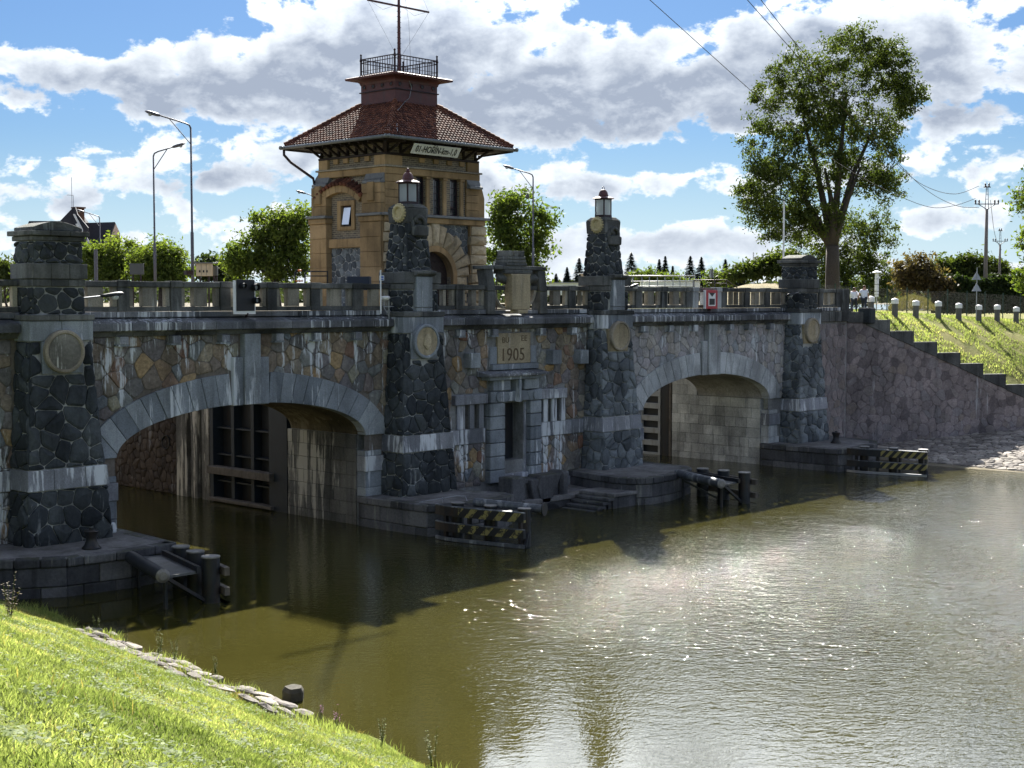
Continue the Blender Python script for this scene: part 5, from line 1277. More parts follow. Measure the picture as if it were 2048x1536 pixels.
for i in range(5): bx('stone_step', M['quay'], ld, 47.15 - i * .30, 47.62 - i * .28, -4.35 + .05 * i, -2.45, .36 - i * .16, .50 - i * .16, .025, tone_()); bx('step_core', M['quay'], ld, 47.2 - i * .30, 47.6 - i * .28, -4.2, -2.5, -.8, .35 - i * .16)
sp = thing('water_spout', 'mossy carved stone outlet block with dark culvert mouth at the waterline', 'outlet', (45.3, -2.2, 0))
mq = M['quay_moss'] if 'quay_moss' in M else M['quay']
bx('left_post', mq, sp, 43.45, 44.30, -2.15, -1.3, -.3, 1.52, .05); bx('right_post', mq, sp, 46.62, 47.15, -2.15, -1.2, -.2, 1.55, .12)
bx('panel', mq, sp, 44.31, 46.61, -1.95, -1.3, -.6, 1.18, .03)
bx('panel_top', mq, sp, 44.32, 45.2, -2.05, -1.3, 1.19, 1.38, .03)
MB().prism([(-.25, .05), (.05, .05), (.75, 1.1), (.95, 1.50), (-.35, 1.50), (-.55, 1.0)], lambda u, w, y: (45.45 + u, y, w), -1.5, -2.35).build('scroll_keystone', mq, sp, bev=.06, seg=2)
MB().prism([(-.12, .0), (.10, .0), (.22, 1.36), (-.45, 1.36), (-.42, 1.05)], lambda u, w, y: (44.98 + u, y, w), -1.5, -2.25).build('side_console', mq, sp, bev=.04)
MB().prism([(.62 * math.cos(t) * 1.15, -.35 + .62 * math.sin(t)) for t in lin(0, math.pi, 16)], lambda u, w, y: (45.6 + u, y, w), -1.9, -2.42).build('culvert_mouth', M['black'], sp)

# ------------------------------------------------------------------ fenders and dolphins
def fender(label, p0, p1, side, zt, per, worn, stripe0, logs, name='striped_fender', nb=4):
    """steel guide fender: curved horizontal beams on the channel side, piles, deck and tie tubes"""
    p0, p1 = Vector((*p0, 0)), Vector((*p1, 0)); d = (p1 - p0).normalized(); nr = Vector((d.y, -d.x, 0)) * side; L_ = (p1 - p0).length
    r = thing(name, label, 'fender', ((p0 + p1) / 2)[:2] + (0,), 'striped guide fenders')
    sd = d; sm = stripe_mat('hazard_stripes', per, worn, p0.dot(sd), (sd.x, sd.y, -.9))
    def pt(s, off, z): q = p0 + d * s - nr * off; return (q.x, q.y, z)
    def curve(s):  # set back where it meets the quay
        return .30 * max(0, 1 - s / (L_ * .28)) ** 2
    ss = [0, L_ * .07, L_ * .14, L_ * .28]
    def beam(nm, m, za, zb, th, s0, s1, off=0.0):
        mb = MB(); st = [s for s in ss if s0 < s < s1]; st = [s0] + st + [s1]
        for a, b in zip(st, st[1:]):
            q = [pt(a, off + curve(a), za), pt(b, off + curve(b), za), pt(b, off + curve(b) + th, za), pt(a, off + curve(a) + th, za)]
            if side > 0: q = [q[0], q[1], q[2], q[3]]
            t = [(v[0], v[1], zb) for v in q]; mb.hexa(q, t)
        return mb.build(nm, m, r)
    sc = L_ * stripe0
    for za, zb in ((zt - .34, zt), (zt - .93, zt - .62)):
        beam('guide_beam', M['steel_dark'], za, zb, .16, 0, sc); beam('guide_beam', sm, za, zb, .16, sc + .002, L_)
        beam('rubbing_strip', M['pipe'], zb, zb + .035, .12, 0, L_)
    beam('bottom_beam', M['galv'] if worn < .3 else M['pipe'], .02, .14, .12, 0, L_)
    for s in lin(L_ * .12, L_ * .94, nb): MB().bar(pt(s, .22 + curve(s), -.8), pt(s, .22 + curve(s), zt), .12, .14).build('upright', M['steel_dark'], r)
    for s in lin(L_ * .2, L_ * .92, 3):
        MB().tube([pt(s, .62, -.9), pt(s, .62, zt + .08)], .24, 14).build('pile', M['steel_dark'], r)
        MB().tube([pt(s, .62, zt + .08), pt(s, .62, zt + .11)], .26, 14).build('pile_cap', M['pipe_cap'], r)
    beam('deck_plate', M['steel_dark'], zt - .09, zt - .03, .85, .1, L_ * .96, .18)
    MB().bar(pt(L_, .12, .05), pt(L_ - .3, 1.0, zt - .3), .10).build('end_brace', M['steel_dark'], r)
    if logs: MB().tube([pt(L_ * .32, 1.05, zt + .10), pt(L_ * 1.03, 1.25, zt + .02)], .17, 12).build('tie_tube', M['pipe'], r); MB().tube([pt(L_ * 1.03, 1.25, zt + .02), pt(L_ * 1.045, 1.255, zt + .02)], .25, 16).build('tube_flange', M['steel_dark'], r)
    return r
M['pipe_cap'] = plain('pile_cap_steel', (.22, .215, .21), .55, .3, .3, 4, dirt=.4)
fender('rusty guide fender with worn yellow and black stripes in front of the middle quay', (36.62, -4.35), (37.50, -8.30), 1, 1.30, .62, .55, .30, True)
fender('clean guide fender with bright yellow and black stripes before the right bank', (65.95, -4.95), (66.95, -9.05), 1, 1.28, .40, .02, .44, False)
def dolphin(label, piles, deck, pipe, zt=1.25, lit=True, seed=1):
    r = thing('mooring_dolphin', label, 'dolphin', (piles[1][0], piles[1][1], 0), 'steel mooring dolphins'); sd = M['steel_dark']
    for i, (x, y) in enumerate(piles):
        z = zt + .05 * i
        MB().tube([(x, y, -1), (x, y, z)], .27, 18).build('pile', sd, r, auto=40); MB().tube([(x, y, z), (x, y, z + .04)], .285, 18).build('pile_cap', M['pipe_cap'], r, auto=40)
    d = (Vector(piles[2]) - Vector(piles[0])); d.normalize(); nr = Vector((d.y, -d.x)) * -1
    a, b = Vector(piles[0]) - d * .5 + nr * .36, Vector(piles[2]) + d * .42 + nr * .36
    for z in (.95, .35, -.12): MB().bar((a.x, a.y, z), (b.x, b.y, z), .16, .24).build('fender_beam', M['timber'], r)
    a, b = Vector(piles[0]) - d * .5 - nr * .40, Vector(piles[2]) + d * .1 - nr * .40
    MB().bar((a.x, a.y, 1.02), (b.x, b.y, 1.02), .12, .20).build('back_beam', sd, r)
    MB().prism(deck, lambda u, w, z: (u, w, z), .90, .97).build('deck_plate', M['deck'], r)
    for q in (deck[0], deck[3]): MB().tube([(q[0], q[1], -.8), (q[0], q[1], .9)], .07, 8).build('deck_leg', sd, r)
    p, q = pipe
    MB().tube([p, q], .20, 14).build('tie_tube', M['pipe_dark'] if seed == 1 else M['pipe'], r, auto=40); u = (Vector(q) - Vector(p)).normalized()
    MB().tube([Vector(q), Vector(q) + u * .05], [.21, .12], 14).build('tube_end', M['pipe_cap'], r)
    MB().bar(q, (piles[2][0] - nr.x * .1, piles[2][1] - nr.y * .1, .0), .10, .10).build('raking_brace', sd, r)
    MB().bar((deck[0][0], deck[0][1], .85), (piles[1][0], piles[1][1], -.1), .09, .09).build('raking_brace', sd, r)
    return r
M['deck'] = plain('worn_deck_plate', (.13, .135, .14), .4, .4, .25, 3, .1, dirt=.4)
dolphin('three pile mooring dolphin beside the left quay, nearest the grass bank', [(25.20, -4.95), (24.86, -6.25), (24.48, -7.60)], [(24.2, -4.1), (24.95, -4.4), (24.15, -7.5), (23.0, -7.45)], ((23.75, -4.4, 1.05), (22.60, -7.95, 1.1)))
dolphin('three pile mooring dolphin in front of the right arch, beside the rounded quay', [(53.59, -4.69), (53.30, -6.05), (52.96, -7.41)], [(52.2, -4.6), (53.1, -4.5), (52.7, -7.3), (51.2, -7.4)], ((52.05, -4.4, 1.15), (50.62, -7.81, 1.12)), seed=2)
def bollard(x, y, label, cap):
    r = thing('mooring_bollard', label, 'bollard', (x, y, 1.2), 'iron mooring bollards')
    MB().lathe([(.30, 1.2), (.30, 1.24), (.22, 1.32), (.165, 1.46), (.165, 1.58), (.22, 1.70), (.235, 1.76), (.20, 1.80), (.05, 1.81)], (x, y, 0), 20).build('barrel', M['steel_dark'], r, auto=40)
    MB().tube([(x, y, 1.805), (x, y, 1.86)], .07, 10).build('knob', M['steel_dark'], r)
bollard(23.28, -2.88, 'waisted iron bollard on the left quay before the basalt pier', False)
bollard(68.89, -2.67, 'waisted iron bollard on the quay under the last pier', True)
tag(MB().hexa([(25.0, -.75, 1.2), (25.5, -.75, 1.2), (25.5, -.3, 1.2), (25.0, -.3, 1.2)], [(25.05, -.72, 1.55), (25.46, -.72, 1.55), (25.46, -.33, 1.57), (25.05, -.33, 1.57)]).build('stone_block', M['granite_band'], bev=.05, seg=2), 'loose pale stone block on the quay at the arch corner', 'block')
hr = thing('bent_handrail', 'bent thin pipe rail lying on the middle quay behind the striped fender', 'rail', (38, -3.6, 1.2))
MB().tube([(37.2, -3.1, 1.23), (37.35, -3.3, 1.30), (38.6, -3.75, 1.42), (38.85, -3.95, 1.40), (38.9, -4.0, 1.22)], .022, 6).build('pipe', M['galv'], hr)
MB().tube([(38.0, -3.55, 1.2), (38.0, -3.55, 1.40)], .02, 6).build('stub', M['galv'], hr)
# ------------------------------------------------------------------ right wing wall with stepped coping, rip-rap
ww = thing('wing_wall', 'sloping pinkish rubble wing wall with stepped dark coping at the right bank', 'wall', (80, -3, 0))
def wfac(s, v, h):
    q = WA + WD * s - WN * h
    return (q.x, q.y, v)
SEND = 17.5
def foot(s): return .30 + .055 * s
mb = MB(); ss = lin(0, SEND, 30)
for a, b in zip(ss, ss[1:]): mb.quad(wfac(a, -1, 0), wfac(b, -1, 0), wfac(b, cope(b) - .15, 0), wfac(a, cope(a) - .15, 0))
mb.quad(wfac(0, -1, 0), wfac(0, 7.9, 0), wfac(-.2, 7.9, -1), wfac(-.2, -1, -1)); mb.build('core', M['wing_mortar'], ww)
stones([(.02, -.1), (SEND, .9), (SEND, cope(SEND) - .2), (1.2, 7.68), (.02, 7.68)], .58, 91, wfac, M['wing'], ww, limit=295, proud=.018, joint=.012, bevel=.035, jit=.48, rounding=.28)
bx('filler', M['mortar_mid'], ww, 67.9, 74.55, .0, .45, -2, 7.88)
stones([(70.2, .9), (74.4, .9), (74.4, 7.7), (70.2, 7.7)], .6, 93, facade, M['wing'], ww, limit=0, proud=.03, joint=.012, bevel=.03)
cd = M['granite_dark']
def wbox(name, s0, s1, z0, z1, f=.10, b=.5, z0b=None, bev=.02):
    z0b = z0 if z0b is None else z0b
    bot = [wfac(s0, z0, f), wfac(s1, z0b, f), wfac(s1, z0b, -b), wfac(s0, z0, -b)]; top = [wfac(s0, z1, f), wfac(s1, z1, f), wfac(s1, z1, -b), wfac(s0, z1, -b)]
    return MB().hexa(bot, top, tone_()).build(name, cd, ww, bev=bev)
for a, b in ((-3.2, -1.6), (-1.6, .0)): bx('coping_block', cd, ww, 74.5 + a + .01, 74.5 + b - .01, -.16, .4, 7.80, 8.40, .03, tone_())
wbox('coping_block', .02, 1.25, 7.72, 8.36); 
bx('newel_block', M['black_stone'] if 'black_stone' in M else M['basalt'], ww, 75.35, 76.05, -1.05, -.2, 7.66, 8.62, .08)
st = 1.62
for i in range(10):
    s0 = 1.27 + i * st; wbox('coping_step', s0, s0 + st - .02, cope(s0) - .34, cope(s0) + .02 - .06, .09, .5, cope(s0 + st) - .30)
# rip-rap paving between the wall and the water
pv = thing('stone_paving', 'sunless rip-rap stone paving below the wing wall at the right waterline', 'paving', (77, -6, 0))
def rrp(s, d, h): q = rr(s, d); return (q[0], q[1], q[2] + h)
def rr_fn(u, v, h): return rrp(u, v, h)
stones([(.8, .05), (15, .05), (15, 22), (10, 21), (.8, 5)], .52, 97, rr_fn, M['riprap'], pv, name='paving_stone', limit=290, proud=.06, joint=.02, bevel=.05, jit=.4)

# stones along the foot of the left bank
se = thing('stone_edging', 'row of pale stone slabs edging the left grass bank at the waterline', 'edging', (20.0, -14, 0))
rnd = random.Random(77); y = -19.2
while y < -8.6:
    L_ = rnd.uniform(.3, .75); x = bank_edge(y)
    for lane in range(3):
        w = rnd.uniform(.22, .5); xo = x + .02 - lane * .50 - rnd.uniform(0, .1)
        p = [(xo - w, y), (xo - .02, y + rnd.uniform(-.05, .05)), (xo, y + L_ - .05), (xo - w + .03, y + L_ - .07)]
        mb = MB(); stone_shape(mb, p, lambda u, v, h: (u, v, max(.0, left_ground(u, v)) + .05 + h), rnd, joint=.01, proud=.06, base=-.25, rounding=.22, bevel=.06, tone=rnd.random() * .75)
        if rnd.random() < (.86 if y < -11 else .6): mb.build('edge_stone', M['riprap'], se)
    y += L_
rk = MB()
stone_shape(rk, [(19.45, -17.85), (19.75, -17.95), (19.98, -17.7), (19.9, -17.4), (19.55, -17.42)], lambda u, v, h: (u, v, .08 + h), random.Random(4), joint=0, proud=.22, base=-.3, bevel=.05, tone=.1, rounding=.12, flat=True)
tag(rk.build('rock', M['riprap_wet'], smooth=False), 'dark wet rock at the water end of the stone edging', 'rock')

# ------------------------------------------------------------------ grass
rng = np.random.default_rng(5)
def blades(n, pts, hmin, hmax, wid, tone, name, mat, lean=.5, kind='stuff', mul=1.0):
    """pts (n,3) roots; each blade is a bent strip of three triangles"""
    a = rng.uniform(0, 2 * np.pi, n); h = rng.uniform(hmin, hmax, n) * mul; w = wid * rng.uniform(.6, 1.4, n)
    dx, dy = np.cos(a), np.sin(a); la = rng.uniform(0, 2 * np.pi, n); l = h * lean * rng.uniform(.2, 1.2, n)
    lx, ly = np.cos(la) * l, np.sin(la) * l
    V = np.zeros((n, 5, 3)); z0 = np.zeros(n)
    V[:, 0] = pts + np.stack([-dx * w / 2, -dy * w / 2, z0 - .02], 1); V[:, 1] = pts + np.stack([dx * w / 2, dy * w / 2, z0 - .02], 1)
    V[:, 2] = pts + np.stack([-dx * w * .4 + lx * .4, -dy * w * .4 + ly * .4, h * .6], 1); V[:, 3] = pts + np.stack([dx * w * .4 + lx * .4, dy * w * .4 + ly * .4, h * .6], 1)
    V[:, 4] = pts + np.stack([lx, ly, h], 1)
    b = (np.arange(n) * 5)[:, None]
    T = np.concatenate([b + np.array([[0, 1, 3]]), b + np.array([[0, 3, 2]]), b + np.array([[2, 3, 4]])])
    o = np_mesh(name, V.reshape(-1, 3), T, mat, np.repeat(np.clip(tone, 0, 1), 5))
    return tag(o, kind=kind)
def vnoise(x, y, s, seed):
    """cheap smooth value noise"""
    r = np.random.default_rng(seed); g = r.random((64, 64)); u, v = x * s, y * s
    i, j = np.floor(u).astype(int), np.floor(v).astype(int); fu, fv = u - i, v - j; fu, fv = fu * fu * (3 - 2 * fu), fv * fv * (3 - 2 * fv)
    G = lambda a, b: g[a % 64, b % 64]
    return (G(i, j) * (1 - fu) + G(i + 1, j) * fu) * (1 - fv) + (G(i, j + 1) * (1 - fu) + G(i + 1, j + 1) * fu) * fv
def left_z(x, y):
    e = np.where(y < -6, 20.45 + (y + 6) * .095, 20.45); d = e - x
    return np.minimum(-.04 + np.where(d < 1.5, d * .30, .45 + (d - 1.5) * .5) + .08 * np.sin(x * 2.1 + y) * np.clip(d - .8, 0, 1) + .06 * np.sin(y * 1.7 - x), 7.5)
def in_view(x, y, z, m=60):
    v = np.stack([x - CAM.x, y - CAM.y, z - CAM.z], 1); w = v @ np.array(FW); u = CXP + FPX * (v @ np.array(RT)) / w; q = CYP - FPX * (v @ np.array(UP)) / w
    return (w > 1) & (u > -m) & (u < 2048 + m) & (q > -m) & (q < 1536 + m)
n = 2000000
x = rng.uniform(-1.0, 20.6, n); y = rng.uniform(-40, -2.0, n); z = left_z(x, y)
e = np.where(y < -6, 20.45 + (y + 6) * .095, 20.45); d = e - x
keep = in_view(x, y, z) & (d > np.where((y < -8.8) & (y > -19.3), 1.05 + .7 * vnoise(x, y, .9, 5), .05 + .30 * vnoise(x, y, .8, 3))) & (rng.random(n) < .45 + .8 * vnoise(x, y, 1.1, 9))
x, y, z = x[keep][:430000], y[keep][:430000], z[keep][:430000]; n = len(x)
tn = .10 + .50 * vnoise(x, y, .5, 11) + .38 * vnoise(x, y, 2.6, 12) + .30 * np.clip(vnoise(x, y, .9, 14) - .55, 0, 1) * 2 + rng.normal(0, .15, n)
tall = .45 + 1.0 * vnoise(x, y, 1.6, 15) ** 1.5 + .5 * vnoise(x, y, 4.5, 16) ** 2
blades(n, np.stack([x, y, z], 1), .022, .070, .0095, tn, 'grass', M['grass'], 1.2, mul=tall)
# broad leaved weeds and clover between the blades
nc = 9000; cx_ = rng.uniform(0, 20.3, nc); cy_ = rng.uniform(-38, -3, nc); e = np.where(cy_ < -6, 20.45 + (cy_ + 6) * .095, 20.45)
keep = in_view(cx_, cy_, left_z(cx_, cy_)) & (e - cx_ > .8) & (vnoise(cx_, cy_, .7, 27) > .42); cx_, cy_ = cx_[keep], cy_[keep]; nc = len(cx_); m_ = 14
a_ = rng.uniform(0, 6.283, (nc, m_)); r_ = rng.uniform(.02, .13, (nc, m_)); ctr = np.stack([cx_[:, None] + np.cos(a_) * r_, cy_[:, None] + np.sin(a_) * r_, left_z(cx_, cy_)[:, None] + rng.uniform(.03, .10, (nc, m_))], 2).reshape(-1, 3)
k_ = len(ctr); a_ = rng.uniform(0, 6.283, k_); s_ = rng.uniform(.014, .032, k_)[:, None]; dv = np.stack([np.cos(a_), np.sin(a_), rng.uniform(-.3, .5, k_)], 1) * s_; sv = np.stack([-np.sin(a_), np.cos(a_), rng.uniform(-.3, .3, k_)], 1) * s_ * .55
tag(np_mesh('ground_weeds', np.stack([ctr - dv, ctr + sv, ctr + dv, ctr - sv], 1).reshape(-1, 3), np.arange(k_ * 4).reshape(-1, 4), M['clover'], np.repeat(np.clip(np.repeat(rng.random(nc), m_) * .6 + .4 * rng.random(k_), 0, 1), 4)), kind='stuff')
n = 9000; x = rng.uniform(3, 20.4, n); y = rng.uniform(-34, -3, n); z = left_z(x, y)
e = np.where(y < -6, 20.45 + (y + 6) * .095, 20.45); keep = in_view(x, y, z) & (e - x > .25) & (vnoise(x, y, .5, 21) > .50); x, y, z = x[keep], y[keep], z[keep]; n = len(x)
blades(n, np.stack([x, y, z], 1), .06, .17, .009, rng.random(n), 'dry_grass', M['strawgrass'], .7)
n = 9000; x = rng.uniform(17.5, 20.6, n); y = rng.uniform(-24, -2.5, n)
e = np.where(y < -6, 20.45 + (y + 6) * .095, 20.45); d = e - x; keep = (d > .1) & (d < 1.3) & (vnoise(x, y, 1.3, 23) > .5); x, y = x[keep], y[keep]; n = len(x)
blades(n, np.stack([x, y, left_z(x, y)], 1), .10, .30, .013, .3 + .5 * rng.random(n), 'long_grass', M['grass'], .6)

n = 9000; y = rng.uniform(-21, -7, n); x = 20.45 + (y + 6) * .095 - rng.uniform(.05, 1.7, n); keep = vnoise(x, y, 1.6, 29) > .35; x, y = x[keep], y[keep]; n = len(x)
blades(n, np.stack([x, y, left_z(x, y)], 1), .03, .10, .012, rng.random(n), 'dead_grass', M['strawgrass'], 1.3)
# slope on the right: short grass, sunlit tussocks
n = 60000
s = rng.uniform(-1, 30, n); dd = rng.uniform(.5, 26, n) ** 1.0
px = 74.5 + .866 * s + .5 * dd; py = -.5 * s + .866 * dd
pz = np.array([right_ground(a, b) for a, b in zip(px, py)])
keep = (vnoise(px, py, .8, 31) > .28); px, py, pz, dd = px[keep], py[keep], pz[keep], dd[keep]; n = len(px)
tn = .35 + .5 * vnoise(px, py, .35, 33) + rng.normal(0, .15, n)
blades(n, np.stack([px, py, pz], 1), .06, .17, .045, tn, 'slope_grass', M['grass'], .6)

# ------------------------------------------------------------------ weeds along the left waterline
def weed(px, py_, h, mat, label, cat, seed, kind=0, name='weed', pos=None):
    q = pos; r = thing(name, label, cat, (q[0], q[1], q[2]))
    rnd = random.Random(seed); st = MB(); lf = MB(); fl = MB()
    for k in range(rnd.randint(4, 7)):
        a = rnd.uniform(0, 6.28); l = rnd.uniform(.05, .28) * h; top = Vector((q[0] + math.cos(a) * l, q[1] + math.sin(a) * l, q[2] + h * rnd.uniform(.6, 1)))
        b = Vector((q[0] + rnd.uniform(-.05, .05), q[1] + rnd.uniform(-.05, .05), q[2] - .05)); st.tube([b, b.lerp(top, .5) + Vector((0, 0, .05)), top], [.008, .006, .003], 4)
        for j in range(22):
            t = rnd.uniform(.15, 1); p = b.lerp(top, t); a2 = rnd.uniform(0, 6.28); s = h * rnd.uniform(.04, .09) * (1.2 - .5 * t)
            dv = Vector((math.cos(a2), math.sin(a2), rnd.uniform(-.2, .6))) * s; sv = Vector((-math.sin(a2), math.cos(a2), 0)) * s * .35; lf.tone = rnd.random()
            (fl if kind == 1 and t > .6 else lf).quad(p, p + dv * .5 + sv, p + dv, p + dv * .5 - sv, rnd.random())
    st.build('stem', M['weed'], r); lf.build('leaves', mat, r)
    if fl.v: fl.build('flower_spikes', M['purple'], r)
    return r
def bank_pt(px, py): 
    r = FW + RT * ((px - CXP) / FPX) - UP * ((py - CYP) / FPX)
    t = 20.0
    while t < 80:
        p = CAM + r * t
        if p.z < max(0.0, left_ground(p.x, p.y) if p.x < bank_edge(p.y) + .3 else -1): return (p.x, p.y, p.z)
        t += .05
    return tuple(CAM + r * 40)
for i, (px_, py_, h, k, m, lb) in enumerate((
    (20, 1235, 1.0, 0, 'drybush', 'brown seeding dock plant on the bank corner beside the left quay'), (192, 1265, .55, 0, 'weed', 'single upright green weed by the dark water near the left quay'),
    (318, 1312, .7, 0, 'weed', 'leafy green weed clump at the upper end of the stone edging'), (352, 1325, .6, 0, 'weed', 'tall thin weed beside the leafy clump on the stone edging'), (430, 1350, .5, 0, 'weed', 'small bushy weed hanging over the water halfway along the edging'),
    (672, 1462, .55, 1, 'weed', 'purple flowering loosestrife at the water below the rock'), (765, 1490, .6, 0, 'weed', 'spindly weed at the water right of the purple flowers'), (865, 1528, .75, 0, 'weed', 'broad leafy weed at the bottom edge of the photo'),
    (250, 1290, .4, 0, 'weed', 'low weed tuft beside the sparkling water at the bank'), (640, 1440, .4, 1, 'weed', 'small purple flower stem just beside the rock'))):
    weed(px_, py_, h, M[m], lb, 'plant', 50 + i, k, pos=bank_pt(px_, py_))

# ------------------------------------------------------------------ trees
def tree(name, label, px, d, z0, blobs, nleaf, leaf, mat, trunk_r, fork_z, seed, group=None, limbs=40, depth=.8, sigma=.42, tone0=.5, trunk_mat=None, ncl=None, twigs=True):
    """blobs: (px, py, rx, ry) crown masses in photo pixels at depth d, given real depth; leaves gather in clumps at limb ends"""
    rg_ = np.random.default_rng(seed); rnd = random.Random(seed)
    base = at(px, 602, d); base.z = z0; k = d / FPX
    r = thing(name, label, 'tree', base, group)
    B = []
    for (bx_, by_, rx, ry) in blobs:
        c = at(bx_, by_, d); B.append((c.x, c.y, c.z, rx * k, ry * k))
    vol = np.array([b[3] * b[3] * b[4] for b in B]) ** .75; vol /= vol.sum()
    ncl = ncl or max(20, int(nleaf / 70))
    idx = rg_.choice(len(B), ncl, p=vol); Ba = np.array(B)[idx]
    v = rg_.normal(size=(ncl, 3)); v /= np.linalg.norm(v, axis=1)[:, None]; rad = rg_.uniform(.25, 1.0, ncl) ** .55 * rg_.uniform(.82, 1.24, ncl)
    off = v * rad[:, None] * np.stack([Ba[:, 3], Ba[:, 3] * depth, Ba[:, 4]], 1)
    cl = Ba[:, :3] + off[:, 0:1] * np.array(RT)[None] + off[:, 1:2] * np.array([FW.x, FW.y, 0])[None] + off[:, 2:3] * np.array([0, 0, 1.0])
    w = rg_.integers(0, ncl, nleaf); cs = rg_.uniform(.6, 1.4, ncl)
    sp_ = rg_.normal(size=(nleaf, 3)) * (sigma * cs[w])[:, None] * np.array([1, 1, .75]); P = cl[w] + sp_
    a = rg_.normal(size=(nleaf, 3)); a /= np.linalg.norm(a, axis=1)[:, None]; b = rg_.normal(size=(nleaf, 3)); b -= a * (a * b).sum(1)[:, None]; b /= np.linalg.norm(b, axis=1)[:, None]
    s = leaf * rg_.uniform(.5, 1.35, nleaf)[:, None]
    V = np.stack([P - a * s, P + b * s * .42, P + a * s, P - b * s * .42], 1) - np.array(base)[None, None]
    T = np.arange(nleaf * 4).reshape(-1, 4)
    tn = np.clip(tone0 + rg_.normal(0, .16, ncl)[w] + rg_.normal(0, .20, nleaf), 0, 1)
    np_mesh('crown', V.reshape(-1, 3), T, mat, np.repeat(tn, 4), r)
    mb = MB(); tm = trunk_mat or M['bark']
    if trunk_r > 0:
        f = Vector((base.x + rnd.uniform(-.2, .2), base.y, fork_z))
        mb.tube([(base.x, base.y, z0 - .3), (base.x + .05, base.y, z0 + (fork_z - z0) * .12), Vector(base).lerp(f, .6), f], [trunk_r * 1.45, trunk_r * 1.05, trunk_r * .92, trunk_r * .85], 12)
        mains = []
        for q in range(min(7, max(3, limbs // 8))):
            c = Vector(B[q % len(B)][:3]); e = f.lerp(c, .8) + Vector((rnd.uniform(-.5, .5), rnd.uniform(-.8, .8), rnd.uniform(-.3, .5))); m_ = f.lerp(e, .5) + Vector((rnd.uniform(-.4, .4), rnd.uniform(-.4, .4), .25 * (e - f).length * .4))
            mb.tube([f - Vector((0, 0, .3)), f.lerp(m_, .5), m_, e], [trunk_r * .62, trunk_r * .46, trunk_r * .34, trunk_r * .16], 8); mains += [((f.lerp(m_, t_ * 2) if t_ < .5 else m_.lerp(e, t_ * 2 - 1)), trunk_r * (.40 - .28 * t_)) for t_ in (.2, .3, .4, .5, .6, .7, .8, .9)]
        tg = [Vector(cl[rnd.randrange(ncl)]) for _ in range(limbs)]; tg.sort(key=lambda t: min((m[0] - t).length for m in mains))
        for t in tg:
            p, pr = min(mains, key=lambda m: (m[0] - t).length + max(0, m[0].z - t.z) * 1.5 + rnd.uniform(0, .8))
            md = p.lerp(t, .5) + Vector((rnd.uniform(-.2, .2), rnd.uniform(-.2, .2), rnd.uniform(-.1, .35))); pr = min(pr * .8, .03 + .022 * (t - p).length); mains += [(md, pr * .7), (p.lerp(md, .6), pr * .8), (md.lerp(t, .6), pr * .4)]
            mb.tube([p, md, t], [pr, pr * .65, .015], 5)
            if twigs:
                for _ in range(2): t2 = t + Vector((rnd.gauss(0, .5), rnd.gauss(0, .5), rnd.gauss(.1, .4))); mb.tube([md, md.lerp(t2, .6), t2], [pr * .5, pr * .3, .01], 4)
        mb.build('trunk', tm, r, smooth=True)
    return r
tree('ash_tree', 'tall spreading ash tree with forked bare limbs, right of the bridge', 1665, 165, 8.3,
     [(1560, 390, 80, 75), (1545, 290, 62, 80), (1600, 165, 68, 70), (1715, 115, 78, 58), (1780, 200, 62, 66), (1730, 300, 78, 80), (1640, 300, 70, 105), (1795, 130, 38, 45), (1520, 395, 46, 60), (1570, 450, 60, 34), (1760, 370, 50, 40), (1810, 190, 36, 22), (1535, 190, 34, 30), (1640, 430, 55, 40), (1660, 230, 60, 60)],
     70000, .20, M['leaf'], .86, 15.4, 1, limbs=150, depth=.95, sigma=.46, tone0=.44, ncl=950)
tree('maple_tree', 'broad dark leafy tree standing behind the trunk of the ash', 1690, 182, 8.3, [(1625, 500, 50, 72), (1700, 490, 60, 75), (1760, 515, 42, 75), (1590, 540, 36, 55), (1690, 560, 100, 45), (1755, 450, 36, 36), (1720, 585, 60, 30), (1775, 585, 30, 30), (1640, 585, 40, 26)], 27000, .21, M['leaf'], .35, 12, 2, limbs=40, tone0=.55, sigma=.5)
tree('walnut_tree', 'round light green tree touching the tower on its left side', 555, 92, 8.5, [(560, 500, 55, 60), (540, 455, 48, 38), (590, 470, 32, 50), (500, 510, 42, 40), (480, 530, 26, 26), (570, 535, 50, 28), (600, 432, 24, 20), (470, 500, 20, 22)], 15000, .15, M['leaf_light'], .22, 10.4, 3, limbs=50, tone0=.5, sigma=.36, ncl=190)
tree('walnut_tree', 'loose light green tree just right of the tower behind the street lamp', 1030, 98, 8.5, [(1030, 450, 50, 55), (1000, 430, 26, 40), (1075, 445, 26, 40), (1015, 510, 46, 36), (1070, 500, 26, 40), (1045, 405, 34, 20), (1040, 545, 40, 20), (1095, 440, 16, 16)], 10500, .17, M['leaf_light'], .20, 10.2, 4, limbs=60, tone0=.35, sigma=.38, ncl=140)
tree('plum_tree', 'low rounded green tree right of the first pier, in front of the dark house', 225, 118, 8.5, [(225, 510, 50, 38), (195, 525, 38, 32), (260, 520, 34, 36), (225, 545, 55, 22)], 11000, .17, M['leaf_light'], .2, 10, 5, limbs=22, tone0=.6, sigma=.34)
tree('plum_tree', 'low rounded green tree between the two left street lamps', 320, 112, 8.5, [(320, 520, 52, 38), (290, 535, 34, 28), (350, 530, 34, 32), (320, 550, 60, 20)], 12000, .165, M['leaf_light'], .2, 10, 6, limbs=22, tone0=.62, sigma=.34)
tree('hazel_bush', 'dark bush between the electric cabinets and the walnut tree', 440, 120, 8.5, [(425, 540, 30, 22), (460, 545, 32, 22), (412, 535, 18, 24)], 5000, .2, M['leaf_dark'], .1, 9.4, 7, limbs=10, tone0=.5)
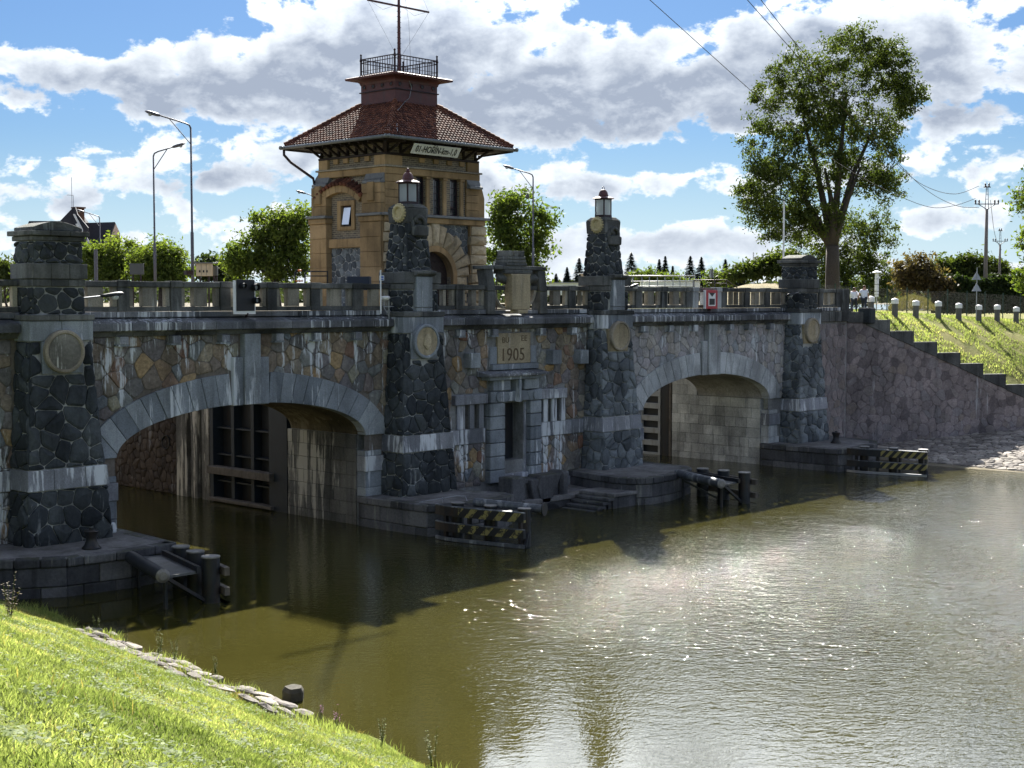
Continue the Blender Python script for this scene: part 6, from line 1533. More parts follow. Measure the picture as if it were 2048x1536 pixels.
tree('hazel_bush', 'dark bush at the left edge of the photo behind the first pier', 12, 120, 8.5, [(8, 545, 24, 22), (25, 552, 16, 14)], 2600, .2, M['leaf'], .1, 9.4, 8, limbs=6)
tree('willow_tree', 'leafy branches of a tree entering at the right edge of the photo', 2085, 105, 8.0, [(2075, 400, 45, 45), (2085, 470, 52, 40), (2100, 530, 60, 50), (2062, 555, 36, 20), (2120, 380, 60, 60)], 12000, .18, M['leaf_light'], .3, 12, 9, limbs=40, tone0=.35, sigma=.36)
tree('hawthorn_bush', 'green bush on the low rise left of the last pier', 1520, 170, 8.5, [(1500, 545, 26, 16), (1540, 535, 26, 20), (1565, 520, 22, 26), (1470, 552, 20, 10)], 6000, .3, M['leaf'], .12, 10, 10, limbs=10, sigma=.5)
tree('bramble_bush', 'dry brown bramble bush on the bleached mound by the right fence', 1838, 116, 8.6, [(1832, 540, 34, 26), (1860, 560, 30, 22), (1815, 560, 20, 26), (1880, 575, 20, 14)], 8000, .19, M['drybush'], .1, 9.6, 12, limbs=16, tone0=.5, sigma=.36)
for i, (a, b, w, h, sd) in enumerate(((1885, 540, 22, 18, 1), (1925, 530, 24, 24, 2), (1965, 535, 26, 26, 3), (1990, 540, 22, 20, 4))):
    tree('alder_tree', ('small green tree directly behind the right end of the dry mound', 'pointed green tree behind the hedge, left of the utility pole', 'green tree behind the utility pole', 'green tree behind the hedge beside the second pole')[i], a, 190, 8.5, [(a, b, w, h), (a - w * .6, b + h * .6, w * .8, h * .7), (a + w * .6, b + h * .6, w * .8, h * .7)], 3200, .30, M['leaf'], .15, 10, 20 + sd, group='small trees behind the hedge', limbs=12, sigma=.5, tone0=.4)
for i, (a, b) in enumerate(((1285, 565), (1310, 570), (1350, 572), (1430, 567))):
    tree('shrub', ('rounded shrub right of the third pier', 'small shrub beside the rounded shrub', 'low shrub before the spruces', 'low shrub right of the tall fir pair')[i], a, 200, 8.5, [(a, b - 8, 22, 14), (a + 14, b - 4, 16, 10)], 1800, .26, M['leaf_light'], 0, 9, 30 + i, limbs=0, sigma=.5, tone0=.3)
# clipped hedge far right
hd = thing('hedge', 'long clipped dark hedge behind the right fence', 'hedge', at(1960, 602, 118)); hd.location.z = 8.0
def hedge(a, b, n):
    rg_ = np.random.default_rng(3); p, q = Vector(a), Vector(b); d_ = (q - p); L_ = d_.length; d_.normalize(); nr = Vector((d_.y, -d_.x, 0))
    s = rg_.uniform(0, L_, n); side = rg_.random(n); u = np.where(side < .55, -.75 + rg_.normal(0, .12, n), rg_.uniform(-.75, .75, n)); topz = 2.75 + .18 * np.sin(s * 1.1) + .10 * np.sin(s * 3.1)
    z = np.where(side < .55, rg_.uniform(0, 1, n) * topz, topz + rg_.normal(0, .12, n))
    P = np.array(p)[None] + s[:, None] * np.array(d_)[None] + u[:, None] * np.array(nr)[None] * -1 + z[:, None] * np.array([0, 0, 1.0])
    a_ = rg_.normal(size=(n, 3)); a_ /= np.linalg.norm(a_, axis=1)[:, None]; b_ = rg_.normal(size=(n, 3)); b_ -= a_ * (a_ * b_).sum(1)[:, None]; b_ /= np.linalg.norm(b_, axis=1)[:, None]
    sc = .16 * rg_.uniform(.6, 1.4, n)[:, None]; V = np.stack([P - a_ * sc, P + b_ * sc * .5, P + a_ * sc, P - b_ * sc * .5], 1) - np.array(hd.location)[None, None]
    np_mesh('foliage', V.reshape(-1, 3), np.arange(n * 4).reshape(-1, 4), M['leaf_dark'], np.repeat(np.clip(.45 + rg_.normal(0, .25, n), 0, 1), 4), hd)
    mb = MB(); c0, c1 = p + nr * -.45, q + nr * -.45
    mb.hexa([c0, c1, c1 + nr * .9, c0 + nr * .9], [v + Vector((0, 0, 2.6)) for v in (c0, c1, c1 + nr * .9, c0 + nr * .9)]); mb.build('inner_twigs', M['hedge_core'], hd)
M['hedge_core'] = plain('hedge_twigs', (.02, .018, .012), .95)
h0, h1 = at(1870, 602, 116), at(2160, 602, 124); h0.z = h1.z = 8.0
hedge(h0, h1, 15000)
# conifers on the skyline
def conifer(px, d, top, w, seed, label, grp='conifers on the skyline'):
    base = at(px, 602, d); base.z = 8.5; ht = 9 + (602 - top) * d / FPX - 8.5; rg_ = np.random.default_rng(seed); rw = 1.7 * w * d / FPX
    r = thing('conifer', label, 'tree', base, grp); mb = MB().tube([base, base + Vector((0, 0, ht))], [.16, .02], 6); mb.build('trunk', M['bark'], r)
    n = 1900; t = rg_.random(n) ** .8; a = rg_.uniform(0, 6.283, n); whorl = np.floor(t * 15) / 15; t2 = whorl + rg_.uniform(0, .045, n); rad = rw * (1 - t2) * rg_.uniform(.15, 1, n) ** .5 * (.75 + .5 * np.sin(a * 2.5 + whorl * 40) ** 2)
    P = np.stack([np.cos(a) * rad, np.sin(a) * rad, ht * (.06 + .94 * t2) - rad * .25 + rg_.normal(0, .1, n)], 1)
    dv = np.stack([np.cos(a), np.sin(a), -.25 + 0 * a], 1); sv = np.stack([-np.sin(a), np.cos(a), 0 * a], 1); s = (.22 + .36 * (1 - t2))[:, None] * rg_.uniform(.6, 1.3, n)[:, None]
    V = np.stack([P - dv * s, P + sv * s * .45, P + dv * s, P - sv * s * .45], 1)
    np_mesh('crown', V.reshape(-1, 3), np.arange(n * 4).reshape(-1, 4), M['needle'], np.repeat(rg_.random(n), 4), r); return r
for i, (a, t, w, l) in enumerate(((1112, 548, 14, 'short spruce just right of the shield stone'), (1134, 535, 15, 'slim spruce, second right of the shield stone'), (1158, 516, 22, 'broad spruce immediately left of the third pier'), (1262, 505, 30, 'large dark spruce immediately right of the third lantern pillar'), (1298, 536, 12, 'small spruce right of the large dark one'),
    (1318, 518, 14, 'left one of the close pair of slim firs'), (1330, 512, 15, 'right one of the close pair of slim firs'), (1345, 532, 10, 'small fir beside the close pair'), (1380, 512, 24, 'left tree of the dense double spruce'), (1402, 514, 22, 'right tree of the dense double spruce'), (1450, 518, 20, 'pale pointed spruce right of the notice boards'), (1470, 530, 14, 'small spruce left of the bushy rise'), (1485, 540, 12, 'smallest spruce beside the bushy rise'))):
    conifer(a, 230, t, w, 40 + i, l)

# ------------------------------------------------------------------ far things left
hs = thing('house', 'dark roofed house with steep cross gable and chimney behind the first pier', 'house', at(150, 602, 135)); hs.location.z = 8.5
HB = Vector(hs.location)
def hp(px, py, dd): p = at(px, py, 135 + dd); return p
def slab(name, m, pts, th=.25):
    p = [Vector(q) for q in pts]; n_ = (p[1] - p[0]).cross(p[-1] - p[0]).normalized() * th
    mb = MB(); k = len(p); mb.add(p + [q - n_ for q in p], [tuple(range(k)), tuple(range(2 * k - 1, k - 1, -1))] + [(i, k + i, k + (i + 1) % k, (i + 1) % k) for i in range(k)]); return mb.build(name, m, hs)
# main body: ridge runs across, left roof slope low on the left; tall gable forward; right wing
slab('roof', M['slate'], [hp(25, 515, -1), hp(170, 515, -1), hp(170, 442, 1.2), hp(58, 442, 1.2)]); slab('roof', M['slate'], [hp(150, 495, 1), hp(212, 495, 1), hp(230, 444, 2.4), hp(160, 446, 2.4)])
slab('gable_wall', M['slate'], [hp(100, 520, -2), hp(165, 520, -2.1), hp(176, 455, -2.2), hp(145, 416, -2), hp(118, 444, -2)]); slab('gable_roof', M['slate'], [hp(145, 415, -2.3), hp(150, 415, 4), hp(190, 470, 4), hp(178, 520, -1), hp(152, 520, -2.3)])
slab('wall', M['plaster'], [hp(60, 560, 0), hp(180, 560, 0), hp(180, 500, 0), hp(60, 500, 0)]); slab('brick_gable', M['housebrick'], [hp(212, 520, 1.2), hp(240, 520, 4.5), hp(240, 466, 4.5), hp(230, 444, 5.1), hp(213, 492, 1.2)])
slab('barge_board', M['white'], [hp(146, 428, -2.45), hp(150, 428, -2.45), hp(188, 500, -1.6), hp(182, 500, -1.7)], .05)
p = hp(157, 430, 1); bx('chimney', M['housebrick'], hs, p.x - .4, p.x + .4, p.y - .4, p.y + .4, p.z - 2.2, p.z + .6); bx('chimney_pot', M['housebrick'], hs, p.x - .5, p.x + .5, p.y - .5, p.y + .5, p.z + .61, p.z + .75)
slab('skylight', M['white'], [hp(151, 448, -2.6), hp(157, 446, -2.55), hp(160, 454, -2.5), hp(154, 456, -2.55)], .05)
p = hp(144, 416, 0); mb = MB(); mb.tube([p, p + Vector((0, 0, 2.9))], .02, 5); mb.bar(p + Vector((-.5, 0, 1.2)), p + Vector((.15, 0, 1.2)), .03); mb.tube([p + Vector((.15, 0, -.3)), p + Vector((.15, 0, 1.2))], .02, 5); mb.build('aerial', M['iron'], hs)

def street_lamp(px, d, py_top, side, arm, label, z0=8.5, extra=None, px_top=None):
    b = at(px, 602, d); b.z = z0; top = at(px_top or px, py_top, d); r = thing('street_lamp', label, 'street lamp', b, 'grey street lamps'); m = M['lampgrey']; h = top.z - z0
    MB().tube([b, b + Vector((0, 0, h * .42)), b + Vector((0, 0, h * .425)), b + Vector((0, 0, h - .25))], [.085, .08, .055, .045], 10).build('pole', m, r, smooth=True)
    u = RT * side; t = b + Vector((0, 0, h - .25)); c = t + Vector((0, 0, .25)) + u * .25; e = c + u * arm + Vector((0, 0, arm * .30))
    MB().tube([t, t + Vector((0, 0, .15)) + u * .06, c, e], [.045, .042, .04, .035], 8).build('arm', m, r, smooth=True); MB().bar(t + Vector((0, 0, -.75)), c + u * arm * .62 + Vector((0, 0, arm * .18)), .04).build('strut', m, r)
    f = (e - c).normalized(); n_ = f.cross(Vector((FW.x, FW.y, 0))).normalized(); n_ = n_ if n_.z > 0 else -n_; g_ = f.cross(n_)
    mb = MB(); q = [(0, .05, .05), (.12, .10, .08), (.35, .13, .09), (.62, .12, .07), (.74, .05, .03)]; pts = []
    for l, w, hh in q:
        for k in range(8): tt = 2 * math.pi * k / 8; pts.append(e - f * .05 + f * l + g_ * (w * math.cos(tt)) + n_ * (hh * math.sin(tt)))
    mb.add(pts, [(i * 8 + k, i * 8 + (k + 1) % 8, (i + 1) * 8 + (k + 1) % 8, (i + 1) * 8 + k) for i in range(4) for k in range(8)] + [tuple(range(7, -1, -1)), tuple(range(32, 40))]); mb.build('lamp_head', m, r, smooth=True)
    MB().lathe([(.02, -.09), (.08, -.06), (.10, 0), (.08, .02)], e + f * .42 - n_ * .07, 10).build('lamp_bowl', M['lens'], r, smooth=True)
    if extra == 'camera': p = b + Vector((0, 0, h - 1.35)); MB().bar(p, p - RT * .35, .035).build('camera_bracket', m, r); MB().lathe([(.04, -.30), (.10, -.22), (.11, -.1), (.05, 0), (.03, .06)], p - RT * .36, 10).build('dome_camera', M['greybox'], r, smooth=True)
    if extra == 'box': p = b + Vector((0, 0, 1.85)); MB().box(p.x - .42, p.x - .06, p.y - .12, p.y + .12, p.z - .1, p.z + .1).build('camera', M['iron'], r); MB().bar(p, p - RT * .25, .04).build('camera_bracket', m, r)
    return r
street_lamp(386, 68, 249, -1, 1.25, 'tallest grey street lamp, arm to the left, between two low trees and the tower', extra='box', px_top=381)
street_lamp(311, 79, 305, 1, .85, 'shorter grey street lamp whose arm points right towards the tower', px_top=309)
street_lamp(202, 130, 432, -1, 1.15, 'small distant street lamp before the dark house', px_top=201)
street_lamp(1066, 93, 348, -1, 1.05, 'grey street lamp with dome camera right of the tower', extra='camera', px_top=1065)
street_lamp(660, 108, 400, -1, 1.6, 'street lamp mostly hidden behind the tower, only its head showing at left', px_top=660)
pl = thing('grey_post', 'plain thick grey post left of the shorter street lamp', 'post', at(193, 602, 76)); pl.location.z = 8.5
b = Vector(pl.location); MB().tube([b, b + Vector((0, 0, 3.2))], .10, 10).build('shaft', M['lampgrey'], pl); MB().tube([b + Vector((0, 0, 3.2)), b + Vector((0, 0, 3.26))], .11, 10).build('cap', M['lampgrey'], pl)
def box_at(name, label, cat, m, px0, px1, py0, py1, d, depth=.4, legs=True, roof=None, lm=None, extra=None):
    a, c = at(px0, py1, d), at(px1, py0, d); r = thing(name, label, cat, Vector(((a.x + c.x) / 2, (a.y + c.y) / 2, 8.5))); z0, z1 = a.z, c.z; w = (c - a).dot(RT); mid = Vector(r.location)
    def bb(u0, u1, v0, v1, za, zb, nm, mm, bev=.01):
        q = [mid + RT * u + Vector((FW.x, FW.y, 0)) * v for u, v in ((u0, v0), (u1, v0), (u1, v1), (u0, v1))]
        return MB().hexa([(p_.x, p_.y, za) for p_ in q], [(p_.x, p_.y, zb) for p_ in q]).build(nm, mm, r, bev=bev)
    bb(-w / 2, w / 2, 0, depth, z0, z1, 'body', m)
    if legs:
        for s in (-1, 1): bb(s * w * .28 - .04, s * w * .28 + .04, depth * .3, depth * .6, 8.45, z0 - .003, 'leg', lm or M['iron'])
    if roof: bb(-w / 2 - .15, w / 2 + .12, -.15, depth + .15, z1 + .003, z1 + .06, 'roof', roof)
    return r, bb, w, z0, z1
box_at('control_panel', 'flat grey panel on a short stand among the low trees', 'panel', M['greybox'], 259, 287, 527, 549, 72, .12)
r, bb, w, z0, z1 = box_at('electric_cabinet', 'cream electric cabinet under a small rounded roof beside the tall lamp', 'cabinet', M['cream'], 392, 423, 527, 552, 73, .35, roof=M['lead'])
for u in (-.25, .0, .22): bb(w * u - .05, w * u + .03, -.012, .0, z0 + .18, z0 + .30, 'switch', M['black'], 0)
bb(-w * .17, -w * .15, -.01, 0, z0 + .02, z1 - .02, 'door_gap', M['greybox'], 0); bb(w * .16, w * .18, -.01, 0, z0 + .02, z1 - .02, 'door_gap', M['greybox'], 0)
box_at('meter_box', 'plain grey box attached behind the cream cabinet', 'cabinet', M['greybox'], 425, 434, 532, 551, 73.4, .3, legs=True)
box_at('skip', 'dark navy steel skip at the foot of the tower', 'skip', M['navy'], 694, 739, 553, 580, 59.5, .8, legs=False)
gr_ = thing('road_barrier', 'black tube barrier with orange bands left of the tower foot', 'barrier', at(620, 602, 63)); gr_.location.z = 8.5
def tb(pts, r_, m, par, nm='tube', d=63): return MB().tube([at(a, b_, d) for a, b_ in pts], r_, 7).build(nm, m, par, smooth=True)
tb([(590, 590), (590, 546), (593, 541), (610, 541)], .035, M['black'], gr_); tb([(604, 541), (596, 541)], .042, M['orange'], gr_, 'orange_band'); tb([(590, 562), (606, 562)], .03, M['orange'], gr_, 'orange_band'); tb([(610, 590), (610, 547), (615, 543), (655, 543), (655, 590)], .035, M['black'], gr_); tb([(612, 552), (655, 552)], .025, M['black'], gr_)
def sign_post(name, label, px, d, py_top, plates, r_=.03, m='galv', z0=8.5, cat='sign'):
    b = at(px, 602, d); b.z = z0; t = at(px, py_top, d); r = thing(name, label, cat, b); MB().tube([b, (b.x, b.y, t.z)], r_, 8).build('post', M[m], r)
    for (x0, x1, y0, y1, mm, off) in plates:
        a, c = at(x0, y1, d), at(x1, y0, d); f = Vector((FW.x, FW.y, 0)) * off
        MB().hexa([a + f, Vector((c.x, c.y, a.z)) + f, Vector((c.x, c.y, a.z)) + f + Vector((FW.x, FW.y, 0)) * .02, a + f + Vector((FW.x, FW.y, 0)) * .02], [Vector((a.x, a.y, c.z)) + f, c + f, c + f + Vector((FW.x, FW.y, 0)) * .02, Vector((a.x, a.y, c.z)) + f + Vector((FW.x, FW.y, 0)) * .02]).build('plate', M[mm], r)
    return r
sign_post('notice_sign', 'small blue and white notice on a white pole before the tower corner', 761.5, 55.5, 540, [(759, 768.5, 551, 561, 'white', -.06), (760.5, 767.5, 552.5, 556, 'blue', -.07), (760.5, 767.5, 557.3, 560, 'blue', -.07)], .03, 'white')
sign_post('notice_board', 'white notice board on a dark post left of the shield stone', 993, 66, 518, [(987, 1000, 523, 548, 'signwhite', -.06), (992.6, 993.6, 522, 549, 'iron', -.075)], .03, 'iron')
sign_post('notice_board', 'twin pale notice boards on a dark post above the right arch', 1424, 96, 535, [(1419, 1427, 539, 556, 'galv', -.06), (1428, 1429, 537, 575, 'iron', -.02)], .025, 'iron')
sign_post('mast_pole', 'slim white pole beside the last pier', 1566, 84, 403, [], .055, 'white', cat='pole')
# pale roofs, railings beyond the right arch
box_at('shed', 'long low shed with pale blue flat roof beyond the balustrade', 'shed', M['white'], 1088, 1180, 566, 590, 112, 6, legs=False, roof=M['galv'])
box_at('shed', 'long low white shed behind the metal railing', 'shed', M['white'], 1290, 1400, 562, 585, 125, 5, legs=False, roof=M['galv'])
box_at('kiosk', 'small cream kiosk with flat overhanging roof left of the third pier', 'kiosk', M['cream'], 1163, 1182, 548, 585, 92, 1.0, legs=False, roof=M['white'])
far = thing('steel_railing', 'galvanised pipe railing running behind the right arch balustrade', 'railing', at(1320, 602, 98)); far.location.z = 8.5
tb([(1248, 552), (1390, 552)], .05, M['galv'], far, 'top_rail', 98); tb([(1248, 563), (1390, 562)], .03, M['galv'], far, 'mid_rail', 98); tb([(1248, 573), (1390, 572)], .03, M['galv'], far, 'low_rail', 98)
for x in (1252, 1266, 1284, 1299, 1315, 1330, 1346, 1360, 1372, 1386): tb([(x, 552), (x, 595)], .03, M['galv'], far, 'post', 98)
br = thing('black_railing', 'black railing with sloping end right of the galvanised one', 'railing', at(1430, 602, 95)); br.location.z = 8.5
tb([(1388, 560), (1453, 560), (1475, 576)], .035, M['iron'], br, 'top_rail', 95); tb([(1412, 566), (1453, 567), (1470, 578)], .025, M['iron'], br, 'mid_rail', 95)
for x in (1388, 1412, 1430, 1453): tb([(x, 560), (x, 595)], .035, M['iron'], br, 'post', 95)
mb = MB()
def mound(fn_pts, name, label, mat, seed):
    rnd = random.Random(seed); xs_ = lin(0, 1, 26); ys = lin(0, 1, 14); d0, d1, pa, pb, ph = fn_pts; v = []
    for j in ys:
        for i in xs_:
            d = d0 + (d1 - d0) * j; q = at(pa + (pb - pa) * i, 602, d); hgt = ph * math.sin(math.pi * min(1, max(0, i))) ** .8 * math.sin(math.pi * j) ** .7
            v.append((q.x, q.y, 8.3 + max(0, hgt + rnd.uniform(-.10, .10))))
    m_ = MB(); m_.v = v; m_.t = [.5] * len(v); m_.f = [(j * 26 + i, j * 26 + i + 1, (j + 1) * 26 + i + 1, (j + 1) * 26 + i) for j in range(13) for i in range(25)]
    return tag(m_.build(name, mat, smooth=True), kind='structure')
M['drymound'] = turf_mat('bleached_grass', (.24, .20, .12), (.16, .14, .08), (.10, .11, .05), 1.5)
mound((104, 116, 1778, 1872, 1.0), 'earth_mound', '', M['drymound'], 1)
mound((118, 190, 1385, 1680, 2.6), 'earth_rise', '', M['drymound'], 2)
# distant woods closing the horizon
fw_n = 26000; az_ = rng.uniform(-150, 2250, fw_n); dd_ = rng.uniform(330, 420, fw_n)
bx_ = np.array([at(a_, 602, d_)[:2] for a_, d_ in zip(az_, dd_)]); hz = 2.6 + 2.6 * vnoise(bx_[:, 0], bx_[:, 1], .035, 41) + 2.0 * vnoise(bx_[:, 0], bx_[:, 1], .16, 42)
zz = 8.3 + rng.random(fw_n) ** .6 * hz; P = np.stack([bx_[:, 0], bx_[:, 1], zz], 1)
a_ = rng.normal(size=(fw_n, 3)); a_ /= np.linalg.norm(a_, axis=1)[:, None]; b_ = rng.normal(size=(fw_n, 3)); b_ -= a_ * (a_ * b_).sum(1)[:, None]; b_ /= np.linalg.norm(b_, axis=1)[:, None]; sc = .85 * rng.uniform(.5, 1.3, fw_n)[:, None]
tag(np_mesh('far_woods', np.stack([P - a_ * sc, P + b_ * sc * .6, P + a_ * sc, P - b_ * sc * .6], 1).reshape(-1, 3), np.arange(fw_n * 4).reshape(-1, 4), M['leaf_far'], np.repeat(rng.random(fw_n), 4)), kind='stuff')
n = 5000; az_ = rng.uniform(1778, 1872, n); dd_ = rng.uniform(104, 112, n); P = np.array([at(a_, 602, d_) for a_, d_ in zip(az_, dd_)]); P[:, 2] = 8.25 + .95 * np.sin(np.pi * (az_ - 1778) / 94) ** .8 * np.sin(np.pi * (dd_ - 104) / 12) ** .7
blades(n, P, .15, .4, .03, .5 * rng.random(n), 'bleached_tall_grass', M['mound_grass'], .6)
# a scaffold board / hoarding far off on the rise
sign_post('hoarding', 'far white hoarding on the skyline behind the bushy rise', 1506, 260, 505, [(1506, 1534, 514, 526, 'signwhite', -.1)], .12, 'white', cat='hoarding')

# ------------------------------------------------------------------ things on the balustrade
ls = thing('signal_board', 'black signal board edged white with round signal lamps on the left balustrade', 'signal', (31.0, -.4, 8.5))
bx('white_edge', M['white'], ls, 30.58, 31.56, -.40, -.36, 8.52, 9.74, .005); bx('face', M['black'], ls, 30.70, 31.50, -.43, -.401, 8.64, 9.78, .005)
for x, z, r_ in ((30.93, 9.55, .10), (31.48, 9.50, .13), (31.52, 9.02, .12)):
    MB().lathe([(r_ * .9, -.05), (r_, .0), (r_, .20), (r_ * .9, .20), (r_ * .85, .06), (.02, .05)], (x, -.44, z), 16, 'Y').build('signal_lamp', M['black'], ls, auto=40); MB().lathe([(r_ * .8, .0), (r_ * .5, .05), (.01, .06)], (x, -.50, z), 14, 'Y').build('lens', M['lens'], ls, smooth=True)
mb = MB(); mb.bar((31.0, -.36, 8.9), (31.0, -.1, 8.9), .05); mb.bar((31.2, -.4, 8.56), (31.2, -.3, 8.42), .06); mb.build('bracket', M['iron'], ls)
rs = thing('navigation_sign', 'red framed white navigation sign with black square and notch, on the right balustrade', 'sign', (60.4, -.3, 8.6))
bx('red_panel', M['red'], rs, 59.86, 60.88, -.34, -.22, 8.60, 9.56, .01); bx('white_side', M['white'], rs, 59.78, 59.855, -.34, -.22, 8.60, 9.56, .005)
bx('white_field', M['white'], rs, 60.06, 60.68, -.346, -.341, 8.74, 9.42); bx('black_square', M['black'], rs, 60.13, 60.61, -.352, -.347, 8.80, 9.12)
MB().prism([(60.10, 9.42), (60.64, 9.42), (60.37, 9.22)][::-1], lambda u, w, y: (u, y, w), -.352, -.347).build('black_notch', M['black'], rs); bx('bracket', M['iron'], rs, 60.3, 60.36, -.3, .0, 8.5, 8.6)
def cobra(p, tip, label):
    r = thing('lamp_head', label, 'lamp', p, 'cobra lamps fixed to the piers'); p, q = Vector(p), Vector(tip); d_ = (q - p).normalized(); m = p.lerp(q, .42)
    MB().tube([p, m], .025, 8).build('arm', M['galv'], r); n_ = Vector((0, 0, 1)); g_ = d_.cross(n_).normalized(); n_ = g_.cross(d_); L_ = (q - m).length; pts = []
    for l, w, a, b_ in ((0, .05, .05, -.03), (.15, .09, .06, -.05), (.6, .13, .09, -.06), (.92, .11, .08, -.04), (1, .05, .04, 0)):
        for k in range(8): t = 2 * math.pi * k / 8; pts.append(m + d_ * (l * L_) + g_ * (w * math.cos(t)) + n_ * (max(b_, (a if math.sin(t) > 0 else -b_) * math.sin(t))))
    MB().add(pts, [(i * 8 + k, i * 8 + (k + 1) % 8, (i + 1) * 8 + (k + 1) % 8, (i + 1) * 8 + k) for i in range(4) for k in range(8)] + [tuple(range(7, -1, -1)), tuple(range(32, 40))]).build('housing', M['black'], r, smooth=True)
    MB().lathe([(.02, -.11), (.09, -.09), (.12, -.02), (.11, .02)], m + d_ * (L_ * .62) - n_ * .06, 12).build('bowl', M['lens'], r, smooth=True)
cobra((24.36, -.80, 9.10), (25.75, -.95, 9.24), 'cobra lamp head sticking out beside the first pier')
cobra((52.80, -.6, 9.58), (53.75, -.75, 9.78), 'pale lamp arm beside the third pier above the rail'); cobra((68.0, -.8, 9.50), (66.6, -.95, 9.32), 'white lamp arm left of the last pier')
fl = thing('flood_light', 'small pale round floodlight on a bent pole left of the second pier', 'floodlight', (38.0, -.45, 8.3))
MB().tube([(38.05, -.45, 8.28), (38.05, -.45, 9.0), (38.0, -.47, 9.1)], .025, 7).build('pole', M['galv'], fl); MB().bar((37.75, -.45, 8.78), (38.3, -.45, 8.78), .03).build('cross_bar', M['galv'], fl); MB().bar((37.78, -.45, 8.76), (38.03, -.45, 8.4), .025).build('brace', M['galv'], fl)
MB().lathe([(.06, -.10), (.16, -.05), (.19, .03), (.17, .07), (.05, .08)], (37.82, -.5, 9.12), 14).build('lamp', M['white'], fl, smooth=True)
rp = thing('railing_pole', 'thin white post with red foot on the third pier', 'post', (53.0, .3, 9.7)); MB().tube([(53.0, .3, 9.7), (53.0, .3, 11.0)], .03, 6).build('pole', M['iron'], rp); MB().tube([(53.0, .3, 9.75), (53.0, .3, 10.1)], .07, 8).build('red_lamp', M['red'], rp)

# ------------------------------------------------------------------ right bank: bollards, fence, signs, poles, people
bl = None
for i, px in enumerate((1742, 1790, 1832, 1877, 1918, 1958, 1995, 2033, 2070)):
    d_ = (88 + i * 2.25) * 1.0; p = at(px, 602, d_); z = right_ground(p.x, p.y)
    lab = ('white topped concrete bollard nearest the bridge, beside the walking couple', 'second white topped bollard from the bridge', 'third white topped bollard from the bridge', 'fourth white topped bollard from the bridge, left of the middle of the row', 'fifth white topped bollard from the bridge', 'sixth white topped bollard from the bridge, below the warning triangles', 'seventh white topped bollard from the bridge', 'eighth white topped bollard, last one wholly inside the photo', 'white topped bollard beyond the right edge')[i]
    if bl is None:
        bl = thing('road_bollard', lab, 'bollard', (p.x, p.y, z), 'white topped bollards beside the road')
        MB().lathe([(.205, -.3), (.20, .0), (.19, .84)], (p.x, p.y, z), 14).build('shaft', M['bollardgrey'], bl, auto=40)
        MB().lathe([(.235, .80), (.235, 1.06), (.20, 1.10), (.03, 1.16)], (p.x, p.y, z), 14).build('white_cap', M['white'], bl, auto=40)
    else:
        c = copy_tree(bl); c.location = (p.x, p.y, z); c['label'] = lab
fn = thing('wire_fence', 'green post wire mesh fence along the right embankment', 'fence', (90, 4.5, 8))
fpx = [1640, 1670, 1702, 1737, 1774, 1814, 1856, 1895, 1934, 1970, 2006, 2041, 2076]; fp = []
for i, px in enumerate(fpx):
    p = at(px, 602, 94.5 + i * .95); z = right_ground(p.x, p.y); fp.append(Vector((p.x, p.y, z))); MB().tube([(p.x, p.y, z - .2), (p.x, p.y, z + 1.95)], .042, 6).build('fence_post', M['greensteel'], fn); MB().tube([(p.x, p.y, z + 1.95), (p.x, p.y, z + 2.0)], .05, 6).build('post_cap', M['greensteel'], fn)
mb = MB()
for a, b_ in zip(fp, fp[1:]):
    for h in (1.85, 1.0, .15): mb.bar(a + Vector((0, 0, h)), b_ + Vector((0, 0, h)), .010)
    L_ = (b_ - a).length; n = int(L_ / .14)
    for k in range(-12, n):
        for s in (0, 1):
            t0, t1 = max(0, k * .14), min(L_, k * .14 + 1.7)
            if t1 <= t0: continue
            z0, z1 = .15 + (t0 - k * .14), .15 + (t1 - k * .14)
            if s: t0, t1 = L_ - t0, L_ - t1
            mb.bar(a.lerp(b_, t0 / L_) + Vector((0, 0, z0)), a.lerp(b_, t1 / L_) + Vector((0, 0, z1)), .0042)
mb.build('wire_mesh', M['wire'], fn, kind='stuff')
ts = sign_post('warning_sign', 'back of two stacked warning triangles on a grey post by the fence', 1953, 99, 535, [], .035, 'galv', z0=7.6)
for cy_ in (552, 575):
    q = [at(x, y, 98.93) for x, y in ((1943.5, cy_ + 7.5), (1963, cy_ + 7.5), (1953.3, cy_ - 9))]; f_ = Vector((FW.x, FW.y, 0)) * .02
    MB().add(q + [v + f_ for v in q], [(0, 1, 2), (5, 4, 3), (0, 3, 4, 1), (1, 4, 5, 2), (2, 5, 3, 0)]).build('triangle', M['galv'], ts)
wp = thing('signal_post', 'white capped signal post with stacked lamp boxes right of the couple', 'signal', at(1753, 602, 91)); wp.location.z = 8.2
b = Vector(wp.location); MB().tube([b, b + Vector((0, 0, 1.6))], .04, 8).build('pole', M['galv'], wp); top = at(1753, 541, 91).z
for i, (za, zb, r_) in enumerate(((9.27, 9.42, .12), (9.45, 9.6, .13), (9.64, 10.05, .13), (10.08, 10.40, .13), (10.42, 10.75, .12))): MB().tube([(b.x, b.y, za), (b.x, b.y, zb)], r_, 12).build('lamp_box', M['white'], wp)
MB().lathe([(.06, 10.76), (.30, 10.80), (.28, 10.85), (.05, 10.95)], (b.x, b.y, 0), 16).build('cap', M['white'], wp, auto=40)
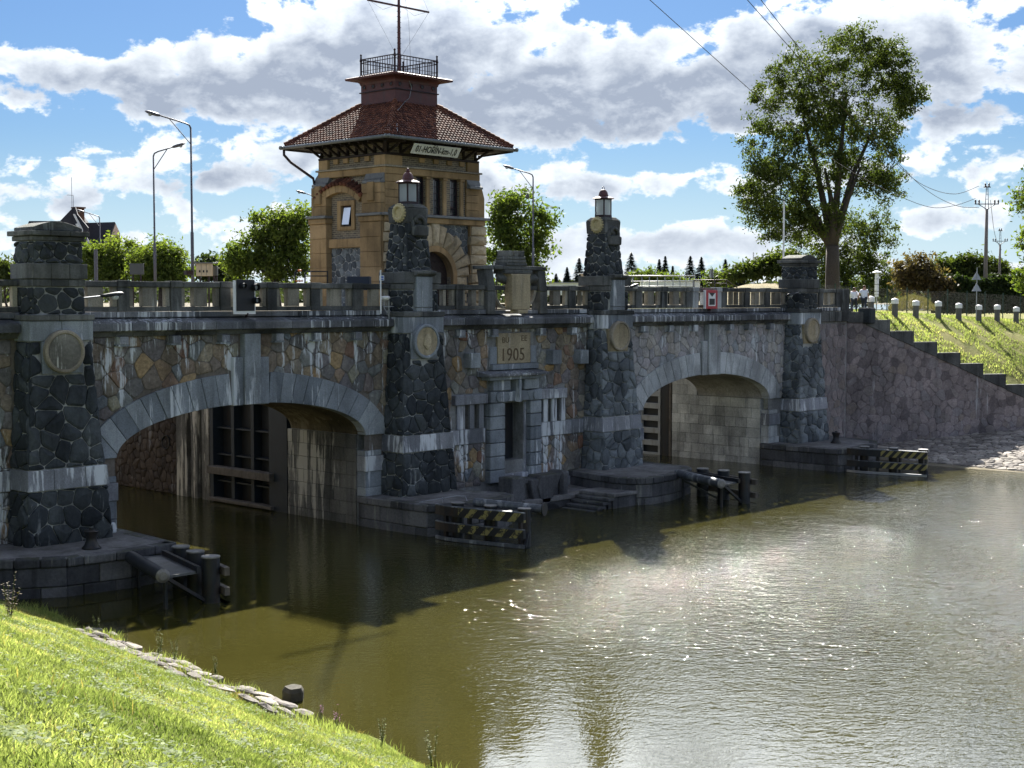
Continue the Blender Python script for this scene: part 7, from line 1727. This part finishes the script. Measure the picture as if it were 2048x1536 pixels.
def util_pole(px, d, top, label, z0=8.2, kind=0):
    b = at(px, 602, d); b.z = z0; t = at(px, top, d); h = t.z - z0; r = thing('utility_pole', label, 'utility pole', b, 'concrete utility poles'); ht = h * .80
    MB().tube([b, b + Vector((0, 0, ht))], [.20, .12], 10).build('pole', M['pole'], r, smooth=True); T = b + Vector((0, 0, ht)); ir = M['iron']; s = h / 10
    for s_ in (-1, 1): MB().bar(T + RT * .14 * s_ * s, b + Vector((0, 0, h * .985)) + RT * .05 * s_, .04).build('lattice_leg', ir, r)
    for z in (.84, .88, .92, .96): MB().bar(b + Vector((0, 0, h * z)) - RT * .11 * s, b + Vector((0, 0, h * z)) + RT * .11 * s, .03).build('lattice_rung', ir, r)
    MB().bar(T + Vector((0, 0, .42 * s)) - RT * .95 * s, T + Vector((0, 0, .42 * s)) + RT * .95 * s, .07).build('cross_arm', ir, r); MB().bar(b + Vector((0, 0, h * .975)) - RT * .28 * s, b + Vector((0, 0, h * .975)) + RT * .28 * s, .07).build('top_arm', ir, r)
    for s_ in (-1, 1): MB().bar(T, T + Vector((0, 0, .42 * s)) + RT * .7 * s_ * s, .05).build('arm_brace', ir, r)
    for q in [T + Vector((0, 0, .45 * s)) + RT * u * s for u in (-.9, -.62, .62, .9)] + [b + Vector((0, 0, h * .975)) + RT * u * s for u in (-.14, .14)]: MB().lathe([(.03, 0), (.09, .08), (.05, .12), (.09, .18), (.05, .24), (.07, .3), (.02, .34)], q, 8).build('insulator', M['iron'], r)
    return r
util_pole(1970, 118, 369, 'tall concrete utility pole with insulator arms, before the hedge')
util_pole(1998, 185, 458, 'smaller concrete utility pole farther behind the hedge')
def wire(name, label, pts):
    P = [at(*p) for p in pts]; Q = []
    for i in range(len(P) - 1):
        p0, p1, p2, p3 = P[max(0, i - 1)], P[i], P[i + 1], P[min(len(P) - 1, i + 2)]
        for t in lin(0, 1, 7)[:-1]: Q.append(.5 * ((2 * p1) + (p2 - p0) * t + (2 * p0 - 5 * p1 + 4 * p2 - p3) * t * t + (-p0 + 3 * p1 - 3 * p2 + p3) * t ** 3))
    Q.append(P[-1]); tag(MB().tube(Q, .022, 4).build(name, M['iron']), label, 'power line', 'power lines to the utility pole')
wire('power_line', 'power line crossing the open sky left of the ash tree', [(1120, -160, 52), (1300, 0, 62), (1420, 108, 70), (1512, 190, 77), (1640, 300, 88), (1742, 365, 98), (1850, 412, 108), (1905, 412, 113), (1951, 397, 118)])
wire('power_line', 'power line entering the ash crown from the top, left of the closest pair', [(1400, -110, 55), (1495, 0, 62), (1575, 90, 69), (1680, 210, 80), (1790, 325, 94), (1850, 372, 104), (1910, 388, 112), (1958, 372, 118)])
wire('power_line', 'power line entering the ash crown from the top, right of the closest pair', [(1430, -120, 56), (1522, 0, 63), (1590, 85, 69), (1690, 200, 80), (1800, 330, 95), (1860, 385, 105), (1915, 412, 113), (1957, 415, 118)])
wire('power_line', 'thin power line between the two utility poles', [(1981, 400, 118), (1990, 470, 150), (2003, 500, 185)])

def person(px, d, label, h, shirt, sleeves, seed, hair_long, step, arm_out):
    b = at(px, 602, d); z = 8.22; b.z = z; r = thing('person', label, 'person', b); k = h / 1.75
    f = Vector((math.cos(-.2), math.sin(-.2), 0)); f = Vector((FW.x, FW.y, 0)).normalized().lerp(RT, .35).normalized(); s = f.cross(Vector((0, 0, 1))); U = Vector((0, 0, 1))
    def P(side, fw, up): return (b + s * side * k + f * fw * k + U * up * k) - b
    def skin(name, mat, joints, edges, rad):
        me = bpy.data.meshes.new(name); names = list(joints); me.from_pydata([tuple(joints[n_]) for n_ in names], [(names.index(a), names.index(c)) for a, c in edges], []); o = bpy.data.objects.new(name, me); C.collection.objects.link(o); o.parent = r; me.materials.append(mat)
        md = o.modifiers.new('skin', 'SKIN'); md.use_smooth_shade = True; lay = me.skin_vertices[0].data if me.skin_vertices else None
        if lay is None: bpy.context.view_layer.objects.active = o
        for i, n_ in enumerate(names):
            v = me.skin_vertices[0].data[i]; q = rad[n_]; v.radius = (q * k, q * k) if isinstance(q, float) else (q[0] * k, q[1] * k); v.use_root = i == 0
        sb = o.modifiers.new('sub', 'SUBSURF'); sb.levels = 1; sb.render_levels = 1; return o
    a, c = step
    J = {'pelvis': P(0, 0, .95), 'waist': P(0, 0, 1.1), 'chest': P(0, .02, 1.32), 'neck': P(0, .02, 1.48), 'head0': P(0, .04, 1.56), 'head': P(0, .05, 1.66), 'top': P(0, .04, 1.72)}
    Rr = {'pelvis': .13, 'waist': .12, 'chest': .15, 'neck': .055, 'head0': .075, 'head': .098, 'top': .06}; E = [('pelvis', 'waist'), ('waist', 'chest'), ('chest', 'neck'), ('neck', 'head0'), ('head0', 'head'), ('head', 'top')]
    for sd, st_ in ((-1, a), (1, c)):
        n_ = 'L' if sd < 0 else 'R'; J[n_ + 'hip'] = P(sd * .10, 0, .90); J[n_ + 'knee'] = P(sd * .10, st_ * .5 + .04, .50); J[n_ + 'ank'] = P(sd * .10, st_, .09); J[n_ + 'toe'] = P(sd * .11, st_ + .15, .035)
        o = arm_out if sd * (1 if arm_out > 0 else -1) > 0 else 0; J[n_ + 'sh'] = P(sd * .18, 0, 1.40); J[n_ + 'el'] = P(sd * (.24 + abs(o) * .3), -st_ * .3, 1.14); J[n_ + 'wr'] = P(sd * (.25 + abs(o) * .9), -st_ * .5 + .08, .92 + abs(o) * .3); J[n_ + 'hand'] = P(sd * (.25 + abs(o) * 1.1), -st_ * .5 + .10, .84 + abs(o) * .3)
        Rr.update({n_ + 'hip': .095, n_ + 'knee': .058, n_ + 'ank': .04, n_ + 'toe': .035, n_ + 'sh': .06, n_ + 'el': .042, n_ + 'wr': .03, n_ + 'hand': .036}); E += [('pelvis', n_ + 'hip'), (n_ + 'hip', n_ + 'knee'), (n_ + 'knee', n_ + 'ank'), (n_ + 'ank', n_ + 'toe'), ('chest', n_ + 'sh'), (n_ + 'sh', n_ + 'el'), (n_ + 'el', n_ + 'wr'), (n_ + 'wr', n_ + 'hand')]
        for q in range(4): J[n_ + 'f%d' % q] = J[n_ + 'hand'] + (U * -(.075 + .012 * (q in (1, 2))) + f * (.03 - .02 * q)) * k; Rr[n_ + 'f%d' % q] = .009; E.append((n_ + 'hand', n_ + 'f%d' % q))
        J[n_ + 'th'] = J[n_ + 'hand'] + (f * .05 + U * -.03) * k; Rr[n_ + 'th'] = .010; E.append((n_ + 'hand', n_ + 'th'))
    skin('body', M['skin'], J, E, Rr)
    tj = ['waist', 'pelvis', 'chest', 'neck', 'Lsh', 'Rsh', 'Lel', 'Rel'] + (['Lwr', 'Rwr'] if sleeves else []); T = {n_: J[n_] for n_ in tj}; T['neck'] = J['neck'] - U * .05 * k
    if not sleeves:
        for n_ in 'LR': T[n_ + 'el'] = J[n_ + 'sh'].lerp(J[n_ + 'el'], .72)
    te = [('waist', 'pelvis'), ('waist', 'chest'), ('chest', 'neck'), ('chest', 'Lsh'), ('chest', 'Rsh'), ('Lsh', 'Lel'), ('Rsh', 'Rel')] + ([('Lel', 'Lwr'), ('Rel', 'Rwr')] if sleeves else [])
    skin('shirt', shirt, T, te, {'waist': .16, 'pelvis': .175, 'chest': .185, 'neck': .08, 'Lsh': .082, 'Rsh': .082, 'Lel': .065, 'Rel': .065, 'Lwr': .045, 'Rwr': .045})
    q = ['pelvis', 'Lhip', 'Rhip', 'Lknee', 'Rknee', 'Lank', 'Rank']; skin('trousers', M['denim'], {n_: J[n_] for n_ in q}, [('pelvis', 'Lhip'), ('pelvis', 'Rhip'), ('Lhip', 'Lknee'), ('Rhip', 'Rknee'), ('Lknee', 'Lank'), ('Rknee', 'Rank')], {'pelvis': .155, 'Lhip': .12, 'Rhip': .12, 'Lknee': .078, 'Rknee': .078, 'Lank': .058, 'Rank': .058})
    hj = {'a': J['head'] + (U * .045 - f * .02) * k, 'b': J['head'] - (f * .05 + U * .02) * k, 'c': J['head'] - (f * .07 + U * (.16 if hair_long else .07)) * k}; skin('hair', M['hair'], hj, [('a', 'b'), ('b', 'c')], {'a': .092, 'b': .105, 'c': .075 if hair_long else .05})
    for n_ in 'LR': skin('shoe', M['shoe'], {'a': J[n_ + 'ank'] - U * .04 * k, 'b': J[n_ + 'toe']}, [('a', 'b')], {'a': .055, 'b': .045})
    return r
person(1708, 87.5, 'person in a long white sweater and dark trousers walking away, reaching to their companion', 1.66, M['shirt'], True, 1, True, (-.22, .24), .25)
person(1728, 87.0, 'person in a white t-shirt and dark trousers walking away by the first bollard', 1.78, M['shirt'], False, 2, False, (.2, -.16), -.12)
